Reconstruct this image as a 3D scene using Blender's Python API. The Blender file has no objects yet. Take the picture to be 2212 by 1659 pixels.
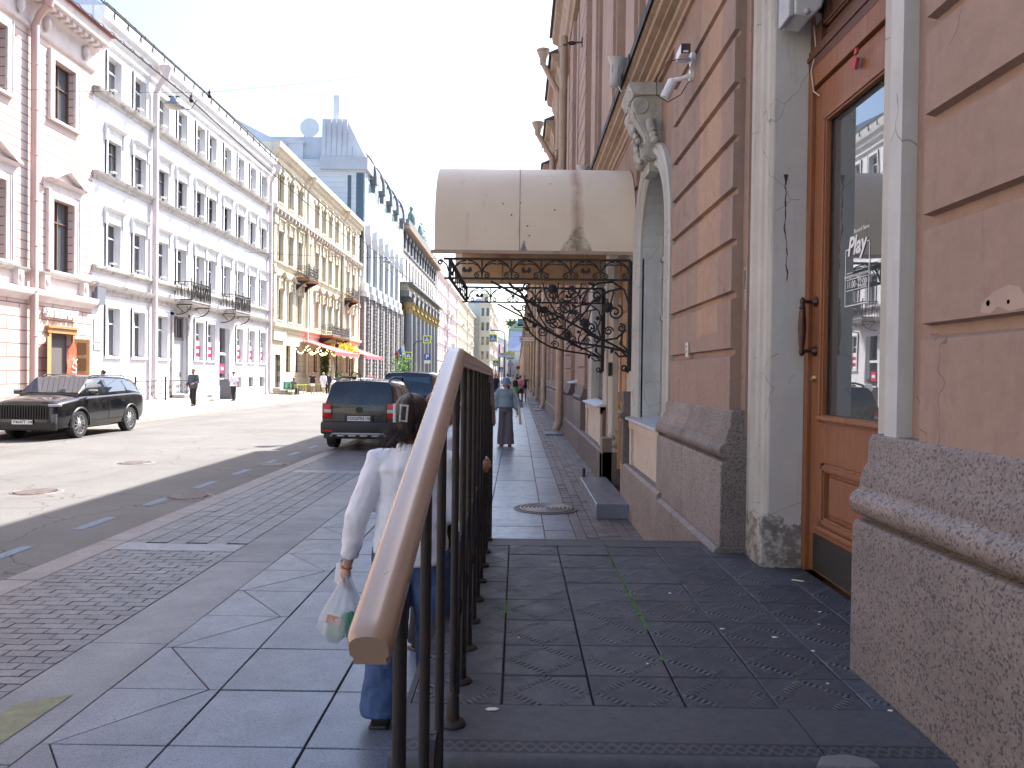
import bpy, bmesh, math, random
from math import sin, cos, pi, radians, sqrt, atan2, hypot
from mathutils import Vector, Matrix
random.seed(7)
S = bpy.context.scene
COL = S.collection

# ---------------------------------------------------------------- camera
EYE = 1.70
cam_d = bpy.data.cameras.new('camera')
cam = bpy.data.objects.new('camera', cam_d); COL.objects.link(cam); S.camera = cam
f_ = 1680.0; Yc = Vector((12.0, 20.5, -f_)).normalized()
Zc = Vector((0.0125, 1, 0)); Zc = (Zc - Zc.dot(Yc) * Yc).normalized(); Xc = Yc.cross(Zc)
cam.matrix_world = Matrix(((Xc[0], Xc[1], Xc[2], 0), (Yc[0], Yc[1], Yc[2], 0), (Zc[0], Zc[1], Zc[2], EYE), (0, 0, 0, 1)))
cam_d.sensor_width = 36; cam_d.lens = 36 * f_ / 2212; cam_d.clip_start = 0.05; cam_d.clip_end = 4000
# ---------------------------------------------------------------- light
SUNV = Vector((0.53, 0.62, 1.0)).normalized()
EL = math.asin(SUNV.z); AZ = atan2(SUNV.x, SUNV.y)
w = bpy.data.worlds.new('World'); S.world = w; w.use_nodes = True
nt = w.node_tree; nt.nodes.clear()
sky = nt.nodes.new('ShaderNodeTexSky'); sky.sky_type = 'NISHITA'; sky.sun_disc = False
sky.sun_elevation = EL; sky.sun_rotation = AZ; sky.air_density = 1.0; sky.dust_density = 3.0; sky.ozone_density = 1.0
bg = nt.nodes.new('ShaderNodeBackground'); bg.inputs[1].default_value = 0.15
wo = nt.nodes.new('ShaderNodeOutputWorld'); hs = nt.nodes.new('ShaderNodeHueSaturation'); hs.inputs['Saturation'].default_value = 1.15; nt.links.new(sky.outputs[0], hs.inputs['Color']); nt.links.new(hs.outputs[0], bg.inputs[0]); nt.links.new(bg.outputs[0], wo.inputs[0])
sd = bpy.data.lights.new('sun', 'SUN'); sd.energy = 5.0; sd.angle = radians(0.53); sd.color = (1, 0.965, 0.92)
sun = bpy.data.objects.new('sun', sd); COL.objects.link(sun)
sun.rotation_euler = SUNV.to_track_quat('Z', 'Y').to_euler(); sun.location = (20, 20, 40)
S.view_settings.view_transform = 'Standard'; S.view_settings.look = 'None'; S.view_settings.gamma = 1
S.view_settings.exposure = 1.6
S.render.engine = 'CYCLES'
S.cycles.max_bounces = 8; S.cycles.diffuse_bounces = 4; S.cycles.glossy_bounces = 4; S.cycles.transmission_bounces = 6; S.cycles.transparent_max_bounces = 12

# ---------------------------------------------------------------- materials
MATS = {}
def new_mat(name):
    m = bpy.data.materials.new(name); m.use_nodes = True
    MATS[name] = m
    return m, m.node_tree, m.node_tree.nodes['Principled BSDF']
def N(nt, t, **k):
    n = nt.nodes.new(t)
    for a, b in k.items():
        if a.startswith('i_'):
            key = a[2:]; key = int(key) if key.isdigit() else key.replace('_', ' ')
            s = n.inputs[key]
            if hasattr(b, 'is_linked') or isinstance(b, bpy.types.NodeSocket): nt.links.new(b, s)
            else: s.default_value = b
        else: setattr(n, a, b)
    return n
def ramp(nt, fac, stops):
    r = nt.nodes.new('ShaderNodeValToRGB'); nt.links.new(fac, r.inputs[0])
    e = r.color_ramp.elements
    while len(e) < len(stops): e.new(0.5)
    for x, (p, c) in zip(e, stops):
        x.position = p; x.color = (c, c, c, 1) if isinstance(c, (int, float)) else tuple(c) + (1,)
    return r
def mixc(nt, fac, a, b, mode='MIX'):
    n = nt.nodes.new('ShaderNodeMix'); n.data_type = 'RGBA'; n.blend_type = mode
    for k, v in ((0, fac), (6, a), (7, b)):
        if isinstance(v, bpy.types.NodeSocket): nt.links.new(v, n.inputs[k])
        elif k == 0: n.inputs[k].default_value = v
        else: n.inputs[k].default_value = tuple(v) + (1,) if len(v) == 3 else v
    return n.outputs[2]
def math_(nt, op, a, b=None, c=None):
    n = nt.nodes.new('ShaderNodeMath'); n.operation = op
    for i, v in enumerate((a, b, c)):
        if v is None: continue
        if isinstance(v, bpy.types.NodeSocket): nt.links.new(v, n.inputs[i])
        else: n.inputs[i].default_value = v
    return n.outputs[0]
def pos(nt, scale=None, loc=None):
    g = nt.nodes.new('ShaderNodeTexCoord'); o = g.outputs['Object']
    if scale or loc:
        m = nt.nodes.new('ShaderNodeMapping'); nt.links.new(o, m.inputs[0])
        if scale: m.inputs['Scale'].default_value = scale
        if loc: m.inputs['Location'].default_value = loc
        o = m.outputs[0]
    return o
def noise(nt, scale, detail=4, rough=0.55, vec=None, dist=0):
    n = N(nt, 'ShaderNodeTexNoise'); n.inputs['Scale'].default_value = scale; n.inputs['Detail'].default_value = detail
    n.inputs['Roughness'].default_value = rough; n.inputs['Distortion'].default_value = dist
    nt.links.new(vec if vec is not None else pos(nt), n.inputs['Vector'])
    return n.outputs[0]
def bump(nt, b, h, strength=0.3, dist=0.01, prev=None):
    n = nt.nodes.new('ShaderNodeBump'); n.inputs['Strength'].default_value = strength; n.inputs['Distance'].default_value = dist
    nt.links.new(h, n.inputs['Height'])
    if prev is not None: nt.links.new(prev, n.inputs['Normal'])
    nt.links.new(n.outputs[0], b.inputs['Normal']); return n.outputs[0]
def mat(name, c, rough=0.7, metal=0.0, var=0.15, scale=3.0, bmp=0.15, bscale=40, bdist=0.004, dirt=None, dirtamt=0.5, dscale=1.3, island=0.0, spec=0.5, streak=0.0, emit=None):
    """general weathered surface: base colour, slow tone variation, dirt patches, fine bump"""
    if name in MATS: return MATS[name]
    m, nt, b = new_mat(name)
    c2 = tuple(x * (1 - var) for x in c); c3 = tuple(min(1, x * (1 + var)) for x in c)
    n1 = noise(nt, scale, 5); r = ramp(nt, n1, [(0.3, 0.0), (0.7, 1.0)])
    col = mixc(nt, r.outputs[0], c2, c3)
    if island:
        g = N(nt, 'ShaderNodeNewGeometry'); rr = ramp(nt, g.outputs['Random Per Island'], [(0, 1 - island), (1, 1 + island)])
        col = mixc(nt, 1.0, col, rr.outputs[0], 'MULTIPLY')
    if dirt:
        n2 = noise(nt, dscale, 8, 0.7); r2 = ramp(nt, n2, [(0.5, 0.0), (0.72, dirtamt)]); col = mixc(nt, r2.outputs[0], col, dirt)
    if streak:
        n3 = noise(nt, 1.0, 6, 0.7, pos(nt, (9, 9, 0.7))); r3 = ramp(nt, n3, [(0.5, 0.0), (0.75, streak)])
        col = mixc(nt, r3.outputs[0], col, tuple(x * 0.45 for x in c))
    nt.links.new(col, b.inputs['Base Color'])
    b.inputs['Roughness'].default_value = rough; b.inputs['Metallic'].default_value = metal
    b.inputs['Specular IOR Level'].default_value = spec
    if bmp: bump(nt, b, noise(nt, bscale, 5, 0.6), bmp, bdist)
    if emit:
        b.inputs['Emission Color'].default_value = tuple(emit[0]) + (1,); b.inputs['Emission Strength'].default_value = emit[1]
    return m

def warp(nt, p, sc, amt):
    v = N(nt, 'ShaderNodeVectorMath', operation='SCALE', i_0=N(nt, 'ShaderNodeTexNoise', i_Scale=sc, i_Vector=p).outputs[1]); v.inputs['Scale'].default_value = amt
    return N(nt, 'ShaderNodeVectorMath', operation='ADD', i_0=p, i_1=v.outputs[0]).outputs[0]
# ---------------------------------------------------------------- mesh builder
WL = {}
def wl(o):
    return WL.get(o.name, Vector((0, 0, 0))) if o is not None else Vector((0, 0, 0))
def tag(o, label=None, cat=None, group=None, kind=None):
    for k, v in (('label', label), ('category', cat), ('group', group), ('kind', kind)):
        if v: o[k] = v
    return o
def thing(name, label, cat, loc=(0, 0, 0), group=None, rz=0):
    o = bpy.data.objects.new(name, None); COL.objects.link(o); o.location = loc; o.rotation_euler = (0, 0, rz)
    o.empty_display_size = 0.1
    WL[o.name] = Vector(loc)
    return tag(o, label, cat, group)
class MB:
    def __init__(s): s.v = []; s.f = []; s.mi = []; s.cur = 0
    def add(s, vs, fs):
        o = len(s.v); s.v += [tuple(p) for p in vs]; s.f += [tuple(o + i for i in f) for f in fs]; s.mi += [s.cur] * len(fs); return s
    def mat(s, i): s.cur = i; return s
    def quad(s, a, b, c, d): return s.add([a, b, c, d], [(0, 1, 2, 3)])
    def box(s, x0, x1, y0, y1, z0, z1):
        if x0 > x1: x0, x1 = x1, x0
        if y0 > y1: y0, y1 = y1, y0
        if z0 > z1: z0, z1 = z1, z0
        return s.add([(x0, y0, z0), (x1, y0, z0), (x1, y1, z0), (x0, y1, z0), (x0, y0, z1), (x1, y0, z1), (x1, y1, z1), (x0, y1, z1)],
                     [(0, 3, 2, 1), (4, 5, 6, 7), (0, 1, 5, 4), (1, 2, 6, 5), (2, 3, 7, 6), (3, 0, 4, 7)])
    def rbox(s, c, size, R=None, bev=0.0):
        bm = bmesh.new(); bmesh.ops.create_cube(bm, size=1.0)
        bmesh.ops.scale(bm, vec=size, verts=bm.verts)
        if bev: bmesh.ops.bevel(bm, geom=bm.edges[:], offset=bev, segments=2, affect='EDGES', profile=0.6)
        if R is not None: bmesh.ops.transform(bm, matrix=R.to_4x4(), verts=bm.verts)
        bmesh.ops.translate(bm, vec=c, verts=bm.verts)
        bm.verts.index_update()
        s.add([v.co[:] for v in bm.verts], [[v.index for v in f.verts] for f in bm.faces]); bm.free(); return s
    def ext(s, poly, axis, a, b, caps=True):
        n = len(poly)
        def P(p, t):
            return {'y': (p[0], t, p[1]), 'x': (t, p[0], p[1]), 'z': (p[0], p[1], t)}[axis]
        vs = [P(p, a) for p in poly] + [P(p, b) for p in poly]
        fs = [(i, (i + 1) % n, n + (i + 1) % n, n + i) for i in range(n)]
        if caps: fs += [tuple(range(n - 1, -1, -1)), tuple(range(n, 2 * n))]
        return s.add(vs, fs)
    def tube(s, pts, r, n=8, closed=False, caps=True, flat=None):
        P = [Vector(p) for p in pts]; m = len(P); vs = []; fs = []
        up = Vector((0, 0, 1)); prev = None
        for i, p in enumerate(P):
            if closed: t = P[(i + 1) % m] - P[i - 1]
            else: t = P[min(i + 1, m - 1)] - P[max(i - 1, 0)]
            t = t.normalized() if t.length > 1e-9 else Vector((0, 0, 1))
            if prev is None:
                a = up if abs(t.dot(up)) < 0.9 else Vector((0, 1, 0))
                u = (a - a.dot(t) * t).normalized()
            else:
                u = prev - prev.dot(t) * t
                u = u.normalized() if u.length > 1e-6 else Vector((1, 0, 0))
            prev = u; w_ = t.cross(u)
            rr = r[i] if isinstance(r, list) else r
            ra, rb = rr if isinstance(rr, (list, tuple)) else (rr, rr)
            for k in range(n):
                a = 2 * pi * k / n; vs.append(p + u * (ra * cos(a)) + w_ * (rb * sin(a)))
        for i in range(m if closed else m - 1):
            j = (i + 1) % m
            for k in range(n):
                k2 = (k + 1) % n; fs.append((i * n + k, i * n + k2, j * n + k2, j * n + k))
        if caps and not closed: fs += [tuple(range(n - 1, -1, -1)), tuple(range((m - 1) * n, m * n))]
        return s.add(vs, fs)
    def loft(s, rings, caps=True):
        n = len(rings[0]); vs = [p for r in rings for p in r]; fs = []
        for i in range(len(rings) - 1):
            for k in range(n):
                k2 = (k + 1) % n; fs.append((i * n + k, i * n + k2, (i + 1) * n + k2, (i + 1) * n + k))
        if caps: fs += [tuple(range(n - 1, -1, -1)), tuple(range((len(rings) - 1) * n, len(rings) * n))]
        return s.add(vs, fs)
    def lathe(s, prof, c=(0, 0, 0), n=20, axis='z', R=None, caps=True):
        rings = []
        for r, h in prof:
            ring = []
            for k in range(n):
                a = 2 * pi * k / n; p = (r * cos(a), r * sin(a), h)
                if axis == 'x': p = (p[2], p[0], p[1])
                elif axis == 'y': p = (p[0], p[2], p[1])
                p = Vector(p)
                if R is not None: p = R @ p
                ring.append(p + Vector(c))
            rings.append(ring)
        return s.loft(rings, caps)
    def ball(s, c, r, seg=12, rings=8, R=None):
        rx, ry, rz = r if isinstance(r, (list, tuple)) else (r, r, r)
        vs = []; fs = []
        for i in range(1, rings):
            t = pi * i / rings
            for k in range(seg):
                a = 2 * pi * k / seg; vs.append(Vector((rx * sin(t) * cos(a), ry * sin(t) * sin(a), rz * cos(t))))
        vs += [Vector((0, 0, rz)), Vector((0, 0, -rz))]
        T = len(vs) - 2; B = T + 1
        for i in range(rings - 2):
            for k in range(seg):
                k2 = (k + 1) % seg; fs.append((i * seg + k, (i + 1) * seg + k, (i + 1) * seg + k2, i * seg + k2))
        for k in range(seg):
            fs.append((T, k, (k + 1) % seg)); fs.append((B, (rings - 2) * seg + (k + 1) % seg, (rings - 2) * seg + k))
        if R is not None: vs = [R @ v for v in vs]
        return s.add([v + Vector(c) for v in vs], fs)
    def split(s, name, m, parent, smooth=None, per=1):
        """one object per connected shell (or per run of `per` shells)"""
        lab = list(range(len(s.v)))
        def fd(a):
            while lab[a] != a: lab[a] = lab[lab[a]]; a = lab[a]
            return a
        for f in s.f:
            r = fd(f[0])
            for i in f[1:]: lab[fd(i)] = r
        gr = {}
        for f in s.f: gr.setdefault(fd(f[0]), []).append(f)
        gl_ = list(gr.values())
        for k in range(0, len(gl_), per):
            b = MB()
            for fs in gl_[k:k + per]:
                ids = sorted({i for f in fs for i in f}); mp = {i: j for j, i in enumerate(ids)}; b.add([s.v[i] for i in ids], [tuple(mp[i] for i in f) for f in fs])
            b.build(name, m, parent, smooth)
    def build(s, name, m, parent=None, smooth=None, world=True, loc=None, bevel=0, fix=True):
        me = bpy.data.meshes.new(name)
        me.from_pydata([tuple(v) for v in s.v], [], s.f)
        for x in (m if isinstance(m, (list, tuple)) else [m]): me.materials.append(x)
        me.polygons.foreach_set('material_index', s.mi)
        me.update()
        if fix:
            bm = bmesh.new(); bm.from_mesh(me); bmesh.ops.recalc_face_normals(bm, faces=bm.faces); bm.to_mesh(me); bm.free()
        if smooth is not None:
            me.shade_smooth()
            if smooth < 179: me.set_sharp_from_angle(angle=radians(smooth))
        o = bpy.data.objects.new(name, me); COL.objects.link(o)
        if parent is not None:
            o.parent = parent
            if world: o.location = -wl(parent); WL[o.name] = Vector((0, 0, 0))
            elif loc is not None: o.location = loc; WL[o.name] = wl(parent) + Vector(loc)
            else: WL[o.name] = wl(parent)
        else:
            WL[o.name] = Vector((0, 0, 0))
        if bevel:
            b = o.modifiers.new('bevel', 'BEVEL'); b.width = bevel; b.segments = 2; b.limit_method = 'ANGLE'; b.angle_limit = radians(40)
        return o
def rehang(o, parent, loc=(0, 0, 0)):
    o.parent = parent; o.location = loc; return o
def cp(o, parent=None, loc=None, rec=True, rz=None):
    c = o.copy(); COL.objects.link(c)
    if parent is not None: c.parent = parent
    if loc is not None: c.location = loc
    if rz is not None: c.rotation_euler = (0, 0, rz)
    WL[c.name] = Vector(c.location)
    if rec:
        for ch in list(o.children): cp(ch, c)
    return c
def arc(c, r, a0, a1, n=10, plane='xz', t=0):
    out = []
    for i in range(n + 1):
        a = a0 + (a1 - a0) * i / n; p, q = c[0] + r * cos(a), c[1] + r * sin(a)
        out.append({'xz': (p, t, q), 'yz': (t, p, q), 'xy': (p, q, t)}[plane])
    return out
def spiral(c, r0, r1, a0, turns, n=22):
    return [(c[0] + (r0 + (r1 - r0) * i / n) * cos(a0 + 2 * pi * turns * i / n), c[1] + (r0 + (r1 - r0) * i / n) * sin(a0 + 2 * pi * turns * i / n)) for i in range(n + 1)]
FONT = {}
def text(body, size, m, parent, M, name='lettering', ext=0.002, align='CENTER', shear=0, sx=1.0, bold=0.0):
    """real lettering mesh; M is a 4x4 placing the text plane (x right, y up)"""
    cu = bpy.data.curves.new('txt', 'FONT'); cu.body = body; cu.size = size; cu.extrude = ext; cu.align_x = align; cu.align_y = 'CENTER'; cu.shear = shear; cu.offset = bold
    cu.resolution_u = 3
    o = bpy.data.objects.new('txt', cu); COL.objects.link(o)
    dg = bpy.context.evaluated_depsgraph_get(); me = bpy.data.meshes.new_from_object(o.evaluated_get(dg))
    bpy.data.objects.remove(o); bpy.data.curves.remove(cu)
    me.transform(M @ Matrix.Diagonal((sx, 1, 1, 1))); me.materials.clear(); me.materials.append(m); me.name = name
    t = bpy.data.objects.new(name, me); COL.objects.link(t)
    if parent is not None: t.parent = parent; t.location = -wl(parent)
    return t
def frame4(o, x, y):
    """matrix with origin o, text x axis, text y axis"""
    x = Vector(x).normalized(); y = Vector(y).normalized(); z = x.cross(y)
    return Matrix(((x[0], y[0], z[0], o[0]), (x[1], y[1], z[1], o[1]), (x[2], y[2], z[2], o[2]), (0, 0, 0, 1)))
def bake(o, voxel=None, smooth=0, decimate=None, disp=None):
    """join overlapping shells of o into one continuous surface"""
    if voxel:
        r = o.modifiers.new('r', 'REMESH'); r.mode = 'VOXEL'; r.voxel_size = voxel; r.use_smooth_shade = True
    if smooth:
        s_ = o.modifiers.new('s', 'SMOOTH'); s_.iterations = smooth; s_.factor = 0.5
    if disp:
        for sc, st in disp:
            tx = bpy.data.textures.new('t', 'CLOUDS'); tx.noise_scale = sc; tx.noise_depth = 2
            d = o.modifiers.new('d', 'DISPLACE'); d.texture = tx; d.strength = st; d.mid_level = 0.5; d.texture_coords = 'LOCAL'
    dg = bpy.context.evaluated_depsgraph_get(); dg.update()
    me = bpy.data.meshes.new_from_object(o.evaluated_get(dg)); mats = list(o.data.materials)
    o.modifiers.clear(); o.data = me; me.materials.clear()
    for m in mats: me.materials.append(m)
    me.shade_smooth()
    return o
# ================================================================ materials used by the street
def granite(name, a, b, dark, scale=90, rough=0.75, big=0.0):
    m, nt, bs = new_mat(name)
    p = pos(nt)
    v = N(nt, 'ShaderNodeTexVoronoi', i_Scale=scale, i_Vector=p)
    sep = N(nt, 'ShaderNodeSeparateColor', i_0=v.outputs['Color'])
    c = mixc(nt, sep.outputs[0], a, b)
    r = ramp(nt, sep.outputs[1], [(0.76, 0.0), (0.88, 0.9)]); c = mixc(nt, r.outputs[0], c, dark)
    n2 = noise(nt, 2.2, 5); r2 = ramp(nt, n2, [(0.35, 0.82), (0.7, 1.12)]); c = mixc(nt, 1.0, c, r2.outputs[0], 'MULTIPLY')
    g = N(nt, 'ShaderNodeNewGeometry'); r4 = ramp(nt, g.outputs['Random Per Island'], [(0, 0.84), (1, 1.12)]); c = mixc(nt, 1.0, c, r4.outputs[0], 'MULTIPLY')
    n3 = noise(nt, 7, 8, 0.75); r3 = ramp(nt, n3, [(0.62, 0.0), (0.8, 0.35)]); c = mixc(nt, r3.outputs[0], c, tuple(x * 0.4 for x in a))
    nt.links.new(c, bs.inputs['Base Color'])
    rr = ramp(nt, n3, [(0.3, rough - 0.12), (0.7, min(1, rough + 0.12))]); nt.links.new(rr.outputs[0], bs.inputs['Roughness'])
    bump(nt, bs, noise(nt, 60, 4, 0.7), 0.22, 0.003)
    return m
M_slab = granite('grey granite slab', (0.145, 0.16, 0.195), (0.19, 0.205, 0.245), (0.095, 0.10, 0.115), 170, 0.36)
M_kerb = granite('pink granite kerb', (0.22, 0.20, 0.19), (0.28, 0.25, 0.24), (0.17, 0.155, 0.15), 150, 0.6)
M_sett = granite('grey sett', (0.115, 0.12, 0.135), (0.155, 0.16, 0.178), (0.08, 0.08, 0.085), 120, 0.42)
M_brick = granite('brown paving brick', (0.15, 0.118, 0.112), (0.19, 0.15, 0.14), (0.10, 0.085, 0.085), 120, 0.6)
M_strip = granite('rough concrete strip', (0.20, 0.20, 0.205), (0.25, 0.25, 0.255), (0.14, 0.14, 0.14), 240, 0.62)
M_gap = mat('joint dirt', (0.018, 0.018, 0.02), 0.95, var=0.3)
M_moss = mat('moss in joint', (0.06, 0.15, 0.015), 0.95, var=0.5, scale=20, bmp=0.6)
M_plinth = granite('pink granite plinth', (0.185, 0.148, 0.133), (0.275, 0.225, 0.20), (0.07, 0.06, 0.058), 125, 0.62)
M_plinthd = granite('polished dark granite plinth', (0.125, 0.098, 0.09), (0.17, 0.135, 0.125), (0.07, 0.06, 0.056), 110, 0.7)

def asphalt():
    m, nt, b = new_mat('worn asphalt')
    p = pos(nt)
    v = N(nt, 'ShaderNodeTexVoronoi', i_Scale=140, i_Vector=p); sp = N(nt, 'ShaderNodeSeparateColor', i_0=v.outputs['Color'])
    c = mixc(nt, sp.outputs[0], (0.105, 0.10, 0.095), (0.175, 0.168, 0.158))
    n = noise(nt, 0.35, 6, 0.65); r = ramp(nt, n, [(0.35, 0.8), (0.7, 1.15)]); c = mixc(nt, 1.0, c, r.outputs[0], 'MULTIPLY')
    n = noise(nt, 1.0, 7, 0.7, pos(nt, (1.2, 0.12, 1))); r = ramp(nt, n, [(0.52, 0.0), (0.75, 0.4)]); c = mixc(nt, r.outputs[0], c, (0.07, 0.068, 0.066))
    # hairline cracks
    v2 = N(nt, 'ShaderNodeTexVoronoi', feature='DISTANCE_TO_EDGE', i_Scale=0.33, i_Vector=N(nt, 'ShaderNodeVectorMath', operation='ADD', i_0=p, i_1=N(nt, 'ShaderNodeTexNoise', i_Scale=1.5, i_Vector=p).outputs[1]).outputs[0])
    r = ramp(nt, v2.outputs[0], [(0.0, 0.75), (0.006, 0.0)]); c = mixc(nt, r.outputs[0], c, (0.03, 0.03, 0.03))
    nt.links.new(c, b.inputs['Base Color']); b.inputs['Roughness'].default_value = 0.88
    bump(nt, b, noise(nt, 180, 3, 0.7), 0.5, 0.004)
    return m
M_asph = asphalt()
M_lpave = mat('left pavement slab', (0.30, 0.28, 0.265), 0.8, var=0.08, scale=1.5, island=0.1)
M_paintb = mat('worn blue road paint', (0.17, 0.225, 0.28), 0.8, var=0.25, scale=25, dirt=(0.1, 0.1, 0.1), dirtamt=0.8, dscale=18)
M_painty = mat('worn yellow paint', (0.23, 0.225, 0.13), 0.8, var=0.2, scale=12, dirt=(0.17, 0.165, 0.155), dirtamt=0.95, dscale=9)
M_iron_c = mat('cast iron cover', (0.15, 0.125, 0.115), 0.6, metal=0.4, var=0.25, scale=10, bmp=0.4)
M_concr = mat('concrete collar', (0.20, 0.195, 0.185), 0.9, var=0.2, scale=6, bmp=0.5)

# ================================================================ ground, road, pavements
YN, YF = -60.0, 520.0
g = MB(); g.quad((-900, -300, -0.26), (900, -300, -0.26), (900, 2500, -0.26), (-900, 2500, -0.26))
tag(g.build('ground', mat('far ground', (0.16, 0.155, 0.15), 0.9)), kind='structure')
# road surface with a slight camber
g = MB(); xs = [-13.2, -12.2, -10.5, -8.65, -6.8, -5.1, -4.1]; hz = [-0.14, -0.125, -0.10, -0.09, -0.10, -0.125, -0.14]
for i in range(6):
    for a, b in ((YN, -4), (-4, 30), (30, 120), (120, YF)): g.quad((xs[i], a, hz[i]), (xs[i + 1], a, hz[i + 1]), (xs[i + 1], b, hz[i + 1]), (xs[i], b, hz[i]))
tag(g.build('road', M_asph, smooth=60), kind='structure')
def roadz(x):
    for i in range(6):
        if xs[i] <= x <= xs[i + 1]: return hz[i] + (hz[i + 1] - hz[i]) * (x - xs[i]) / (xs[i + 1] - xs[i])
    return -0.14
random.seed(3)
def slab(mb, poly, z, gap=0.004, tilt=0.0015, h=0.05, ch=0.0035):
    """one paving stone: polygon shrunk by the joint, with a small chamfer and a tiny tilt"""
    cx = sum(p[0] for p in poly) / len(poly); cy = sum(p[1] for p in poly) / len(poly)
    tx, ty, dz = (random.uniform(-tilt, tilt) for _ in range(3))
    L = max(hypot(p[0] - cx, p[1] - cy) for p in poly)
    def off(d):
        n = len(poly); out = []
        for i in range(n):
            a, b, c = poly[i - 1], poly[i], poly[(i + 1) % n]
            e1 = Vector((b[0] - a[0], b[1] - a[1])).normalized(); e2 = Vector((c[0] - b[0], c[1] - b[1])).normalized()
            n1 = Vector((-e1.y, e1.x)); n2 = Vector((-e2.y, e2.x)); k = (n1 + n2); k = k / max(0.3, k.dot(n1))
            out.append((b[0] + k.x * d, b[1] + k.y * d))
        return out
    A = off(gap); B = off(gap + ch); n = len(poly)
    zz = lambda p: z + dz + tx * (p[0] - cx) / L + ty * (p[1] - cy) / L
    vs = [(p[0], p[1], z - h) for p in A] + [(p[0], p[1], zz(p) - ch) for p in A] + [(p[0], p[1], zz(p)) for p in B]
    fs = [tuple(range(2 * n, 3 * n))]
    for k in (0, n):
        fs += [(k + i, k + (i + 1) % n, k + n + (i + 1) % n, k + n + i) for i in range(n)]
    mb.add(vs, fs)
def R4(a, b, c, d): return [(a, c), (b, c), (b, d), (a, d)]
# bed under the stones
g = MB(); g.box(-4.09, 1.6, YN, 130, -0.26, -0.02); tag(g.build('pavement_bed', M_gap), kind='structure')
g = MB(); g.box(-4.1, 1.6, 130, YF, -0.26, 0.0); tag(g.build('far_pavement', M_slab), kind='structure')
# kerb
g = MB(); g.box(-4.12, 1.6, YN, -4, -0.26, 0.0); tag(g.build('near_pavement', M_slab), kind='structure'); YN = -4.0
g = MB(); y = YN
while y < 130:
    L = random.choice((1.1, 1.3, 1.5)) * (1 if y < 60 else 3)
    slab(g, R4(-4.12, -3.835, y, y + L), 0.0, 0.003, 0.001, 0.25, 0.012); y += L
tag(g.build('kerb', M_kerb), kind='structure')
# sett band, in fields between transverse slabs
g = MB(); g2 = MB(); y = 1.75 - 5.84; k = 0
while y < 60:
    y1 = y + 5.84
    slab(g2, R4(-3.83, -2.64, y1 - 0.30, y1), 0.0, 0.004, 0.002)
    if k % 2 == 0:
        for c in range(6):
            xa = -3.83 + c * 1.19 / 6; yy = y + (0.049 if c % 2 else 0)
            while yy < y1 - 0.32:
                d = 0.098 + random.uniform(-0.003, 0.003); slab(g, R4(xa, xa + 1.19 / 6, yy - 0.0018, min(yy + d, y1 - 0.30) + 0.0018), 0.0, 0.0045, 0.0015, 0.04, 0.003); yy += d
    else:
        r = 0; yy = y
        while yy < y1 - 0.32:
            xx = -3.83 - (0.1 if r % 2 else 0)
            while xx < -2.66:
                a, b = max(xx, -3.83), min(xx + 0.2, -2.64)
                slab(g, R4(a, b, yy - 0.001, min(yy + 0.1, y1 - 0.30) + 0.001), 0.0, 0.0038, 0.0015, 0.04, 0.003); xx += 0.2
            yy += 0.1; r += 1
    y = y1; k += 1
slab(g2, R4(-3.83, -2.64, y, 130), 0, 0.003)
tag(g.build('sett_band', M_sett), kind='structure'); tag(g2.build('cross_slabs', M_slab), kind='structure')
g = MB(); y = YN + 0.3
while y < 130:
    L = random.choice((1.5, 1.9, 2.1)) * (1 if y < 50 else 4); slab(g, R4(-2.64, -2.15, y, y + L), 0.0, 0.003); y += L
tag(g.build('edge_strip', M_strip), kind='structure')
g = MB(); row = 0.6245; y0 = 3.49 - row * 10; i = 0
while True:
    a = y0 + i * row
    if a > 60: break
    b = a + row; xl, xm, xr = -2.15, -2.10, -1.567; xq = -1.62
    # zig-zag column: thin then thick diagonals
    if i % 2 == 0:
        slab(g, [(xl, a), (xm, a), (xq, b), (xl, b)], 0.0, 0.002); slab(g, [(xm, a), (xr, a), (xr, b), (xq, b)], 0.0, 0.002)
    else:
        slab(g, [(xl, a), (xq, a), (xm, b), (xl, b)], 0.0, 0.003); slab(g, [(xq, a), (xr, a), (xr, b), (xm, b)], 0.0, 0.003)
    for xa, xb in ((-1.567, -0.945), (-0.945, -0.32)): slab(g, R4(xa + 0.002, xb, a, b), 0.0, 0.0035, 0.002)
    if i % 2 == 0: slab(g, R4(-0.32, 0.31, a + 0.2, a + 0.2 + 2 * row), 0.0, 0.0035, 0.002)
    slab(g, R4(0.31, 0.635, a, b), 0.0, 0.003, 0.002)
    i += 1
for xa, xb in ((-2.15, -1.567), (-1.567, -0.945), (-0.945, -0.32), (-0.32, 0.31), (0.31, 0.635)):
    yy = a
    while yy < 130: slab(g, R4(xa, xb, yy, yy + 2.5), 0.0, 0.003); yy += 2.5
tag(g.build('pavement', M_slab), kind='structure')
g = MB()
for c in range(6):
    xa = 0.635 + c * 0.119; yy = 5.0 + random.uniform(0, 0.2)
    while yy < 60:
        d = 0.205 + random.uniform(-0.01, 0.01); slab(g, R4(xa, xa + 0.119, yy, yy + d), 0.0, 0.003, 0.004, 0.04, 0.005); yy += d
slab(g, R4(0.635, 1.36, yy, 130), 0)
tag(g.build('brick_margin', M_brick), kind='structure')
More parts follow.
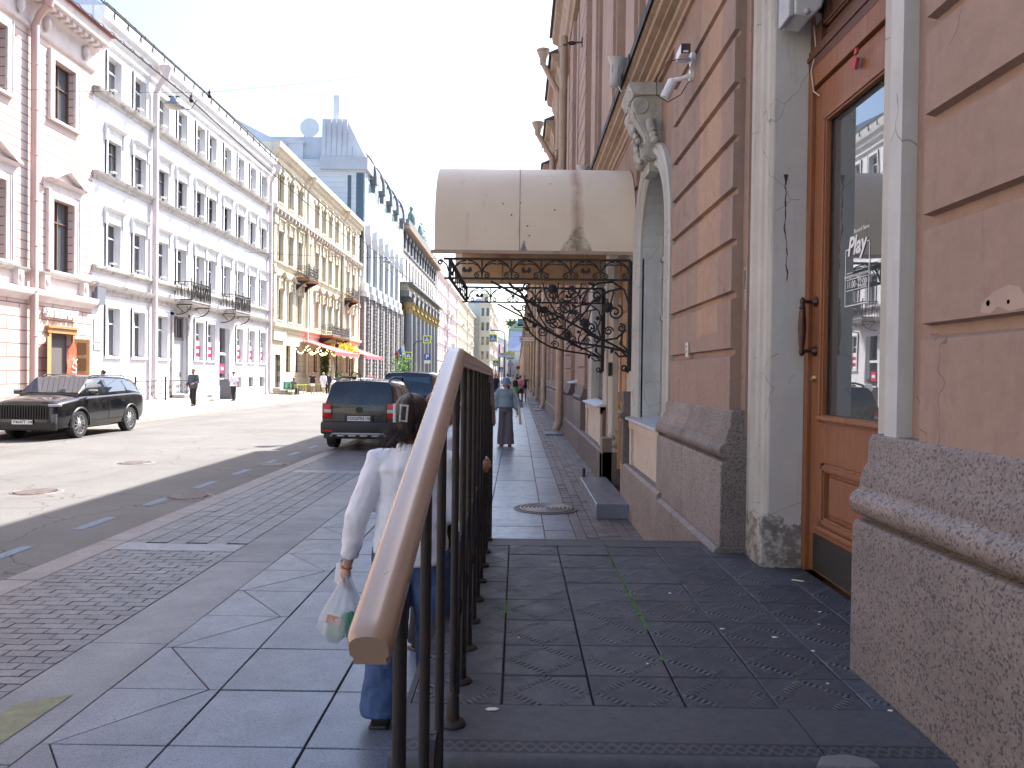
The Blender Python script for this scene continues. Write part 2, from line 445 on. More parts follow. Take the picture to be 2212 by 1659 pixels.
# left pavement
g = MB(); y = -4
while y < 130:
    d = 0.6 if y < 60 else 3
    for c in range(7): slab(g, R4(-18.7 + c * 0.73, -18.7 + (c + 1) * 0.73, y, y + d), 0.0, 0.003)
    y += d
tag(g.build('left_pavement', M_lpave), kind='structure')
g = MB(); g.box(-18.9, -13.2, -60, -4, -0.26, 0); g.box(-18.9, -13.45, -4, 130, -0.26, -0.02); g.box(-18.9, -13.2, 130, YF, -0.26, 0); tag(g.build('left_pavement_bed', mat('pale joint', (0.17, 0.16, 0.15))), kind='structure')
g = MB(); y = -4
while y < 130: slab(g, R4(-13.59, -13.2, y, y + 1.5), 0.0, 0.003, 0.001, 0.25, 0.012); y += 1.5
tag(g.build('left_kerb', mat('light granite kerb', (0.36, 0.32, 0.29), 0.8, island=0.06)), kind='structure')
# painted dashes
g = MB()
k = 0; yy = 5.55
while yy < 26:
    x0, x1 = -5.06 + 0.004 * k, -4.93 + 0.004 * k; g.quad((x0, yy, roadz(x0) + 0.004), (x1, yy, roadz(x1) + 0.004), (x1, yy + 0.75, roadz(x1) + 0.004), (x0, yy + 0.75, roadz(x0) + 0.004)); yy += 1.62; k += 1
tag(g.build('parking_line', M_paintb), kind='structure')
g = MB(); g.quad((-2.56, 2.0, 0.004), (-2.36, 2.0, 0.004), (-2.3, 4.02, 0.004), (-2.52, 3.9, 0.004))
tag(g.build('yellow_paint_mark', M_painty), kind='structure')

def cover(name, x, y, z, r, style, label, group=None):
    t = thing(name, label, 'manhole cover', (x, y, z), group)
    b = MB(); b.lathe([(r * 1.13, 0.0), (r * 1.13, 0.006), (r * 1.02, 0.008), (r * 1.01, 0.0)], (x, y, z), 40); b.build('collar', M_concr if style else M_iron_c, t, smooth=40)
    b = MB(); b.lathe([(r, -0.01), (r, 0.009), (r * 0.98, 0.011)], (x, y, z), 48)
    if style == 0:
        b.build('lid', mat('dark cover plate', (0.035, 0.033, 0.033), 0.6, metal=0.3), t, smooth=30); b = MB()
        for q in (0.93, 0.8, 0.66, 0.52, 0.38, 0.24, 0.1):
            b.lathe([(r * q, 0.010), (r * (q - 0.015), 0.018), (r * (q - 0.05), 0.018), (r * (q - 0.065), 0.010)], (x, y, z), 40)
        for a in (0.3, 0.3 + pi): b.rbox((x + r * 0.75 * cos(a), y + r * 0.75 * sin(a), z + 0.014), (0.05, 0.025, 0.012))
    else:
        b.lathe([(r * 0.97, 0.011), (r * 0.95, 0.017), (r * 0.88, 0.017), (r * 0.86, 0.011)], (x, y, z), 40)
        n = 5
        for i in range(-n, n + 1):
            for j in range(-n, n + 1):
                px, py = i * r / (n + 0.9), j * r / (n + 0.9)
                if hypot(px, py) < r * 0.8: b.rbox((x + px, y + py, z + 0.014), (0.05, 0.05, 0.01))
    b.build('rings' if style == 0 else 'lid', mat('worn bright iron', (0.30, 0.27, 0.26), 0.45, metal=0.6) if style == 0 else M_iron_c, t, smooth=30)
cover('manhole_cover', 0.38, 9.85, 0.004, 0.36, 0, 'round iron cover with concentric rings on the granite pavement past the platform')
cover('manhole_cover', -4.75, 11.2, -0.135, 0.33, 1, 'iron cover in a pale ragged collar beside the blue dashes, the nearer shaded one', 'covers in the shaded gutter')
cover('manhole_cover', -4.80, 15.2, -0.135, 0.31, 1, 'iron cover in a pale collar beside the blue dashes close behind the black hatchback', 'covers in the shaded gutter')
cover('manhole_cover', -7.0, 11.25, -0.105, 0.33, 1, 'sunlit iron cover in the road, the nearer of the two in the sun', 'covers in the sunlit road')
cover('manhole_cover', -7.35, 14.9, -0.10, 0.32, 1, 'sunlit iron cover in the road, the farther of the two in the sun', 'covers in the sunlit road')

# ================================================================ raised entrance platform
def tilemat():
    m, nt, b = new_mat('cast relief tile')
    p = pos(nt); sp = N(nt, 'ShaderNodeSeparateXYZ', i_0=p)
    def cell(o, off, per):
        t = math_(nt, 'DIVIDE', math_(nt, 'SUBTRACT', o, off), per); return math_(nt, 'SUBTRACT', math_(nt, 'FRACT', t), 0.5)
    u = cell(sp.outputs[0], -0.043, 0.334); v = cell(sp.outputs[1], 3.07, 0.345)
    d = math_(nt, 'ADD', math_(nt, 'ABSOLUTE', u), math_(nt, 'ABSOLUTE', v))
    band = math_(nt, 'SUBTRACT', 1.0, math_(nt, 'MULTIPLY', math_(nt, 'ABSOLUTE', math_(nt, 'SUBTRACT', d, 0.42)), 11.0)); band = math_(nt, 'MAXIMUM', band, 0.0)
    rope = math_(nt, 'SINE', math_(nt, 'MULTIPLY', math_(nt, 'SUBTRACT', math_(nt, 'ABSOLUTE', u), math_(nt, 'ABSOLUTE', v)), 62.0))
    rope = math_(nt, 'MULTIPLY', math_(nt, 'ADD', rope, 0.6), band)
    edge = math_(nt, 'MULTIPLY', math_(nt, 'GREATER_THAN', d, 0.335), 0.5)
    wear = ramp(nt, noise(nt, 4, 5), [(0.38, 0.05), (0.6, 1.0)])
    h = math_(nt, 'MULTIPLY', math_(nt, 'ADD', rope, edge), wear.outputs[0])
    n = noise(nt, 26, 6, 0.7, None, 1.0)
    c = mixc(nt, ramp(nt, n, [(0.35, 0.0), (0.7, 1.0)]).outputs[0], (0.038, 0.041, 0.050), (0.07, 0.073, 0.085))
    c = mixc(nt, ramp(nt, math_(nt, 'MULTIPLY', h, 1.0), [(0.4, 0.0), (1.2, 0.55)]).outputs[0], c, (0.13, 0.13, 0.125))
    g = N(nt, 'ShaderNodeNewGeometry'); c = mixc(nt, 1.0, c, ramp(nt, g.outputs['Random Per Island'], [(0, 0.8), (1, 1.25)]).outputs[0], 'MULTIPLY')
    sc = ramp(nt, noise(nt, 9, 8, 0.8, None, 2.0), [(0.58, 0.0), (0.68, 0.5)]); c = mixc(nt, sc.outputs[0], c, (0.17, 0.165, 0.155))
    nt.links.new(c, b.inputs['Base Color'])
    nt.links.new(ramp(nt, noise(nt, 6, 5), [(0.3, 0.42), (0.7, 0.7)]).outputs[0], b.inputs['Roughness'])
    nn = bump(nt, b, h, 1.0, 0.010); bump(nt, b, n, 0.4, 0.004, nn)
    return m
def nosemat():
    m, nt, b = new_mat('cast nosing slab')
    p = pos(nt); sp = N(nt, 'ShaderNodeSeparateXYZ', i_0=p)
    y = sp.outputs[1]; x = sp.outputs[0]
    def strip(c0):
        q = math_(nt, 'SUBTRACT', y, c0)
        inb = math_(nt, 'LESS_THAN', math_(nt, 'ABSOLUTE', q), 0.042)
        a = math_(nt, 'MULTIPLY', x, 2 * pi / 0.075); s1 = math_(nt, 'MULTIPLY', math_(nt, 'SINE', a), 0.024); s2 = math_(nt, 'MULTIPLY', s1, -1.0)
        l1 = math_(nt, 'LESS_THAN', math_(nt, 'ABSOLUTE', math_(nt, 'SUBTRACT', q, s1)), 0.009); l2 = math_(nt, 'LESS_THAN', math_(nt, 'ABSOLUTE', math_(nt, 'SUBTRACT', q, s2)), 0.009)
        return math_(nt, 'MULTIPLY', inb, math_(nt, 'SUBTRACT', 1.0, math_(nt, 'MAXIMUM', l1, l2)))
    h = math_(nt, 'MAXIMUM', strip(2.475), strip(5.60))
    n = noise(nt, 22, 7, 0.7, None, 0.6)
    c = mixc(nt, ramp(nt, n, [(0.3, 0.0), (0.75, 1.0)]).outputs[0], (0.045, 0.046, 0.053), (0.08, 0.082, 0.09))
    c = mixc(nt, math_(nt, 'MULTIPLY', h, 0.75), c, (0.012, 0.012, 0.014))
    nt.links.new(c, b.inputs['Base Color']); b.inputs['Roughness'].default_value = 0.6
    nn = bump(nt, b, math_(nt, 'MULTIPLY', h, -1.0), 1.0, 0.008); bump(nt, b, n, 0.4, 0.004, nn)
    return m
M_tile = tilemat(); M_nose = nosemat()
PZ = 0.51
plat = thing('entrance_platform', 'raised dark stone entrance platform paved with worn relief tiles, beside the granite plinth', 'platform', (0.5, 4.0, 0))
b = MB(); b.box(-0.365, 1.8, 2.42, 5.62, 0, PZ - 0.02); b.build('core', mat('dark joint', (0.02, 0.02, 0.02), 0.95), plat)
b = MB(); random.seed(5)
cols = [-0.37, -0.043, 0.291, 0.625, 0.959, 1.293, 1.627, 1.80]; rows = [2.79, 3.07, 3.415, 3.76, 4.105, 4.45, 4.795, 5.14, 5.40]
for i in range(len(cols) - 1):
    for j in range(len(rows) - 1):
        slab(b, R4(cols[i], cols[i + 1], rows[j], rows[j + 1]), PZ, 0.002 + (0.001 if 1 <= i <= 3 else 0), 0.002, 0.04, 0.004)
b.build('tiles', M_tile, plat)
b = MB()
def nose(mb, x0, x1, ya, yb, front):
    # slab with a rounded outer edge overhanging by 20 mm
    r = 0.035; s_ = -1 if front else 1; ye = ya if front else yb; yo = yb if front else ya
    prof = [(yo, PZ - 0.07), (yo, PZ)] + [(ye - s_ * r + s_ * r * sin(t), PZ - r + r * cos(t)) for t in [pi / 2 * k / 6 for k in range(7)]] + [(ye, PZ - 0.07)]
    mb.ext(prof, 'x', x0 + 0.002, x1 - 0.002)
for x0, x1 in ((-0.39, 0.985), (0.985, 1.372)): nose(b, x0, x1, 2.385, 2.787, True)
for x0, x1 in ((-0.39, 0.63), (0.63, 1.33), (1.33, 1.36)): nose(b, x0, x1, 5.403, 5.66, False)
b.box(-0.392, -0.371, 2.79, 5.40, PZ - 0.07, PZ - 0.001)
b.build('nosing', M_nose, plat, smooth=40)
b = MB()   # moss in the joints
for xx, ya, yb in ((0.291, 3.3, 4.6), (-0.043, 3.2, 4.4), (0.625, 2.8, 5.3)):
    y = ya
    while y < yb:
        L = random.uniform(0.05, 0.3)
        if random.random() < (0.6 if xx > 0.6 else 0.3): b.box(xx - 0.007, xx + 0.006, y, y + L, PZ - 0.02, PZ + 0.001)
        y += L + 0.02
b.split('joint_moss', M_moss, plat)
b = MB()
for k in range(1, 3):
    zt = PZ - 0.17 * k; b.box(-0.385, 1.372, 2.43 - 0.30 * k, 2.43 - 0.30 * (k - 1), 0, zt); b.box(-0.385, 1.372, 2.41 - 0.30 * k, 2.43 - 0.3 * k, zt - 0.06, zt)
    b.box(-0.385, 1.34, 5.625 + 0.30 * (k - 1) * 0, 5.63, 0, PZ - 0.08)
b.build('steps', M_nose, plat)
b = MB()
for yy, zt in ((5.63, 0.34), (5.93, 0.17)):
    pass
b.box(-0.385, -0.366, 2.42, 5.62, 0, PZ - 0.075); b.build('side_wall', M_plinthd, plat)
b = MB(); b.ext([(0.93, 2.375), (0.97, 2.44), (1.05, 2.455), (1.11, 2.43), (1.13, 2.38), (1.10, 2.372)], 'z', PZ - 0.03, PZ + 0.004); b.build('mortar_patch', mat('grey mortar', (0.16, 0.155, 0.15), 0.95, bmp=0.9), plat, bevel=0.006)
# debris
rnd = random.Random(11)
M_chip = mat('white chip', (0.7, 0.68, 0.64), 0.8)
def chip(x, y, r, lab):
    b = MB(); n = rnd.randint(5, 7)
    pts = [(x + r * rnd.uniform(0.6, 1.1) * cos(2 * pi * k / n) * 1.5, y + r * rnd.uniform(0.6, 1.1) * sin(2 * pi * k / n)) for k in range(n)]
    b.ext(pts, 'z', PZ + 0.002, PZ + 0.004 + r * 0.1)
    tag(b.build('paint_flake', M_chip), lab, 'litter', 'white flakes scattered on the platform')
chip(-0.075, 2.74, 0.016, 'largest white flake on the near edge slab of the platform by the first railing foot')
for x, y, r in ((1.19, 3.55, 0.010), (1.30, 3.38, 0.008), (1.60, 3.36, 0.008), (1.47, 3.75, 0.006), (0.85, 4.25, 0.008), (0.98, 3.66, 0.008), (1.35, 2.78, 0.007), (1.22, 3.02, 0.005), (1.55, 3.95, 0.007), (0.02, 3.5, 0.004), (0.55, 3.2, 0.005)):
    chip(x, y, r, 'small white flake lying on the dark relief tiles near the door')
b = MB(); b.tube([(1.62, 4.55, PZ + 0.008), (1.68, 4.52, PZ + 0.008)], 0.0045, 8); tag(b.build('cigarette_butt', mat('butt paper', (0.65, 0.58, 0.42), 0.8)), 'cigarette butt on the tiles at the foot of the wooden door', 'litter')
# ================================================================ terracotta building on the right
def terra():
    m, nt, b = new_mat('terracotta stucco')
    p = pos(nt); sp = N(nt, 'ShaderNodeSeparateXYZ', i_0=p)
    n = noise(nt, 1.1, 7, 0.6); c = mixc(nt, ramp(nt, n, [(0.3, 0.0), (0.72, 1.0)]).outputs[0], (0.29, 0.19, 0.145), (0.345, 0.235, 0.185))
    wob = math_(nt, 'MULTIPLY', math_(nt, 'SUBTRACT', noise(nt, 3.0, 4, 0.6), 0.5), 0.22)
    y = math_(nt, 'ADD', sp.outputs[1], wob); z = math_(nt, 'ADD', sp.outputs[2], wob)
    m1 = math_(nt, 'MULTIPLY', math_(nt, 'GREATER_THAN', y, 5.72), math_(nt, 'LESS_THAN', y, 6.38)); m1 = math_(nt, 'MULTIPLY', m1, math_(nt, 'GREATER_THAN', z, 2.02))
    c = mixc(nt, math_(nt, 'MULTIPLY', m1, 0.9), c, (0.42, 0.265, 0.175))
    nm = noise(nt, 11, 5, 0.7); c = mixc(nt, 1.0, c, ramp(nt, nm, [(0.3, 0.9), (0.7, 1.09)]).outputs[0], 'MULTIPLY')
    vb = N(nt, 'ShaderNodeTexVoronoi', feature='DISTANCE_TO_EDGE', i_Scale=1.1, i_Vector=warp(nt, p, 5, 0.25)); hl = math_(nt, 'MULTIPLY', math_(nt, 'LESS_THAN', vb.outputs[0], 0.0028), math_(nt, 'GREATER_THAN', noise(nt, 1.2, 3), 0.52)); c = mixc(nt, math_(nt, 'MULTIPLY', hl, 0.6), c, (0.11, 0.08, 0.07))
    n2 = noise(nt, 0.8, 7, 0.72); c = mixc(nt, ramp(nt, n2, [(0.5, 0.0), (0.64, 0.35)]).outputs[0], c, (0.24, 0.18, 0.155))
    # dust and run-off stains
    n3 = noise(nt, 1.0, 8, 0.75, pos(nt, (5, 5, 0.8))); c = mixc(nt, ramp(nt, n3, [(0.5, 0.0), (0.74, 0.6)]).outputs[0], c, (0.16, 0.12, 0.11))
    # flaking: small dark chips where the paint lifts high up on the second pier
    v = N(nt, 'ShaderNodeTexVoronoi', feature='DISTANCE_TO_EDGE', i_Scale=7.0, i_Vector=N(nt, 'ShaderNodeVectorMath', operation='ADD', i_0=pos(nt, (1.6, 1.6, 0.8)), i_1=N(nt, 'ShaderNodeTexNoise', i_Scale=9, i_Vector=p).outputs[1]).outputs[0])
    ck = math_(nt, 'MULTIPLY', math_(nt, 'LESS_THAN', v.outputs[0], 0.022), math_(nt, 'GREATER_THAN', noise(nt, 5, 3), 0.56))
    reg = math_(nt, 'MULTIPLY', math_(nt, 'GREATER_THAN', y, 6.45), math_(nt, 'GREATER_THAN', z, 2.9)); reg2 = math_(nt, 'GREATER_THAN', noise(nt, 1.3, 3), 0.66)
    ck = math_(nt, 'MULTIPLY', ck, math_(nt, 'MAXIMUM', reg, reg2))
    c = mixc(nt, math_(nt, 'MULTIPLY', ck, 0.75), c, (0.13, 0.085, 0.07))
    nt.links.new(c, b.inputs['Base Color']); b.inputs['Roughness'].default_value = 0.85
    nn = bump(nt, b, noise(nt, 90, 4, 0.7), 0.25, 0.003); nn = bump(nt, b, noise(nt, 5, 4), 0.35, 0.01, nn)
    bump(nt, b, math_(nt, 'MULTIPLY', ck, -1.0), 0.8, 0.006, nn)
    return m
M_terra = terra()
M_terra2 = mat('terracotta stucco of upper wall', (0.38, 0.26, 0.20), 0.85, var=0.1, scale=0.9, bmp=0.2, bscale=30, dirt=(0.24, 0.17, 0.14), dirtamt=0.6, dscale=1.2, streak=0.4)
M_tan = mat('tan painted soffit', (0.38, 0.27, 0.19), 0.8, var=0.12, scale=1.5, bmp=0.15, dirt=(0.20, 0.145, 0.11), dirtamt=0.75, dscale=2.5, streak=0.5)
def whitem(name, c, wear):
    m, nt, b = new_mat(name)
    n = noise(nt, 2.0, 7, 0.65); col = mixc(nt, ramp(nt, n, [(0.3, 0.0), (0.7, 1.0)]).outputs[0], tuple(x * 0.86 for x in c), tuple(x * 1.1 for x in c))
    n2 = noise(nt, 1.0, 8, 0.78, pos(nt, (14, 14, 1.6))); col = mixc(nt, ramp(nt, n2, [(0.56, 0.0), (0.72, wear)]).outputs[0], col, (0.23, 0.20, 0.17))
    n3 = noise(nt, 6, 7, 0.7); sp = N(nt, 'ShaderNodeSeparateXYZ', i_0=pos(nt))
    low = math_(nt, 'LESS_THAN', math_(nt, 'ADD', sp.outputs[2], math_(nt, 'MULTIPLY', n3, 0.5)), 1.05)
    col = mixc(nt, math_(nt, 'MULTIPLY', low, math_(nt, 'MULTIPLY', ramp(nt, noise(nt, 11, 6, 0.7), [(0.45, 0.0), (0.55, 1.0)]).outputs[0], 0.8)), col, (0.12, 0.11, 0.095))
    v = N(nt, 'ShaderNodeTexVoronoi', feature='DISTANCE_TO_EDGE', i_Scale=1.6, i_Vector=warp(nt, pos(nt), 6, 0.12))
    ck = math_(nt, 'MULTIPLY', math_(nt, 'LESS_THAN', v.outputs[0], 0.004), math_(nt, 'GREATER_THAN', noise(nt, 1.7, 3), 0.5))
    col = mixc(nt, math_(nt, 'MULTIPLY', ck, 0.45), col, (0.05, 0.045, 0.04))
    nt.links.new(col, b.inputs['Base Color']); b.inputs['Roughness'].default_value = 0.75
    nn = bump(nt, b, noise(nt, 60, 4, 0.7), 0.3, 0.003); bump(nt, b, n2, 0.4, 0.006, nn)
    return m
M_white = whitem('peeling cream paint', (0.47, 0.45, 0.405), 0.6)
M_jamb = whitem('pale grey jamb plaster', (0.52, 0.52, 0.50), 0.35)
M_carve = mat('grey carved ornament', (0.40, 0.385, 0.345), 0.8, var=0.2, scale=9, bmp=0.6, bscale=30, dirt=(0.16, 0.15, 0.13), dirtamt=0.6, dscale=8)
def woodm(name, a, c, rough=0.42):
    m, nt, b = new_mat(name)
    v = pos(nt, (22, 22, 1.3)); n = noise(nt, 1.5, 6, 0.65, v, 1.5)
    col = mixc(nt, ramp(nt, n, [(0.3, 0.0), (0.7, 1.0)]).outputs[0], a, c)
    n2 = noise(nt, 3, 7, 0.75); col = mixc(nt, ramp(nt, n2, [(0.5, 0.0), (0.75, 0.55)]).outputs[0], col, (0.20, 0.12, 0.085))
    nt.links.new(col, b.inputs['Base Color'])
    nt.links.new(ramp(nt, n2, [(0.3, rough - 0.08), (0.7, rough + 0.25)]).outputs[0], b.inputs['Roughness'])
    bump(nt, b, n, 0.25, 0.002); return m
M_wood = woodm('varnished door wood', (0.19, 0.062, 0.022), (0.30, 0.115, 0.042))
M_wood2 = woodm('dark transom wood', (0.075, 0.028, 0.018), (0.13, 0.05, 0.03), 0.5)
M_wood3 = woodm('light brown old door wood', (0.30, 0.17, 0.085), (0.42, 0.25, 0.13), 0.55)
M_black = mat('black painted metal', (0.022, 0.020, 0.019), 0.5, var=0.3, scale=30, bmp=0.3, bscale=120)
def ironm():
    m, nt, b = new_mat('rusty black iron')
    n = noise(nt, 14, 7, 0.75); c = mixc(nt, ramp(nt, n, [(0.5, 0.0), (0.68, 0.8)]).outputs[0], (0.014, 0.012, 0.012), (0.06, 0.03, 0.017))
    nt.links.new(c, b.inputs['Base Color']); nt.links.new(ramp(nt, n, [(0.4, 0.42), (0.7, 0.85)]).outputs[0], b.inputs['Roughness'])
    b.inputs['Specular IOR Level'].default_value = 0.5
    bump(nt, b, noise(nt, 90, 4, 0.7), 0.4, 0.002); return m
M_rust = ironm()
M_bronze = mat('dark bronze', (0.07, 0.045, 0.035), 0.38, metal=0.7, var=0.3, scale=12, bmp=0.1)
M_brass = mat('worn brass', (0.45, 0.28, 0.11), 0.35, metal=0.8, var=0.3, scale=20, bmp=0.1)
def glassm(name, tint=(0.02, 0.024, 0.027), rough=0.02):
    m, nt, b = new_mat(name)
    b.inputs['Base Color'].default_value = tint + (1,); b.inputs['Roughness'].default_value = rough; b.inputs['Specular IOR Level'].default_value = 0.9
    b.inputs['Coat Weight'].default_value = 0.5; b.inputs['Coat Roughness'].default_value = 0.01
    bump(nt, b, noise(nt, 1.2, 2), 0.06, 0.01); return m
M_glass = glassm('dark window glass'); M_glassd = glassm('door glass', (0.07, 0.085, 0.095), 0.01); M_glassd.node_tree.nodes['Principled BSDF'].inputs['IOR'].default_value = 1.9
M_tin = mat('galvanised sill', (0.52, 0.55, 0.60), 0.42, metal=0.3, var=0.15, scale=5, bmp=0.1)
M_pipe = mat('tan painted downpipe', (0.40, 0.28, 0.19), 0.5, var=0.12, scale=2.5, bmp=0.1, bscale=25, streak=0.5)
M_slate = mat('dark tarred flashing', (0.035, 0.032, 0.033), 0.7, var=0.4, scale=8, bmp=0.6, bscale=25)

TB = thing('terracotta_building', 'terracotta stucco building with a granite plinth along the whole right side of the pavement', 'building', (4, 6, 0))
XW = 1.46; XP = 1.38; XL = 1.335
GRV = [1.876, 2.27, 2.63, 2.98, 3.34, 3.70, 4.06, 4.42]
def rust_poly(x, xb, z0, z1, grooves, d=0.036, h=0.046):
    p = [(xb, z0), (x, z0)]
    for g in grooves:
        if z0 < g < z1: p += [(x, g - h / 2 - 0.012), (x + d * 0.5, g - h / 2 - 0.004), (x + d, g - h / 2 + 0.004), (x + d, g + h / 2 - 0.004), (x, g + h / 2 + 0.003)]
    p += [(x, z1), (xb, z1)]; return p
b = MB()
b.ext(rust_poly(XW, 1.75, 1.40, 4.86, GRV), 'y', -55, 2.83)
b.ext(rust_poly(XW, 1.75, 1.40, 4.86, GRV), 'y', 5.36, 7.48)
b.ext(rust_poly(XW, 1.75, 3.05, 4.86, GRV), 'y', 9.78, 10.05)
b.box(XW + 0.06, 1.78, 2.83, 3.10, 1.3, 4.86); b.box(XW + 0.075, 1.78, 5.25, 5.36, 1.3, 4.86)
b.box(XW + 0.01, 1.8, 10.05, 12.6, 3.6, 4.86)      # above the canopy door
b.box(1.62, 1.8, 3.10, 5.25, 4.45, 4.86)
# farther ground-floor piers: rusticated, with recessed window bays between
piers = [(17.0, 19.0), (21.3, 23.9), (27.0, 28.4)]
for y0, y1 in piers: b.ext(rust_poly(XW, 1.75, 1.40, 4.86, GRV), 'y', y0, y1)
b.box(1.56, 1.75, 19.0, 21.3, 1.2, 4.86); b.box(1.56, 1.75, 23.9, 27.0, 1.2, 4.86); b.box(1.52, 1.75, 12.5, 17.0, 3.6, 4.86)
b.box(1.52, 1.75, 12.5, 13.4, 0.5, 3.6); b.box(1.52, 1.75, 16.1, 17.0, 0.5, 3.6)
for k in range(30):      # alternating pilasters far along
    y0 = 28.4 + k * 4.2; b.box(1.54, 1.75, y0, y0 + 4.2, 1.2, 4.86); b.ext(rust_poly(XW, 1.6, 1.3, 4.86, GRV if k % 3 else []), 'y', y0 + 0.2, y0 + 1.3)
    for q in range(3): b.box(1.48, 1.6, y0 + 1.7 + q * 0.75, y0 + 2.0 + q * 0.75, 1.35, 4.7)
b.build('rusticated_wall', M_terra, TB)
# arched niche wall
b = MB(); Ya, Yb, Yc_, zs = 7.77, 9.47, 8.62, 3.12
n = 20
outer = [(7.48, 1.15), (7.48, 4.86), (9.78, 4.86), (9.78, 1.15)]
A = [(Yc_ - 0.85 * cos(pi * k / n), zs + 0.85 * sin(pi * k / n)) for k in range(n + 1)]
inner = [(Ya, 1.18)] + A + [(Yb, 1.18)]
X0 = 1.50
for k in range(n):
    (y1, z1), (y2, z2) = A[k], A[k + 1]
    b.quad((X0, y1, z1), (X0, y2, z2), (X0, y2, 4.86), (X0, y1, 4.86))
b.quad((X0, 7.48, 1.1), (X0, Ya, 1.1), (X0, Ya, 4.86), (X0, 7.48, 4.86)); b.quad((X0, Yb, 1.1), (X0, 9.78, 1.1), (X0, 9.78, 4.86), (X0, Yb, 4.86))
b.quad((X0, 7.48, 0.52), (X0, 9.78, 0.52), (X0, 9.78, 1.18), (X0, 7.48, 1.18))
for e in (7.48, 9.78): b.quad((X0, e, 0.5), (1.8, e, 0.5), (1.8, e, 4.86), (X0, e, 4.86))
b.build('niche_wall', M_terra, TB)
b = MB()
for k in range(len(inner) - 1):
    (y1, z1), (y2, z2) = inner[k], inner[k + 1]; b.quad((X0, y1, z1), (X0, y2, z2), (1.80, y2, z2), (1.80, y1, z1))
b.build('niche_reveal', M_jamb, TB, smooth=50)
def sweep_arch(mb, prof, yc, zspr, r, zbot):
    """prof: list of (radial offset, x); swept up one jamb, round the arch and down the other"""
    path = [(yc - r, zbot, -1, 0), (yc - r, zspr, -1, 0)] + [(yc - r * cos(pi * k / 24), zspr + r * sin(pi * k / 24), -cos(pi * k / 24), sin(pi * k / 24)) for k in range(1, 24)] + [(yc + r, zspr, 1, 0), (yc + r, zbot, 1, 0)]
    mb.loft([[(x, y + ny * o, z + nz * o) for o, x in prof] for y, z, ny, nz in path])
arp = [(0.0, 1.52), (0.0, 1.47), (0.03, 1.44), (0.07, 1.44), (0.08, 1.455), (0.12, 1.455), (0.14, 1.425), (0.17, 1.41), (0.20, 1.41), (0.22, 1.44), (0.27, 1.45), (0.27, 1.52)]
b = MB(); sweep_arch(b, arp, Yc_, zs, 0.85, 1.20); b.build('arch_architrave', M_white, TB, smooth=35)
# keystone: scrolled console with acanthus and abacus
b = MB()
sc = [(1.50, 4.02), (1.36, 4.02), (1.31, 4.06), (1.30, 4.14), (1.34, 4.2), (1.33, 4.28), (1.28, 4.36), (1.22, 4.46), (1.185, 4.56), (1.20, 4.64), (1.26, 4.69), (1.50, 4.69)]
b.ext(sc, 'y', 8.37, 8.87); b.ext([(x + 0.02 if x < 1.45 else x, z + 0.007) for x, z in sc], 'y', 8.34, 8.90); b.ext([(1.5, 3.90), (1.40, 3.92), (1.385, 4.03), (1.5, 4.03)], 'y', 8.44, 8.80)
for yy in (8.355, 8.885): b.lathe([(0.0, -0.03), (0.085, -0.03), (0.10, 0), (0.085, 0.03), (0.0, 0.03)], (1.275, yy, 4.585), 18, 'y'); b.lathe([(0, -0.02), (0.05, -0.02), (0.05, 0.02), (0, 0.02)], (1.37, yy, 4.09), 14, 'y')
b.ext([(1.5, 4.69), (1.20, 4.69), (1.175, 4.72), (1.175, 4.74), (1.15, 4.77), (1.15, 4.82), (1.5, 4.82)], 'y', 8.30, 8.94)
rk = random.Random(4)
for k in range(26):
    t = k / 25; z = 4.66 - 0.62 * t; x = 1.20 + 0.12 * t + rk.uniform(-0.02, 0.01); y = 8.62 + rk.uniform(-0.14, 0.14) * (1 - 0.3 * t)
    b.ball((x, y, z), (0.035, rk.uniform(0.03, 0.06), rk.uniform(0.03, 0.055)), 7, 5)
for s_ in (-1, 1):
    for k in range(9):
        t = k / 8; b.ball((1.40 - 0.03 * sin(t * pi), 8.62 + s_ * (0.26 + 0.22 * t), 4.42 - 0.26 * t * t), (0.05, 0.05, 0.04), 7, 5)
b.build('keystone', M_carve, TB, smooth=50)
w_ = MB(); w_.box(1.76, 1.80, Ya, Yb, 1.18, 4.05)
w_.build('window_pane', M_glass, TB)
b = MB()
for y in (Ya + 0.03, 8.62, Yb - 0.03): b.box(1.72, 1.765, y - 0.03, y + 0.03, 1.18, 3.95)
for z in (1.22, 2.4, 3.1): b.box(1.72, 1.765, Ya, Yb, z - 0.03, z + 0.03)
b.build('window_frame', M_white, TB)
b = MB(); b.ext([(1.36, 1.155), (1.36, 1.185), (1.78, 1.235), (1.78, 1.155)], 'y', 7.66, 9.80); b.build('window_sill', M_tin, TB)
# apron panel under the sill
b = MB(); b.box(1.44, 1.52, 7.72, 9.72, 0.52, 1.15)
b.box(1.41, 1.45, 7.70, 7.84, 0.52, 1.15); b.box(1.41, 1.45, 9.6, 9.74, 0.52, 1.15); b.box(1.40, 1.45, 7.70, 9.74, 1.05, 1.152)
b.build('window_apron', mat('cream apron plaster', (0.50, 0.43, 0.36), 0.8, var=0.1, dirt=(0.45, 0.27, 0.18), dirtamt=0.8, dscale=2.2), TB)
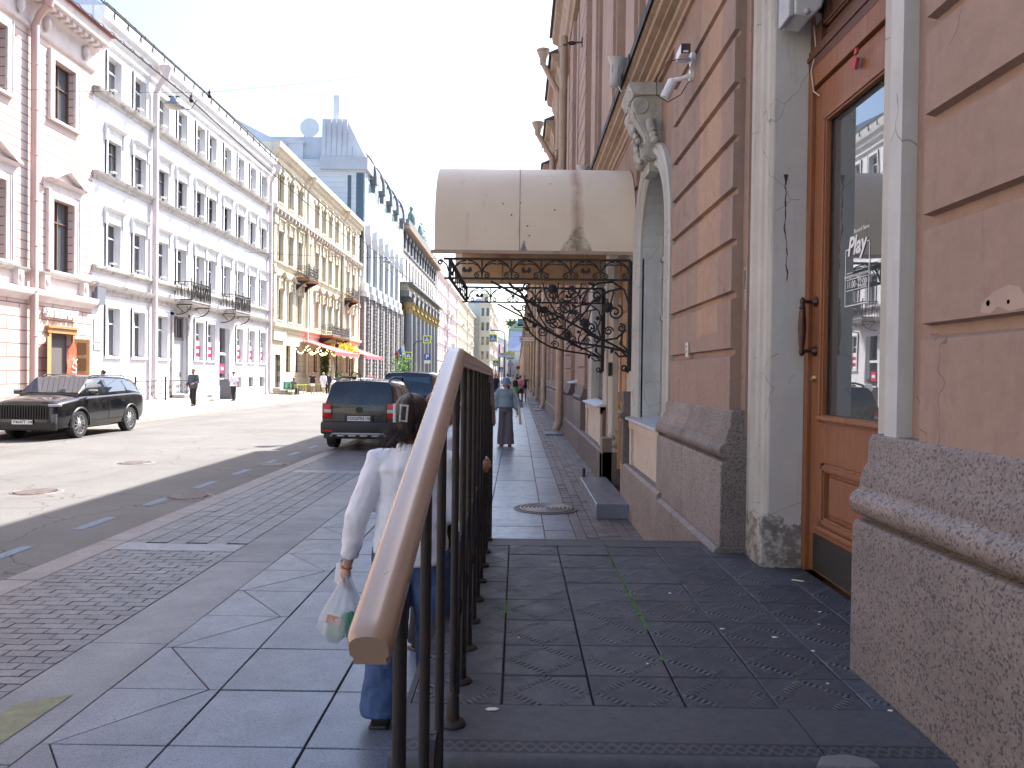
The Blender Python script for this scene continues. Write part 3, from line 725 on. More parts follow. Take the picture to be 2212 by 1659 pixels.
# plinth blocks with torus moulding
def plinth(mb, y0, y1, zb=0.45, split=None):
    up = [(1.75, zb), (XP, zb), (XP, 1.10), (XP + 0.012, 1.125), (XP + 0.05, 1.135)]
    up += [(XP + 0.05, 1.15)] + [(XP + 0.03 - 0.045 * sin(t), 1.20 - 0.052 * cos(t)) for t in [pi * k / 10 for k in range(1, 10)]]
    up += [(XP + 0.025, 1.258), (XP + 0.028, 1.29), (XP + 0.04, 1.33), (XP + 0.058, 1.36), (XP + 0.062, 1.45), (XP + 0.075, 1.475), (1.75, 1.48)]
    ys = [y0] + (split or []) + [y1]
    for a, c in zip(ys, ys[1:]): mb.ext(up, 'y', a + 0.002, c - 0.002)
b = MB(); plinth(b, -55, 3.2, -0.02, [-4, -1.2, 1.2]); plinth(b, 5.25, 7.68, 0.5, [6.5])
b.build('plinth', M_plinth, TB, smooth=30, bevel=0.008)
b = MB()
low = lambda z1: [(1.75, -0.2), (XL, -0.2), (XL, z1 - 0.03), (XL + 0.03, z1), (1.75, z1)]
b.ext(low(0.55), 'y', 5.25, 7.4); b.ext(low(0.60), 'y', 7.4, 10.0)
b.build('lower_plinth', M_plinth, TB, bevel=0.006)
b = MB(); b.box(1.34, 1.5, 9.80, 10.02, 0.5, 1.5); b.ext([(1.34, 1.15), (1.30, 1.17), (1.30, 1.22), (1.34, 1.25)], 'y', 9.80, 10.02)
b.ext(low(0.50), 'y', 12.17, 17.1); plinth(b, 17.0, 19.2, 0.5); b.ext(low(0.5), 'y', 17.1, 95)
plinth(b, 21.2, 27.2, 0.5, [23.9]); plinth(b, 27.2, 95, 0.5, [30, 34, 38, 44, 52, 62, 74]); b.box(1.38, 1.6, 19.2, 21.2, 0.5, 1.15)
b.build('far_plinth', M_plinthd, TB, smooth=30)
# door surround (architraves, reveals)
ap = [(1.85, 0), (1.58, 0), (1.58, 0.015), (1.566, 0.03), (1.566, 0.10), (1.578, 0.115), (1.578, 0.13), (1.562, 0.145), (1.562, 0.21), (1.572, 0.225), (1.572, 0.25), (1.548, 0.275), (1.545, 0.33), (1.555, 0.36), (1.85, 0.36)]
b = MB()
b.ext([(x, 4.895 + t) for x, t in ap], 'z', 0.5, 4.45)
b.build('door_surround', M_white, TB, smooth=25)
b = MB(); b.ext([(x, 3.41 - t) for x, t in ap], 'z', 1.44, 4.45); b.build('door_surround', M_white, TB, smooth=25)
b = MB(); b.box(1.585, 1.86, 4.885, 4.896, 0.52, 4.45); b.box(1.585, 1.86, 3.409, 3.42, 1.44, 4.45); b.box(1.46, 1.60, 3.0, 3.10, 1.45, 4.45); b.box(1.60, 1.86, 3.10, 3.47, 0.5, 1.44)
b.build('door_reveal', M_jamb, TB)
b = MB(); b.rbox((1.60, 5.02, 0.66), (0.12, 0.28, 0.34), bev=0.03); b.rbox((1.72, 4.90, 0.60), (0.25, 0.05, 0.22), bev=0.02); b.build('surround_base', whitem('crumbling base plaster', (0.42, 0.39, 0.34), 0.9), TB, smooth=40)
# main entrance door
D = thing('entrance_door', 'tall varnished wooden door with one glass panel and a dark kick plate in the near doorway', 'door', (1.81, 4.2, PZ)); 
D.parent = TB; D.location = Vector((1.81, 4.2, PZ)) - Vector((4, 6, 0)); del D['category']
WL[D.name] = Vector((1.81, 4.2, PZ))
b = MB()
b.box(1.79, 1.86, 4.82, 4.885, PZ, 3.60); b.box(1.79, 1.86, 3.47, 3.53, PZ, 3.60); b.box(1.79, 1.86, 3.53, 4.82, 3.48, 3.60)
b.build('door_frame', M_wood, D, bevel=0.004)
b = MB(); xl = 1.815
y0, y1 = 3.53, 4.815
b.box(xl, 1.865, 4.62, y1, PZ + 0.02, 3.47); b.box(xl, 1.865, y0, 3.70, PZ + 0.02, 3.47)
b.box(xl, 1.865, 3.70, 4.62, 3.24, 3.47); b.box(xl, 1.865, 3.70, 4.62, 1.20, 1.45); b.box(xl, 1.865, 3.70, 4.62, PZ + 0.02, 0.83)
b.box(xl + 0.02, 1.86, 3.70, 4.62, 0.83, 1.20)
def moulding(mb, x, ya, yb, za, zb, wd=0.045, d=0.02):
    for (a1, a2, c1, c2) in ((ya, yb, za, za + wd), (ya, yb, zb - wd, zb), (ya, ya + wd, za, zb), (yb - wd, yb, za, zb)):
        mb.box(x - d, x + 0.01, a1, a2, c1, c2); mb.box(x - d - 0.01, x, a1 + 0.012, a2 - 0.012, c1 + 0.012, c2 - 0.012)
moulding(b, xl, 3.68, 4.64, 1.44, 3.26); moulding(b, xl + 0.01, 3.70, 4.62, 0.83, 1.20, 0.05)
b.rbox((xl + 0.012, 4.16, 1.015), (0.02, 0.74, 0.22), bev=0.008)
b.rbox((xl - 0.012, 4.16, 1.465), (0.05, 0.98, 0.03), bev=0.008); b.rbox((xl - 0.012, 4.16, 0.815), (0.05, 0.98, 0.03), bev=0.008)
leaf = b.build('door_leaf', M_wood, D, bevel=0.003)
b = MB(); b.box(xl + 0.022, xl + 0.028, 3.72, 4.60, 1.48, 3.22); b.build('pane', M_glassd, leaf)
b = MB(); b.box(xl - 0.004, xl, 3.60, 4.74, PZ + 0.03, 0.76); b.build('kick_plate', M_black, leaf)
b = MB()
hz_ = [(0.0, 1.83), (0.012, 1.84), (0.017, 1.855), (0.012, 1.87), (0.015, 1.89), (0.020, 1.93), (0.024, 1.99), (0.024, 2.03), (0.020, 2.09), (0.015, 2.12), (0.02, 2.125), (0.015, 2.14), (0.012, 2.15), (0.018, 2.165), (0.012, 2.185), (0, 2.195)]
hx, hy = xl - 0.085, 4.755
b.lathe([(r, z) for r, z in hz_], (hx, hy, 0), 16)
for z in (1.865, 2.165):
    b.tube([(hx, hy, z), (xl - 0.015, hy, z)], 0.011, 10); b.lathe([(0.032, xl - 0.002), (0.03, xl - 0.012), (0.02, xl - 0.022), (0.013, xl - 0.03)], (0, hy, z), 16, 'x'); b.ball((hx, hy, z), 0.018, 10, 6)
b.build('handle', M_bronze, leaf, smooth=40)
b = MB(); b.lathe([(0.0, xl - 0.022), (0.016, xl - 0.022), (0.026, xl - 0.012), (0.028, xl + 0.001)], (0, hy, 1.70), 16, 'x'); b.build('lock', M_brass, leaf, smooth=40)
# transom with louvres
b = MB(); b.box(1.79, 1.90, 3.47, 4.885, 3.60, 3.72); b.box(1.78, 1.90, 3.47, 4.885, 3.655, 3.685); b.box(1.80, 1.90, 3.47, 4.885, 4.35, 4.45)
b.box(1.80, 1.90, 4.72, 4.885, 3.72, 4.35); b.box(1.80, 1.90, 3.47, 3.63, 3.72, 4.35); b.box(1.83, 1.9, 3.6, 4.75, 3.72, 4.4)
moulding(b, 1.83, 3.66, 4.70, 3.80, 4.33, 0.04)
b.build('transom', M_wood2, D, bevel=0.003)
b = MB()
for k in range(8): b.ext([(1.815, 3.98 + k * 0.035), (1.835, 4.005 + k * 0.035), (1.835, 4.0 + k * 0.035), (1.82, 3.977 + k * 0.035)], 'y', 3.85, 4.56)
b.box(1.812, 1.83, 4.555, 4.585, 3.95, 4.3); b.box(1.812, 1.83, 3.83, 3.855, 3.95, 4.3); b.build('louvre', mat('brown louvre metal', (0.13, 0.10, 0.08), 0.5), D)
# printed panel on the glass
M_print = mat('white print', (0.8, 0.8, 0.8), 0.6, bmp=0, var=0.02)
gx = xl + 0.018
b = MB()
def gl(ya, yb, za, zb, t=0.006):
    b.box(gx, gx + 0.001, ya, yb, za, zb)
Y1, Y2, Z1, Z2 = 4.39, 4.09, 2.10, 2.42
gl(Y1 - 0.006, Y1, Z1, Z2); gl(Y2, Y2 + 0.006, Z1, Z2 + 0.01); gl(Y2, Y1, Z1, Z1 + 0.006); gl(Y1 - 0.04, Y1, Z2 - 0.006, Z2); gl(Y2, Y2 + 0.03, Z2 + 0.004, Z2 + 0.01)
gl(Y2 + 0.02, Y1 - 0.02, 2.185, 2.189); gl(Y2 + 0.02, Y1 - 0.02, 2.245, 2.249); gl(4.30, Y1 - 0.02, 2.282, 2.286)
b.build('print_frame', M_print, leaf)
fm = lambda y, z: frame4((gx, y, z), (0, -1, 0), (0, 0, 1))
text('Play', 0.14, M_print, leaf, fm(4.25, 2.425), 'lettering', 0.0006, shear=0.25, bold=0.004)
text('Record Store', 0.034, M_print, leaf, fm(4.19, 2.505), 'lettering', 0.0006)
text('11.00–22.00', 0.055, M_print, leaf, fm(4.24, 2.217), 'lettering', 0.0006, sx=0.9)
text('понедельник', 0.028, M_print, leaf, fm(4.31, 2.265), 'lettering', 0.0006); text('воскресенье', 0.028, M_print, leaf, fm(4.17, 2.265), 'lettering', 0.0006)
# granite pier-side: slots, boxes
# second door (under canopy)
D2 = thing('canopy_door', 'x', 'door', (1.62, 11.2, 0.35)); D2.parent = TB; D2.location = Vector((1.62, 11.2, 0.35)) - Vector((4, 6, 0)); WL[D2.name] = Vector((1.62, 11.2, 0.35)); del D2['category']; D2['label'] = 'light brown panelled double door beneath the metal canopy'
b = MB(); b.box(1.60, 1.66, 10.25, 12.15, 0.25, 3.5)
for yc in (10.75, 11.65):
    moulding(b, 1.60, yc - 0.36, yc + 0.36, 0.35, 1.05); moulding(b, 1.60, yc - 0.36, yc + 0.36, 1.25, 2.5); moulding(b, 1.60, yc - 0.36, yc + 0.36, 2.65, 3.3)
b.box(1.57, 1.60, 11.17, 11.23, 0.25, 2.6); b.box(1.56, 1.60, 10.25, 12.15, 1.10, 1.18); b.box(1.57, 1.6, 10.2, 10.3, 0.25, 3.5); b.box(1.57, 1.6, 12.1, 12.2, 0.25, 3.5)
dl = b.build('door_leaf', M_wood3, D2, bevel=0.004)
b = MB(); b.tube([(1.53, 11.30, 1.15), (1.53, 11.30, 1.38)], 0.015, 8); b.ball((1.53, 11.3, 1.27), 0.03, 8, 6); b.tube([(1.53, 11.12, 1.15), (1.53, 11.12, 1.38)], 0.015, 8); b.build('handle', M_brass, dl, smooth=40)
b = MB(); b.box(1.57, 1.62, 12.02, 12.10, 1.45, 2.9); b.build('notice_board', mat('grey notice', (0.5, 0.5, 0.5), 0.6), D2)
b = MB()
for ya in (10.05, 12.17): b.ext([(x - 0.09, ya + t * 0.9) for x, t in ap], 'z', 0.5, 3.6)
b.ext([(x - 0.07, 13.2 + t * 0.8) for x, t in ap], 'z', 1.2, 3.6); b.ext([(x - 0.07, 15.9 + t * 0.8) for x, t in ap], 'z', 1.2, 3.6)
b.box(1.46, 1.8, 10.05, 12.5, 3.45, 3.62); b.box(1.53, 1.8, 13.3, 16.1, 3.45, 3.6)
b.build('door_surround', M_white, TB, smooth=25)
b = MB(); b.box(1.335, 1.5, 12.17, 12.5, 0.0, 0.72); b.build('pier_foot', M_plinth, TB, bevel=0.01)
b = MB(); b.box(1.66, 1.7, 13.4, 16.0, 1.2, 3.5); b.box(1.70, 1.75, 19.0, 21.3, 1.2, 4.5)
b.split('window_pane', M_glass, TB)
for k, (ya, yb, z) in enumerate(((13.3, 16.0, 1.16), (19.2, 21.1, 1.50))):
    b = MB(); b.ext([(1.34 + 0.0 * k, z), (1.34, z + 0.02), (1.6, z + 0.08), (1.6, z)], 'y', ya, yb); b.build('window_sill', M_tin, TB)
b = MB(); b.box(1.45, 1.52, 13.4, 16.0, 0.5, 1.1); b.box(1.42, 1.46, 13.3, 13.5, 0.5, 1.15); b.box(1.42, 1.46, 15.9, 16.1, 0.5, 1.15); b.box(1.41, 1.46, 13.3, 16.1, 1.04, 1.15); b.build('window_apron', MATS['cream apron plaster'], TB)
# string cornice with tarred flashing
b = MB()
cp_ = [(1.75, 4.84), (1.46, 4.84), (1.45, 4.86), (1.42, 4.865), (1.41, 4.90), (1.375, 4.92), (1.37, 4.965), (1.31, 4.98), (1.305, 5.0), (1.245, 5.02), (1.24, 5.07), (1.205, 5.085), (1.195, 5.12), (1.75, 5.14)]
b.ext(cp_, 'y', -55, 95); b.build('string_cornice', M_tan, TB, smooth=25)
b = MB()
rk = random.Random(2); yy = -3.5
while yy < 95:
    L = rk.uniform(0.35, 0.7) * (1 if yy < 30 else 4); j = rk.uniform(-0.008, 0.006)
    b.ext([(1.165 + j, 5.095 + j), (1.16 + j, 5.175), (1.75, 5.30), (1.75, 5.14), (1.20, 5.13)], 'y', yy, yy + L + 0.01); yy += L
b.build('cornice_flashing', M_slate, TB)
# upper storeys
b = MB()
b.box(1.62, 2.0, -55, 30, 5.1, 11.9); b.box(1.62, 2.0, 30, 95, 5.1, 10.2)
UG = [5.5 + k * 0.40 for k in range(24)]
for y0, y1 in ((17.0, 18.9), (21.2, 22.5), (29.0, 30.5), (36, 37.5), (44, 45.5), (53, 54.5)): b.ext(rust_poly(1.40, 1.7, 5.15, 11.3 if y0 < 28 else 9.7, UG, 0.035, 0.04), 'y', y0, y1)
for y0, y1, x in ((9.0, 9.5, 1.5), (10.2, 11.0, 1.46), (12.2, 13.2, 1.42), (13.9, 14.5, 1.50), (15.2, 15.8, 1.44), (16.1, 16.7, 1.50), (19.6, 20.0, 1.52), (20.4, 20.9, 1.48), (24.5, 25.5, 1.50), (26.3, 27.2, 1.46), (31.5, 33.5, 1.5), (39, 42, 1.5), (47, 51, 1.5)):
    zt_ = 11.2 if y0 < 28 else 9.6; b.box(x, 1.65, y0, y1, 5.2, zt_); b.box(x + 0.05, 1.65, y0 - 0.12, y1 + 0.12, 5.2, zt_)
b.build('upper_wall', M_terra2, TB)
b = MB()
for k in range(22):
    y = 6.0 + k * 4.1
    b.box(1.60, 1.625, y, y + 1.4, 6.0, 8.6); b.box(1.60, 1.625, y, y + 1.4, 9.2, 9.55)
b.split('upper_window_pane', M_glass, TB)
b = MB()
for y0, y1, z in ((-55, 25.6, 12.75), (25.6, 30, 12.25), (30, 33.6, 11.5), (33.6, 95, 10.8)):
    b.ext([(2.2, z - 1.1), (1.42, z - 1.1), (1.38, z - 0.95), (1.30, z - 0.9), (1.28, z - 0.6), (1.2, z - 0.45), (1.18, z - 0.30), (1.02, z - 0.22), (0.98, z - 0.02), (2.2, z - 0.02)], 'y', y0, y1)
b.build('eaves_cornice', M_tan, TB, smooth=25)
b = MB()
for y0, y1, z in ((-55, 25.6, 12.75), (25.6, 30, 12.25), (30, 33.6, 11.5), (33.6, 95, 10.8)):
    b.ext([(0.93, z - 0.06), (0.90, z - 0.05), (0.90, z + 0.02), (4.0, z + 1.3), (9, z + 1.3), (9, z - 0.2), (1.0, z - 0.01)], 'y', y0, y1)
b.build('roof', mat('dark sheet roof', (0.06, 0.06, 0.065), 0.6), TB)
b = MB(); b.box(2.2, 9, -55, 33, -0.2, 11.3); b.box(2.2, 9, 33, 95, -0.2, 10.4); b.box(1.78, 2.3, -55, 3.1, -0.2, 4.9); b.box(1.95, 2.3, 3.1, 5.3, -0.2, 4.9); b.box(1.805, 2.3, 5.3, 95, -0.2, 4.9); b.build('building_core', M_terra2, TB)
# downpipes
def dpipe(x, y, z0, z1, r=0.115, head=None, elbow=True, extra=None):
    b = MB(); pts = [(x, y, z1), (x, y, z0 + 0.35)]
    if elbow: pts += [(x - 0.01, y, z0 + 0.28), (x - 0.10, y - 0.02, z0 + 0.05)]
    b.tube(pts, r, 14)
    z = z0 + 0.5
    while z < z1: b.lathe([(r + 0.001, z), (r + 0.009, z + 0.006), (r + 0.009, z + 0.03), (r + 0.001, z + 0.036)], (x, y, 0), 14); z += 1.35
    if head:
        hz, hx = head; b.tube([(x, y, z1), (x - 0.04, y, z1 + 0.1), (hx, y, hz - 0.45)], r * 0.9, 12)
        b.lathe([(r, hz - 0.5), (r * 1.1, hz - 0.3), (r * 1.9, hz - 0.1), (r * 2.1, hz), (r * 1.8, hz)], (hx, y, 0), 12)
    return b.build('downpipe', M_pipe, TB, smooth=45)
dpipe(1.24, 22.9, 0.03, 11.6, 0.118); dpipe(1.27, 37.7, 0.03, 9.9, 0.115); dpipe(1.26, 48.9, 0.05, 9.9, 0.14); dpipe(1.3, 26.6, 9.0, 11.2, 0.11, (12.75, 0.74), False); dpipe(1.3, 31.6, 8.4, 10.4, 0.12, (11.9, 0.70), False)
dpipe(1.28, 62, 0.0, 9.9, 0.10); dpipe(1.28, 74, 0.0, 9.9, 0.13); dpipe(1.28, 90, 0.0, 9.9, 0.1)
# small stuff on the wall
b = MB(); b.rbox((1.45, 6.68, 1.93), (0.012, 0.085, 0.125), bev=0.003); p_ = b.build('number_plate', mat('white enamel plate', (0.62, 0.62, 0.6), 0.4), TB)
M_ink = mat('dark ink', (0.03, 0.03, 0.03), 0.6, bmp=0)
b = MB(); xx = 1.4435
for z in (1.875, 1.985): b.box(xx, xx + 0.0005, 6.645, 6.715, z, z + 0.002)
for i, (a, z) in enumerate(((6.70, 1.95), (6.68, 1.95), (6.66, 1.95), (6.70, 1.90), (6.675, 1.90), (6.655, 1.91))): b.box(xx, xx + 0.0005, a - 0.006, a + 0.004, z, z + 0.018)
b.tube([(xx, 6.70, 1.955), (xx, 6.68, 1.925), (xx, 6.66, 1.915)], 0.002, 5); b.build('plate_marking', M_ink, p_)
b = MB(); b.rbox((1.543, 5.29, 2.30), (0.02, 0.05, 0.30), bev=0.004); p_ = b.build('intercom', mat('steel intercom', (0.35, 0.34, 0.33), 0.4, metal=0.5), TB)
b = MB()
for k in range(9): b.box(1.531, 1.534, 5.275, 5.305, 2.30 + k * 0.014, 2.306 + k * 0.014)
b.build('speaker_slots', M_ink, p_)
b = MB(); b.rbox((1.44, 12.2, 1.80), (0.05, 0.10, 0.22), bev=0.01); b.build('intercom', M_black, TB)
# crack on the jamb
b = MB(); rk = random.Random(9); y, z = 1.655, 2.93; pts = [(1.66, z)]
while z > 2.35: z -= rk.uniform(0.02, 0.05); y += rk.uniform(-0.006, 0.009); pts.append((y, z))
for (a, z1), (c, z2) in zip(pts, pts[1:]):
    wv = rk.uniform(0.0015, 0.005); b.quad((a - wv, 4.8835, z1), (a + wv, 4.8835, z1), (c + wv, 4.8835, z2), (c - wv, 4.8835, z2))
b.add([(1.645, 4.8835, 2.97), (1.675, 4.8835, 2.97), (1.662, 4.8835, 2.90)], [(0, 1, 2)])
b.build('plaster_crack', M_ink, TB, fix=False)
# broken plaster spot on near pier
b = MB(); b.ext([(2.235, 1.915), (2.28, 1.975), (2.33, 1.985), (2.40, 1.975), (2.46, 1.945), (2.47, 1.915), (2.42, 1.905), (2.38, 1.925), (2.32, 1.905)], 'x', 1.4592, 1.462); b.build('plaster_patch', mat('bare pink plaster', (0.40, 0.29, 0.235), 0.9), TB)
b = MB(); b.lathe([(0.0, 1.4585), (0.010, 1.4585)], (0, 2.43, 1.94), 8, 'x'); b.lathe([(0.0, 1.4585), (0.007, 1.4585)], (0, 2.33, 1.935), 8, 'x'); b.build('screw_hole', M_ink, TB)
# door step under the canopy
t = thing('door_step', 'low grey granite step in front of the brown door under the canopy', 'step', (1.15, 10.4, 0))
b = MB(); b.rbox((1.15, 10.42, 0.09), (0.40, 2.45, 0.18), bev=0.012); b.build('tread', M_slab, t)
b = MB(); b.box(1.0, 1.04, 11.7, 11.78, 0.0, 0.30); b.build('iron_stub', M_black, t)
for i, y in enumerate((22.3, 37.2, 45.0, 52.5)):
    b = MB(); b.rbox((1.05, y, 0.02), (0.5, 0.9, 0.05), bev=0.01)
    o = b.build('drain_stone', M_slab); tag(o, ['flat grey splash stone under the nearest downpipe', 'flat grey splash stone under the second downpipe', 'thin splash stone by the foot of the third downpipe', 'farthest splash stone beside the wall foot'][i], 'splash stone', 'splash stones under the downpipes')

# ---------------------------------------------------------------- canopy
CN = thing('entrance_canopy', 'curved beige metal canopy with rust stains over scrolled black ironwork', 'canopy', (1.45, 11.37, 3.2))
def canm():
    m, nt, b = new_mat('beige canopy sheet')
    p = pos(nt); sp = N(nt, 'ShaderNodeSeparateXYZ', i_0=p); x, z = sp.outputs[0], sp.outputs[2]
    c = mixc(nt, ramp(nt, noise(nt, 1.5, 5), [(0.3, 0.0), (0.7, 1.0)]).outputs[0], (0.76, 0.62, 0.46), (0.82, 0.68, 0.51))
    n = noise(nt, 6, 7, 0.7); wob = math_(nt, 'MULTIPLY', math_(nt, 'SUBTRACT', noise(nt, 4, 5, 0.7), 0.5), 0.25)
    dx = math_(nt, 'ABSOLUTE', math_(nt, 'SUBTRACT', math_(nt, 'ADD', x, math_(nt, 'MULTIPLY', wob, 0.4)), 0.72))
    rs = math_(nt, 'MULTIPLY', math_(nt, 'LESS_THAN', z, 5.0), ramp(nt, dx, [(0.0, 0.85), (0.09, 0.0)]).outputs[0]); rs = math_(nt, 'MULTIPLY', rs, ramp(nt, n, [(0.3, 0.5), (0.6, 1.0)]).outputs[0])
    c = mixc(nt, rs, c, (0.36, 0.20, 0.115))
    # grey-green growth widening towards the bottom edge
    tri = math_(nt, 'SUBTRACT', math_(nt, 'MULTIPLY', math_(nt, 'SUBTRACT', 3.62, z), 0.62), math_(nt, 'ADD', dx, math_(nt, 'MULTIPLY', wob, 0.9)))
    c = mixc(nt, math_(nt, 'MULTIPLY', ramp(nt, tri, [(0.0, 0.0), (0.04, 0.85)]).outputs[0], ramp(nt, noise(nt, 22, 5, 0.7), [(0.35, 0.2), (0.6, 1.0)]).outputs[0]), c, (0.17, 0.145, 0.085))
    d2 = math_(nt, 'ABSOLUTE', math_(nt, 'SUBTRACT', x, 0.06)); tri2 = math_(nt, 'SUBTRACT', math_(nt, 'MULTIPLY', math_(nt, 'SUBTRACT', 3.42, z), 0.35), math_(nt, 'ADD', d2, math_(nt, 'MULTIPLY', wob, 0.9)))
    c = mixc(nt, ramp(nt, tri2, [(0.0, 0.0), (0.02, 0.9)]).outputs[0], c, (0.13, 0.12, 0.13))
    # chips and drips
    dr_ = math_(nt, 'MULTIPLY', math_(nt, 'GREATER_THAN', noise(nt, 1.0, 6, 0.7, pos(nt, (7, 7, 0.9))), 0.63), 0.15); c = mixc(nt, dr_, c, (0.30, 0.22, 0.16))
    c = mixc(nt, math_(nt, 'MULTIPLY', math_(nt, 'GREATER_THAN', noise(nt, 13, 7, 0.8), 0.71), 0.4), c, (0.28, 0.2, 0.15))
    v = N(nt, 'ShaderNodeTexVoronoi', i_Scale=4.5, i_Vector=p, i_Randomness=1.0)
    c = mixc(nt, math_(nt, 'MULTIPLY', math_(nt, 'LESS_THAN', v.outputs[0], 0.055), 0.85), c, (0.10, 0.07, 0.05))
    nt.links.new(c, b.inputs['Base Color']); b.inputs['Roughness'].default_value = 0.45
    bump(nt, b, noise(nt, 1.5, 4), 0.35, 0.03)
    return m
M_can = canm()
ya, yb, zb_ = 9.75, 12.99, 3.235
def prof(o=0.0):
    R = 0.86; P = [(ya + o, zb_), (ya + o, 3.60)]
    P += [(ya + o + (R - o) - (R - o) * cos(t), 3.60 + (R - o) * sin(t) * 1.0) for t in [pi / 2 * k / 12 for k in range(1, 13)]]
    top = P[-1][1]; P += [((ya + yb) / 2, top + 0.05)]
    Q = [(ya + yb - y, z) for y, z in P[:-1]][::-1]
    return P + Q
b = MB(); A, B = prof(0), prof(0.025)
for (x0, x1) in ((-1.06, 0.0), (0.003, 1.45)):
    n = len(A); vs = []
    for x, dy in ((x0, 0), (x1, 0)):
        for q in (A, B): vs += [(x, y, z) for y, z in q]
    fs = []
    for k in range(n - 1):
        fs += [(k, k + 1, 2 * n + k + 1, 2 * n + k), (n + k, 3 * n + k, 3 * n + k + 1, n + k + 1), (k, n + k, n + k + 1, k + 1), (2 * n + k, 2 * n + k + 1, 3 * n + k + 1, 3 * n + k)]
    fs += [(0, 2 * n, 3 * n, n), (n - 1, 2 * n - 1, 4 * n - 1, 3 * n - 1)]
    b.add(vs, fs)
b.split('roof_sheet', M_can, CN, 30)
b = MB()
for k in range(len(A) - 1):
    (y1, z1), (y2, z2) = A[k], A[k + 1]; b.tube([(0.0015, y1, z1), (0.0015, y2, z2)], 0.006, 6)
b.box(-1.10, 1.45, ya - 0.035, ya + 0.0, zb_ - 0.03, zb_ + 0.012); b.box(-1.10, 1.45, yb, yb + 0.03, zb_ - 0.03, zb_ + 0.01)
b.build('drip_edge', mat('tan drip edge', (0.42, 0.30, 0.21), 0.5, dirt=(0.15, 0.08, 0.05), dirtamt=0.7, dscale=3), CN)
b = MB()   # tan inner lining panels of the vault
for i in range(7):
    x0 = -0.95 + i * 0.34
    b.box(x0 + 0.006, x0 + 0.334, yb - 0.06, yb - 0.05, 3.20, 3.75); b.box(x0 + 0.006, x0 + 0.334, ya + 0.05, yb - 0.05, 3.72, 3.73)
b.split('lining_panel', mat('tan lining panel', (0.50, 0.34, 0.2), 0.6, island=0.12, dirt=(0.3, 0.12, 0.06), dirtamt=0.8, dscale=2.5), CN)
def frieze(y, nm, x0=-0.885, x1=1.40, zt=3.13, zl=2.90, r=0.0088):
    b = MB()
    b.box(x0 - 0.06, x1, y - 0.014, y + 0.014, zt, zt + 0.028); b.box(x0 - 0.05, x1 + 0.02, y - 0.014, y + 0.014, zl - 0.012, zl + 0.012)
    b.box(x0, x0 + 0.04, y - 0.02, y + 0.02, zl, zt)
    m = (x1 - x0) / 6.15
    for k in range(7):
        c = x0 + 0.05 + m * k + (0 if k else -0.0)
        if k: b.tube([(c, y, zl), (c, y, zt)], r * 1.2, 6)
        for s_ in (-1, 1):
            if k == 0 and s_ < 0: continue
            # big arc to the neighbour
            b.tube([(c + s_ * (0.006 + (m / 2 - 0.02) * (1 - cos(t))), y, zl + 0.06 + (zt - zl - 0.065) * sin(t)) for t in [pi / 2 * j / 8 for j in range(9)]], r, 6)
            b.tube([(c + s_ * (0.004 + 0.13 * (1 - cos(t))), y, zl + 0.05 + 0.14 * sin(t)) for t in [pi * 0.62 * j / 8 for j in range(9)]], r * 0.9, 6)
            b.tube([(px, y, pz) for px, pz in spiral((c + s_ * 0.062, zl + 0.042), 0.036, 0.008, pi / 2 if s_ > 0 else pi / 2, 1.35 * s_ * -1, 16)], r * 0.9, 6)
            b.tube([(c + s_ * 0.01, y, zl + 0.11), (c + s_ * 0.03, y, zl + 0.085), (c + s_ * 0.062, y, zl + 0.078)], r * 0.9, 6)
            if k % 2 == (0 if s_ > 0 else 0) or True:
                if (k + (0 if s_ > 0 else 1)) % 2 == 0:
                    lx, lz = c + s_ * 0.135, zl + 0.10
                    b.ext([(lx, lz + 0.04), (lx + s_ * 0.02, lz + 0.045), (lx + s_ * 0.045, lz + 0.01), (lx + s_ * 0.065, lz - 0.02), (lx + s_ * 0.04, lz - 0.015), (lx + s_ * 0.025, lz - 0.035), (lx + s_ * 0.008, lz - 0.012), (lx - s_ * 0.012, lz - 0.02), (lx - s_ * 0.01, lz + 0.015)], 'y', y - 0.008, y + 0.004)
        b.ball((c, y, zl + 0.06), (0.012, 0.012, 0.03), 8, 6)
    # outward curl at the street end
    b.tube([(x0 + 0.0, y, zl + 0.09), (x0 - 0.02, y, zl + 0.17), (x0 - 0.08, y, zt - 0.01)], r * 1.2, 6); b.tube([(px, y, pz) for px, pz in spiral((x0 - 0.10, zt - 0.03), 0.035, 0.01, 0.4, 1.3, 14)], r * 1.1, 6)
    return b.build(nm, M_rust, CN, smooth=40)
frieze(ya + 0.03, 'near_frieze'); frieze(yb - 0.03, 'far_frieze')
b = MB(); b.box(-0.885, -0.85, ya, yb, 3.10, 3.15); b.box(-0.885, -0.855, ya, yb, 2.89, 2.92)
for k in range(9):
    y = ya + 0.2 + k * 0.36
    for s_ in (-1, 1): b.tube([(-0.868, y + s_ * 0.17 * (1 - cos(t)), 2.93 + 0.18 * sin(t)) for t in [pi / 2 * j / 6 for j in range(7)]], 0.007, 6)
b.build('street_side_frieze', M_rust, CN, smooth=40)
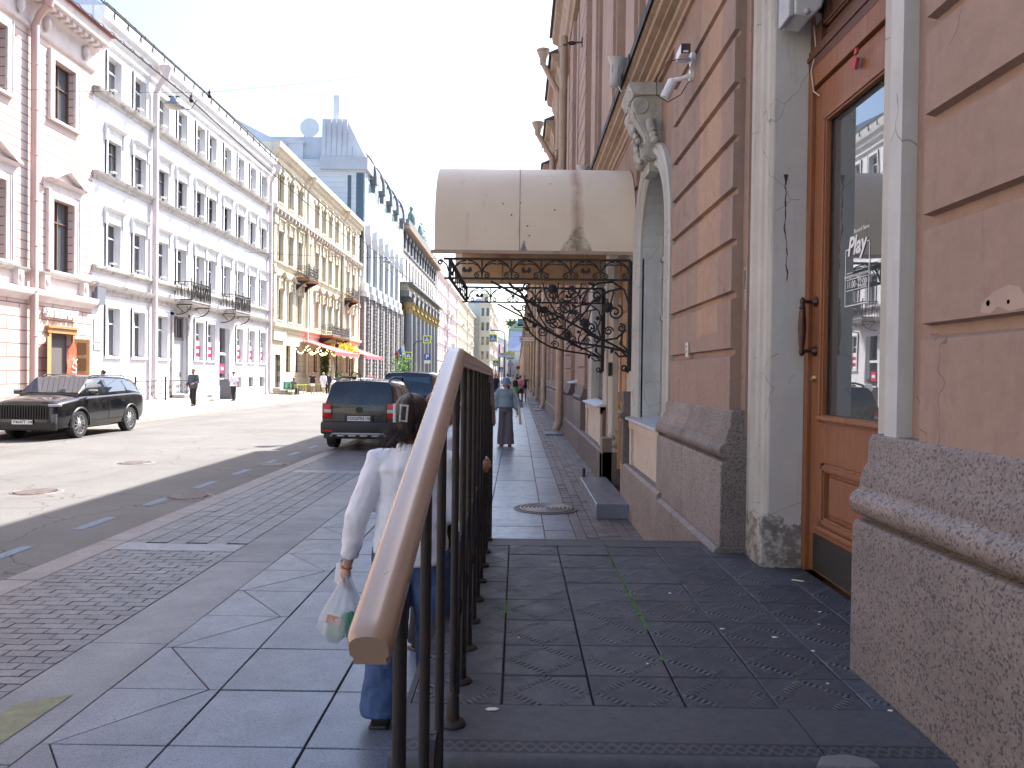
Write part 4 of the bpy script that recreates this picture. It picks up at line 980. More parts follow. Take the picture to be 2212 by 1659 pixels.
# scroll brackets (plane y), coordinates fitted to the ironwork
def bracket(y):
    b = MB(); r = 0.0135
    P = lambda pts: [(px, y, pz) for px, pz in pts]
    b.rbox((1.405, y, 2.45), (0.055, 0.045, 1.38)); b.rbox((1.43, y, 2.6), (0.02, 0.10, 1.0))
    b.tube(P([(1.36, 1.78), (1.385, 1.75), (1.41, 1.79)]), 0.022, 8); b.tube(P(spiral((1.345, 1.80), 0.045, 0.012, -0.6, -1.2, 14)), 0.012, 6)
    b.tube(P([(-0.35, 2.87), (1.43, 1.97)]), 0.014, 8)
    # main arc: from wall foot sweeping round and out to the frieze
    b.tube(P([(1.42, 1.90), (1.30, 2.02), (1.10, 2.06), (0.80, 2.10), (0.55, 2.16), (0.34, 2.27), (0.20, 2.40), (0.12, 2.56), (0.04, 2.72), (-0.12, 2.84)]), 0.015, 8)
    b.tube(P([(1.39, 2.25), (1.39, 2.6), (1.33, 2.78), (1.18, 2.88), (1.0, 2.86), (0.86, 2.76), (0.78, 2.58), (0.78, 2.38), (0.88, 2.22), (1.06, 2.14), (1.24, 2.17), (1.36, 2.28)]), 0.013, 8)
    b.tube(P([(1.30, 2.80), (1.12, 2.76), (0.92, 2.62), (0.80, 2.44), (0.62, 2.30)]), 0.013, 8)
    for c, r0, a0, tn in (((1.22, 2.50), 0.10, 1.2, -1.6), ((0.90, 2.30), 0.085, 2.6, 1.7), ((0.60, 2.55), 0.10, 0.2, 1.7), ((0.40, 2.42), 0.09, 1.0, -1.6), ((0.62, 2.20), 0.07, 3.0, -1.5), ((1.14, 2.26), 0.06, 0.0, 1.5), ((0.22, 2.62), 0.07, 2.2, 1.4), ((0.98, 2.70), 0.07, 4.0, 1.4), ((0.66, 2.76), 0.06, 2.0, -1.4), ((0.10, 2.80), 0.05, 0.5, 1.3), ((1.30, 2.30), 0.055, 2.0, -1.4), ((0.42, 2.70), 0.055, 5.0, 1.4)):
        b.tube(P(spiral(c, r0, 0.014, a0, tn, 26)), r * 0.85, 6)
    for pts in ([(0.5, 2.86), (0.48, 2.7), (0.55, 2.56), (0.66, 2.48), (0.82, 2.46)], [(0.80, 2.86), (0.74, 2.7), (0.62, 2.62), (0.46, 2.60)], [(0.3, 2.86), (0.34, 2.7), (0.46, 2.5), (0.6, 2.42)], [(1.06, 2.12), (1.0, 2.3), (1.05, 2.45), (1.16, 2.6), (1.2, 2.78)], [(0.8, 2.12), (0.86, 2.2), (0.98, 2.22)], [(1.38, 2.02), (1.30, 2.10), (1.31, 2.22)], [(1.36, 1.95), (1.28, 1.94), (1.22, 2.0)], [(-0.12, 2.86), (-0.06, 2.78), (0.06, 2.76)]):
        b.tube(P(pts), r * 0.9, 6)
    for c, s_ in (((1.13, 2.56), 0.062), ((0.83, 2.36), 0.055), ((0.43, 2.78), 0.055), ((0.27, 2.52), 0.04), ((1.0, 2.42), 0.025)):
        for k in range(7):
            a = 2 * pi * k / 7; b.ball((c[0] + s_ * 0.7 * cos(a), y, c[1] + s_ * 0.7 * sin(a)), (s_ * 0.45, s_ * 0.25, s_ * 0.45), 7, 5)
        b.ball((c[0], y - 0.01, c[1]), (s_ * 0.6, s_ * 0.4, s_ * 0.6), 9, 6)
    for c, a in (((1.30, 2.12), 1.5), ((0.92, 2.85), 2.8), ((0.70, 2.50), 0.3), ((0.15, 2.45), 2.6), ((1.19, 2.02), 1.2)):
        R = Matrix.Rotation(a, 2); sh = [(-0.05, 0), (-0.02, 0.025), (0.02, 0.02), (0.06, 0), (0.02, -0.018), (-0.02, -0.02)]
        pp = [R @ Vector(q) for q in sh]; b.ext([(c[0] + q.x, c[1] + q.y) for q in pp], 'y', y - 0.008, y + 0.008)
    return b.build('scroll_bracket', M_rust, CN, smooth=40)
bracket(ya + 0.06); bracket(yb - 0.06)

# ---------------------------------------------------------------- railing
RL = thing('stair_railing', 'beige moulded handrail on rusty black iron balusters running down beside the platform', 'railing', (-0.2, 3.5, 0))
XR = -0.205
def railm():
    m, nt, b = new_mat('beige moulded handrail')
    c = mixc(nt, ramp(nt, noise(nt, 3, 5), [(0.3, 0.0), (0.7, 1.0)]).outputs[0], (0.36, 0.235, 0.15), (0.41, 0.275, 0.18))
    n = noise(nt, 16, 6, 0.75, pos(nt, (1, 1, 1)), 1.5); sc = math_(nt, 'GREATER_THAN', n, 0.665); c = mixc(nt, math_(nt, 'MULTIPLY', sc, 0.9), c, (0.05, 0.035, 0.03))
    nt.links.new(c, b.inputs['Base Color']); b.inputs['Roughness'].default_value = 0.26; b.inputs['Specular IOR Level'].default_value = 0.8; b.inputs['Coat Weight'].default_value = 0.35; b.inputs['Coat Roughness'].default_value = 0.18
    nn = bump(nt, b, noise(nt, 300, 3, 0.6), 0.12, 0.002); bump(nt, b, math_(nt, 'MULTIPLY', sc, -1.0), 0.6, 0.003, nn)
    return m
M_rail = railm()
# cross-section across the rail (u across, v up): rounded top, grooved lower sides
sec = []
for k in range(11):
    t = pi * k / 10; sec.append((-0.036 * cos(t) * (1.0), 0.004 + 0.024 * sin(t) ** 0.8))
sec = [(-0.030, -0.034), (-0.030, -0.020), (-0.036, -0.014), (-0.036, 0.002)] + sec[1:-1] + [(0.036, 0.002), (0.036, -0.014), (0.030, -0.020), (0.030, -0.034)]
sec = [(u * 0.9, v) for u, v in sec]
path = [(1.10, 1.335), (1.115, 1.343), (2.50, 1.762), (2.545, 1.776), (2.60, 1.779), (5.40, 1.742), (5.47, 1.735), (5.54, 1.705), (6.35, 1.33)]
rings = []
path = [(1.090, 1.330)] + path
for i, (y, z) in enumerate(path):
    a = path[max(i - 1, 0)]; c = path[min(i + 1, len(path) - 1)]; d = Vector((c[0] - a[0], c[1] - a[1])).normalized()
    q_ = 0.86 if i == 0 else 1.0; rings.append([(XR + u * q_, y - d.y * v * q_, z + d.x * v * q_ - 0.02) for u, v in sec])
b = MB(); b.loft(rings); b.build('handrail', M_rail, RL, smooth=40)
# lambs-tongue end cap
def rail_z(y):
    for (y0, z0), (y1, z1) in zip(path, path[1:]):
        if y0 <= y <= y1: return z0 + (z1 - z0) * (y - y0) / (y1 - y0) - 0.045
    return 1.2
def stair_z(y):
    if y > 6.2: return 0
    if y > 5.66: return 0.0
    if y >= 2.39: return PZ
    if y > 2.11: return 0.34
    if y > 1.81: return 0.17
    return 0.0
bz = [1.39, 1.78, 2.14] + [2.62 + 0.365 * k for k in range(8)] + [5.57, 5.95, 6.3]
for i, y in enumerate(bz):
    b = MB(); b.tube([(XR, y, stair_z(y)), (XR, y, rail_z(y))], 0.013, 10)
    if PZ - 0.01 < stair_z(y) < PZ + 0.01:
        b.lathe([(0.044, PZ), (0.044, PZ + 0.008), (0.036, PZ + 0.017), (0.022, PZ + 0.021), (0.0215, PZ + 0.095), (0.0125, PZ + 0.115)], (XR, y, 0), 16)
    b.build('baluster', M_rust, RL, smooth=40)
for i, (y0, y1) in enumerate(zip(bz, bz[1:])):
    b = MB()
    if y1 - y0 > 0.42: continue
    ym = (y0 + y1) / 2; zt, zb2 = rail_z(ym), stair_z(ym)
    # flat spindle with leaf-shaped drop between the round bars
    z0 = zb2 + 0.10 + 0.0; z1 = zb2 + 0.62
    b.tube([(XR, ym, zb2 + 0.03), (XR, ym, z1)], 0.009, 8)
    for s_ in (-1, 1):
        pts = [(XR, ym + s_ * 0.11 * sin(t), z0 + (z1 - z0) * (1 - cos(t)) / 2) for t in [pi * k / 14 for k in range(15)]]
        for p, q in zip(pts, pts[1:]): b.quad((XR - 0.011, p[1], p[2]), (XR + 0.011, p[1], p[2]), (XR + 0.011, q[1], q[2]), (XR - 0.011, q[1], q[2]))
    b.lathe([(0.0, zb2 + 0.30), (0.016, zb2 + 0.33), (0.016, zb2 + 0.37), (0, zb2 + 0.40)], (XR, ym, 0), 8)
    b.build('leaf_drop', M_rust, RL, smooth=60, fix=False)
b = MB()
for (y0, z0), (y1, z1) in zip(path[2:], path[3:]):
    b.add([(XR - 0.018, y0, z0 - 0.052), (XR + 0.018, y0, z0 - 0.052), (XR + 0.018, y1, z1 - 0.052), (XR - 0.018, y1, z1 - 0.052), (XR - 0.018, y0, z0 - 0.045), (XR + 0.018, y0, z0 - 0.045), (XR + 0.018, y1, z1 - 0.045), (XR - 0.018, y1, z1 - 0.045)],
          [(0, 3, 2, 1), (4, 5, 6, 7), (0, 1, 5, 4), (1, 2, 6, 5), (2, 3, 7, 6), (3, 0, 4, 7)])
b.build('under_bar', M_rust, RL)
# ================================================================ left side of the street
XF = -18.5
def lit(name, c, **k):
    k.setdefault('rough', 0.85); k.setdefault('var', 0.06); k.setdefault('scale', 0.7); k.setdefault('bmp', 0.1); k.setdefault('bscale', 20)
    return mat(name, c, **k)
def banded(name, c, pitch, off, line, lw=0.05, ypitch=None, dark=0.8):
    """stucco with struck horizontal courses (and staggered uprights)"""
    m, nt, b = new_mat(name)
    sp = N(nt, 'ShaderNodeSeparateXYZ', i_0=pos(nt))
    col = mixc(nt, ramp(nt, noise(nt, 0.6, 6), [(0.3, 0.0), (0.7, 1.0)]).outputs[0], tuple(x * 0.93 for x in c), tuple(x * 1.05 for x in c))
    q = math_(nt, 'DIVIDE', math_(nt, 'SUBTRACT', sp.outputs[2], off), pitch)
    ln = math_(nt, 'LESS_THAN', math_(nt, 'FRACT', q), lw)
    if ypitch:
        st = math_(nt, 'MULTIPLY', math_(nt, 'MODULO', math_(nt, 'FLOOR', q), 2.0), 0.5)
        vy = math_(nt, 'LESS_THAN', math_(nt, 'FRACT', math_(nt, 'ADD', math_(nt, 'DIVIDE', sp.outputs[1], ypitch), st)), lw * pitch / ypitch)
        ln = math_(nt, 'MAXIMUM', ln, vy)
    col = mixc(nt, math_(nt, 'MULTIPLY', ln, dark), col, line)
    nt.links.new(col, b.inputs['Base Color']); b.inputs['Roughness'].default_value = 0.88
    bump(nt, b, math_(nt, 'MULTIPLY', ln, -1.0), 0.7, 0.02)
    return m
M_pink = banded('pink coursed stucco', (0.56, 0.45, 0.41), 0.335, 0.1, (0.16, 0.07, 0.06), 0.12)
M_pinkg = banded('pink block stucco', (0.56, 0.44, 0.39), 0.50, 0.1, (0.16, 0.07, 0.06), 0.09, 1.4)
M_pinkt = lit('pale pink moulding', (0.64, 0.56, 0.54), dirt=(0.4, 0.3, 0.26), dirtamt=0.5, dscale=2)
M_wh = lit('white stucco', (0.66, 0.65, 0.68), dirt=(0.5, 0.46, 0.44), dirtamt=0.4, dscale=0.8)
M_wht = lit('white moulding', (0.70, 0.69, 0.68), dirt=(0.35, 0.33, 0.31), dirtamt=0.45, dscale=2.5, streak=0.25)
M_ledge = lit('sooty ledge', (0.46, 0.43, 0.40), dirt=(0.13, 0.12, 0.11), dirtamt=0.95, dscale=3, bmp=0.4)
M_yel = lit('straw yellow stucco', (0.62, 0.57, 0.44), dirt=(0.40, 0.33, 0.22), dirtamt=0.5, dscale=0.9)
M_yelb = banded('straw yellow block stucco', (0.58, 0.51, 0.37), 0.42, 0.05, (0.2, 0.16, 0.1), 0.06, 1.1)
M_yelt = lit('ochre moulding', (0.58, 0.52, 0.40), dirt=(0.2, 0.15, 0.1), dirtamt=0.75, dscale=2.5, streak=0.4, bmp=0.3)
M_brown = woodm('brown window frame', (0.10, 0.05, 0.03), (0.16, 0.08, 0.05), 0.5)
M_wframe = lit('white window frame', (0.72, 0.72, 0.70), bmp=0)
M_dframe = lit('dark window frame', (0.12, 0.11, 0.10), bmp=0)
M_roofg = lit('grey sheet roof', (0.42, 0.45, 0.5), rough=0.5, streak=0.3)
M_grst = banded('grey cut stone', (0.27, 0.25, 0.24), 0.46, 0.0, (0.10, 0.09, 0.09), 0.07, 1.4)
M_grd = lit('dark grey granite', (0.14, 0.145, 0.155), rough=0.5, dirt=(0.08, 0.08, 0.085), dirtamt=0.6)
M_rock = lit('rock faced stone', (0.34, 0.33, 0.32), bmp=1.0, bscale=3.0, bdist=0.25, var=0.3, scale=4)
M_gold = mat('gilded capital', (0.42, 0.31, 0.13), 0.5, metal=0.4, var=0.3, scale=6, bmp=0.4)
M_pane2 = glassm('street window glass', (0.025, 0.03, 0.034), 0.03)
M_curtain = glassm('blue curtain wall glass', (0.42, 0.54, 0.58), 0.12)

RW = random.Random(77)
def curtain(name, c, sp):
    m, nt, b = new_mat(name); x = N(nt, 'ShaderNodeSeparateXYZ', i_0=pos(nt)); n = math_(nt, 'SINE', math_(nt, 'MULTIPLY', x.outputs[1], 60.0)); mid = math_(nt, 'GREATER_THAN', math_(nt, 'ABSOLUTE', x.outputs[1]), sp)
    k = math_(nt, 'MULTIPLY', mid, ramp(nt, n, [(0.0, 0.7), (1.0, 1.0)]).outputs[0]); nt.links.new(mixc(nt, k, (0.02, 0.022, 0.026), c), b.inputs['Base Color']); b.inputs['Roughness'].default_value = 0.08; b.inputs['Coat Weight'].default_value = 0.8; return m
PANES = [M_pane2, M_pane2, glassm('hazy window glass', (0.07, 0.085, 0.10), 0.06), curtain('glass with net curtain', (0.20, 0.20, 0.19), -1.0), curtain('glass with drawn back curtain', (0.26, 0.24, 0.21), 0.26), curtain('glass with dim curtain', (0.11, 0.11, 0.12), 0.12)]
class Facade:
    """a house whose front faces +X at plane x, with real openings"""
    def __init__(s, name, label, x, y0, y1, ztop, wall_m, depth=9, roof_m=None, side=True):
        s.x, s.y0, s.y1, s.zt, s.open = x, y0, y1, ztop, []; s.dep = depth
        s.t = thing(name, label, 'building', (x, (y0 + y1) / 2, 0)); s.wm = wall_m; s.rm = roof_m or M_roofg; s.bands = []
    def finish(s, zsplit=None, mats=None, rev=0.28, ridge=2.5):
        t = s.t; edges = [-0.2] + (zsplit or []) + [s.zt]; mats = mats or [s.wm]
        for zi in range(len(edges) - 1):
            za, zb = edges[zi], edges[zi + 1]; b = MB()
            ops = [o for o in s.open if o[3] > za and o[2] < zb]
            ys = sorted({s.y0, s.y1} | {o[0] for o in ops} | {o[1] for o in ops}); zs = sorted({za, zb} | {min(max(o[2], za), zb) for o in ops} | {min(max(o[3], za), zb) for o in ops})
            for i in range(len(ys) - 1):
                for j in range(len(zs) - 1):
                    cy, cz = (ys[i] + ys[i + 1]) / 2, (zs[j] + zs[j + 1]) / 2
                    if any(o[0] < cy < o[1] and o[2] < cz < o[3] for o in ops): continue
                    b.quad((s.x, ys[i], zs[j]), (s.x, ys[i + 1], zs[j]), (s.x, ys[i + 1], zs[j + 1]), (s.x, ys[i], zs[j + 1]))
            xr = s.x - rev
            for a, c, d, e in ops:
                b.quad((s.x, a, d), (xr, a, d), (xr, a, e), (s.x, a, e)); b.quad((s.x, c, d), (s.x, c, e), (xr, c, e), (xr, c, d))
                b.quad((s.x, a, d), (s.x, c, d), (xr, c, d), (xr, a, d)); b.quad((s.x, a, e), (xr, a, e), (xr, c, e), (s.x, c, e))
            b.build('wall', mats[min(zi, len(mats) - 1)], t, fix=False)
        b = MB(); b.box(s.x - s.dep, s.x - rev - 0.12, s.y0 + 0.01, s.y1 - 0.01, -0.2, s.zt)
        b.quad((s.x, s.y0, -0.2), (s.x - 1, s.y0, -0.2), (s.x - 1, s.y0, s.zt), (s.x, s.y0, s.zt)); b.quad((s.x, s.y1, -0.2), (s.x - 1, s.y1, -0.2), (s.x - 1, s.y1, s.zt), (s.x, s.y1, s.zt))
        b.build('side_wall', mats[-1], t, fix=False)
        b = MB(); b.ext([(s.x + 0.45, s.zt - 0.02), (s.x + 0.45, s.zt + 0.03), (s.x - s.dep / 2, s.zt + ridge), (s.x - s.dep, s.zt + 0.03), (s.x - s.dep, s.zt - 0.02)], 'y', s.y0 - 0.02, s.y1 + 0.02)
        b.build('roof', s.rm, t)
    def band(s, nm, prof, m, y0=None, y1=None):
        """prof: list of (out, z) from bottom to top"""
        b = MB(); p = [(s.x - 0.02, prof[0][1])] + [(s.x + o, z) for o, z in prof] + [(s.x - 0.02, prof[-1][1])]
        b.ext(p, 'y', s.y0 if y0 is None else y0, s.y1 if y1 is None else y1); return b.build(nm, m, s.t, smooth=25)
    def win(s, proto, y, z, w, h):
        s.open.append((y - w / 2, y + w / 2, z, z + h)); o = cp(proto, s.t, Vector((s.x, y, z)) - Vector((s.x, (s.y0 + s.y1) / 2, 0)))
        for c in o.children:
            if c.name.startswith('pane') and len(c.material_slots): c.material_slots[0].link = 'OBJECT'; c.material_slots[0].material = RW.choice(PANES)
        return o
def wproto(w, h, sur_m, fr_m, style='plain', bars=(1, 0.68), hood=None, sur=0.16, rev=0.26, glass=None, proud=0.05):
    """window built at origin, front plane x=0, centred on y, sill at z=0"""
    b = MB()
    if sur:
        b.box(-0.01, proud, -w / 2 - sur, -w / 2, -0.02, h + sur); b.box(-0.01, proud, w / 2, w / 2 + sur, -0.02, h + sur); b.box(-0.01, proud, -w / 2, w / 2, h, h + sur)
        b.box(-0.01, proud + 0.03, -w / 2 - sur, -w / 2 - sur + 0.05, -0.02, h + sur); b.box(-0.01, proud + 0.03, w / 2 + sur - 0.05, w / 2 + sur, -0.02, h + sur)
        b.box(-0.01, proud + 0.06, -w / 2 - sur - 0.03, w / 2 + sur + 0.03, -0.10, 0.0)
    b.mat(1); xf = -rev + 0.02; f = 0.05
    for y0, y1, z0, z1 in ((-w / 2, w / 2, 0, f), (-w / 2, w / 2, h - f, h), (-w / 2, -w / 2 + f, 0, h), (w / 2 - f, w / 2, 0, h)): b.box(xf - 0.03, xf + 0.03, y0, y1, z0, z1)
    for k in range(1, bars[0] + 1): yy = -w / 2 + w * k / (bars[0] + 1); b.box(xf - 0.03, xf + 0.025, yy - 0.025, yy + 0.025, 0, h)
    if bars[1]: b.box(xf - 0.03, xf + 0.035, -w / 2, w / 2, h * bars[1] - 0.03, h * bars[1] + 0.03)
    o = b.build('window', [sur_m, fr_m], None)
    p = MB(); p.box(xf - 0.05, xf - 0.035, -w / 2, w / 2, 0, h); p.build('pane', glass or M_pane2, o, world=False)
    if hood == 'flat':
        p = MB(); W = w / 2 + sur + 0.08
        p.ext([(0, h + sur), (0.05, h + sur + 0.02), (0.06, h + sur + 0.32), (0.16, h + sur + 0.38), (0.24, h + sur + 0.42), (0.26, h + sur + 0.47), (0, h + sur + 0.53)], 'y', -W, W)
        for s_ in (-1, 1): p.box(0, 0.12, s_ * W - s_ * 0.16, s_ * W, h - 0.1, h + sur + 0.36)
        p.build('hood', sur_m, o, world=False)
    if hood == 'pediment':
        p = MB(); W = w / 2 + sur + 0.35; zb = h + sur + 0.45
        p.ext([(0, zb - 0.45), (0.06, zb - 0.42), (0.06, zb - 0.12), (0.25, zb - 0.05), (0.30, zb), (0, zb)], 'y', -W, W)
        for s_ in (-1, 1): p.add([(0.0, s_ * W, zb), (0.34, s_ * W, zb), (0.34, 0, zb + 0.72), (0, 0, zb + 0.72), (0, s_ * (W - 0.32), zb + 0.003), (0.34, s_ * (W - 0.32), zb + 0.003), (0.34, 0, zb + 0.5), (0, 0, zb + 0.5)], [(0, 1, 2, 3), (4, 7, 6, 5), (1, 5, 6, 2), (0, 4, 5, 1)])
        p.ext([(-W + 0.2, zb), (W - 0.2, zb), (0, zb + 0.6)], 'x', 0.02, 0.06)
        for s_ in (-1, 1): p.box(0, 0.14, s_ * (w / 2 + sur + 0.02), s_ * (w / 2 + sur + 0.16), 0.0, zb - 0.4)
        p.build('hood', sur_m, o, world=False)
    if hood == 'curve':
        p = MB(); zb = h + sur + 0.55
        for k in range(10):
            t0, t1 = k / 10, (k + 1) / 10; f_c = lambda t: 0.38 * max(0, cos((t - 0.5) * pi * 1.5)) ** 0.8
            y0, y1 = (t0 - 0.5) * (w + 0.9), (t1 - 0.5) * (w + 0.9); a, c = zb + f_c(t0), zb + f_c(t1)
            p.add([(0, y0, a), (0.32, y0, a + 0.05), (0.32, y1, c + 0.05), (0, y1, c), (0, y0, a + 0.14), (0.36, y0, a + 0.14), (0.36, y1, c + 0.14), (0, y1, c + 0.14)], [(0, 1, 2, 3), (4, 7, 6, 5), (1, 5, 6, 2), (0, 4, 5, 1), (3, 2, 6, 7)])
        rk = random.Random(1)
        for k in range(16): p.ball((0.08, rk.uniform(-0.38, 0.38), h + sur + rk.uniform(0.02, 0.7)), (0.08, rk.uniform(0.05, 0.13), rk.uniform(0.05, 0.14)), 7, 5)
        for s_ in (-1, 1): p.box(0, 0.2, s_ * (w / 2 + 0.12), s_ * (w / 2 + 0.3), h - 0.2, h + sur + 0.55)
        p.build('hood', sur_m, o, world=False, smooth=40)
    if hood == 'console':
        p = MB(); zb = h + sur
        p.ext([(0, zb + 0.35), (0.06, zb + 0.38), (0.08, zb + 0.6), (0.22, zb + 0.68), (0.22, zb + 0.74), (0, zb + 0.76)], 'y', -w / 2 - 0.25, w / 2 + 0.25)
        for s_ in (-1, 1): p.box(0, 0.16, s_ * (w / 2 + 0.05), s_ * (w / 2 + 0.2), zb - 0.25, zb + 0.66)
        for k in range(7): p.box(0.0, 0.07, -0.4 + k * 0.12, -0.34 + k * 0.12, zb + 0.08, zb + 0.32)
        p.build('hood', sur_m, o, world=False)
    if hood == 'key':
        p = MB(); zb = h + sur
        for k in range(12):
            a0, a1 = pi * k / 12, pi * (k + 1) / 12; ro, ri = w / 2 + 0.22, w / 2 + 0.04; hz = 0.42
            q = lambda r, a, hh: (-r * cos(a), h - 0.12 + hh * sin(a))
            P = [q(ri, a0, hz - 0.1), q(ro, a0, hz + 0.12), q(ro, a1, hz + 0.12), q(ri, a1, hz - 0.1)]
            p.ext(P, 'x', 0, 0.13)
        p.box(0, 0.24, -0.13, 0.13, zb - 0.1, zb + 0.5); p.ball((0.22, 0, zb + 0.3), (0.1, 0.14, 0.2), 8, 6)
        for s_ in (-1, 1): p.box(0, 0.16, s_ * (w / 2 + 0.2), s_ * (w / 2 + 0.5), zb + 0.0, zb + 0.22)
        p.build('hood', sur_m, o, world=False, smooth=40)
    return o
def unproto(*a):
    for o in a:
        for c in list(o.children): bpy.data.objects.remove(c)
        bpy.data.objects.remove(o)
def drain(F, y, z0, z1, m, r=0.13, head=True, out=0.22):
    b = MB(); x = F.x + out; b.tube([(x, y, z1), (x, y, z0 + 0.2), (x + 0.15, y, z0)], r, 12)
    z = z0 + 1
    while z < z1: b.lathe([(r, z), (r + 0.015, z + 0.01), (r + 0.015, z + 0.04), (r, z + 0.05)], (x, y, 0), 12); z += 1.7
    if head: b.tube([(x, y, z1), (x + 0.15, y + 0.0, z1 + 0.35), (x + 0.45, y, z1 + 0.75)], r * 0.95, 10); b.lathe([(r, z1 + 0.7), (r * 1.4, z1 + 0.95), (r * 2.2, z1 + 1.2), (r * 2.2, z1 + 1.3)], (x + 0.5, y, 0), 10)
    return b.build('downpipe', m, F.t, smooth=45)

# ---------------------------------------------------------------- pink bakery house
F = Facade('pink_building', 'pink coursed house with a pedimented window and a bakery door behind the parked black car', XF, -2.0, 33.6, 16.0, M_pink)
p4 = wproto(1.45, 2.35, M_pinkt, M_brown, sur=0.32, proud=0.10, bars=(1, 0.62)); p3 = wproto(1.45, 2.85, M_pinkt, M_brown, sur=0.26, proud=0.08, bars=(1, 0.7), hood='pediment')
for k in range(7):
    y = 31.45 - k * 4.3
    F.win(p4, y, 11.58, 1.45, 2.35); F.win(p3, y, 5.6, 1.45, 2.85)
unproto(p4, p3)
F.open.append((30.6, 32.1, 0.12, 3.12))
F.finish([4.3, 5.5], [M_pinkg, M_pinkt, M_pink])
F.band('string_course', [(0.05, 4.28), (0.12, 4.34), (0.16, 4.42), (0.30, 4.50), (0.34, 4.62), (0.36, 4.72), (0.05, 4.78)], M_pinkt)
F.band('ledge', [(0.03, 5.30), (0.16, 5.34), (0.22, 5.40), (0.24, 5.46), (0.0, 5.50)], M_ledge)
F.band('frieze', [(0.02, 14.45), (0.10, 14.5), (0.14, 14.58), (0.06, 14.62), (0.06, 15.2), (0.12, 15.28), (0.3, 15.38), (0.34, 15.5), (0.75, 15.6), (0.80, 16.02), (0.0, 16.1)], M_pinkt)
b = MB()
for k in range(44): y = 14.3 + k * 0.44; b.box(XF + 0.3, XF + 0.62, y, y + 0.22, 15.4, 15.58)
for k in range(4):
    for s_ in (-1.35, 1.35): y = 31.45 - k * 4.3 + s_; b.box(XF, XF + 0.22, y - 0.16, y + 0.16, 4.78, 5.32); b.ball((XF + 0.2, y, 5.08), (0.1, 0.13, 0.2), 8, 6); b.lathe([(0.02, 14.7), (0.15, 14.9), (0.16, 15.15), (0.1, 15.25)], (XF + 0.15, y, 0), 8)
b.split('bracket', M_pinkt, F.t, 40)
b = MB(); b.box(XF + 0.75, XF + 0.92, -2, 33.7, 16.0, 16.10); b.build('red_gutter', lit('dark red gutter', (0.25, 0.05, 0.05)), F.t)
drain(F, 29.25, 0.2, 14.6, lit('pink downpipe', (0.50, 0.33, 0.29), rough=0.5), 0.14)
M_lwood = woodm('orange oak', (0.35, 0.17, 0.06), (0.48, 0.25, 0.09), 0.5)
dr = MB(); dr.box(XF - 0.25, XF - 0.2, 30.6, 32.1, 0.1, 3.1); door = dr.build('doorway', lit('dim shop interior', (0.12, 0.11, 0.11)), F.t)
b = MB(); b.box(XF - 0.02, XF + 0.08, 30.45, 30.6, 0.1, 3.25); b.box(XF - 0.02, XF + 0.08, 32.1, 32.25, 0.1, 3.25); b.box(XF - 0.02, XF + 0.1, 30.35, 32.35, 3.12, 3.32); b.box(XF, XF + 0.16, 30.3, 32.4, 3.32, 3.40); b.build('door_frame', M_lwood, door)
for y0, dy in ((30.52, -0.60), (32.18, 0.5)):
    b = MB(); x0 = XF + 0.08; x1 = x0 + (0.25 if dy < 0 else 0.36)
    b.add([(x0, y0, 0.2), (x1, y0 + dy, 0.2), (x1, y0 + dy, 2.95), (x0, y0, 2.95), (x0, y0 + 0.05, 0.2), (x1, y0 + dy + 0.05, 0.2), (x1, y0 + dy + 0.05, 2.95), (x0, y0 + 0.05, 2.95)], [(0, 1, 2, 3), (4, 7, 6, 5), (0, 4, 5, 1), (3, 2, 6, 7), (1, 5, 6, 2), (0, 3, 7, 4)])
    lf = b.build('door_leaf', M_lwood, door)
    b = MB(); d = 0.012
    def onleaf(u0, u1, z0, z1, off, mb):
        A = Vector((x0 + (x1 - x0) * u0, y0 + dy * u0 - off, z0)); B_ = Vector((x0 + (x1 - x0) * u1, y0 + dy * u1 - off, z0))
        mb.add([A, B_, B_ + Vector((0, 0, z1 - z0)), A + Vector((0, 0, z1 - z0))], [(0, 1, 2, 3)])
    onleaf(0.14, 0.86, 0.3, 1.5, 0.012, b); b.build('poster', lit('red poster', (0.50, 0.09, 0.06), bmp=0), lf, fix=False)
    b = MB(); onleaf(0.2, 0.8, 1.62, 2.15, 0.012, b); onleaf(0.2, 0.8, 2.3, 2.8, 0.012, b); b.build('carved_panel', M_lwood if 0 else lit('dark oak panel', (0.16, 0.075, 0.03)), lf, fix=False)
M_letw = mat('white sign letters', (0.8, 0.8, 0.8), 0.5, bmp=0, var=0.02)
fl = lambda y, z, o=0.06: frame4((XF + o, y, z), (0, 1, 0), (0, 0, 1))
SG = thing('shop_sign', 'white raised Cyrillic letters above the bakery door on the pink wall', 'shop sign', (XF, 31.2, 3.9))
text('ХЛЕБНИК', 0.46, M_letw, SG, fl(31.25, 3.88, 0.12), 'lettering', 0.05, bold=0.012); b = MB(); b.tube([(XF + 0.12, 30.15, 3.88), (XF + 0.12, 30.05, 3.98), (XF + 0.12, 30.15, 4.06)], 0.03, 6); b.box(XF, XF + 0.1, 30.2, 32.3, 3.80, 3.83); b.build('rail', M_letw, SG)
FLG = thing('feather_flag', 'tall orange red feather flag with white Cyrillic letters beside the bakery door', 'advertising flag', (XF + 1.2, 31.0, 0))
b = MB(); n = 14; fy = 31.35; L_ = []; R_ = []
for k in range(n + 1):
    z = 0.35 + 2.45 * k / n; t = k / n; L_.append((fy - 0.42 + 0.25 * t ** 2.0 + (0.25 * max(0, t - 0.85) / 0.15), z)); R_.append((fy + 0.28 + 0.12 * t - (0.35 * max(0, t - 0.9) / 0.1), z))
prev_ = None
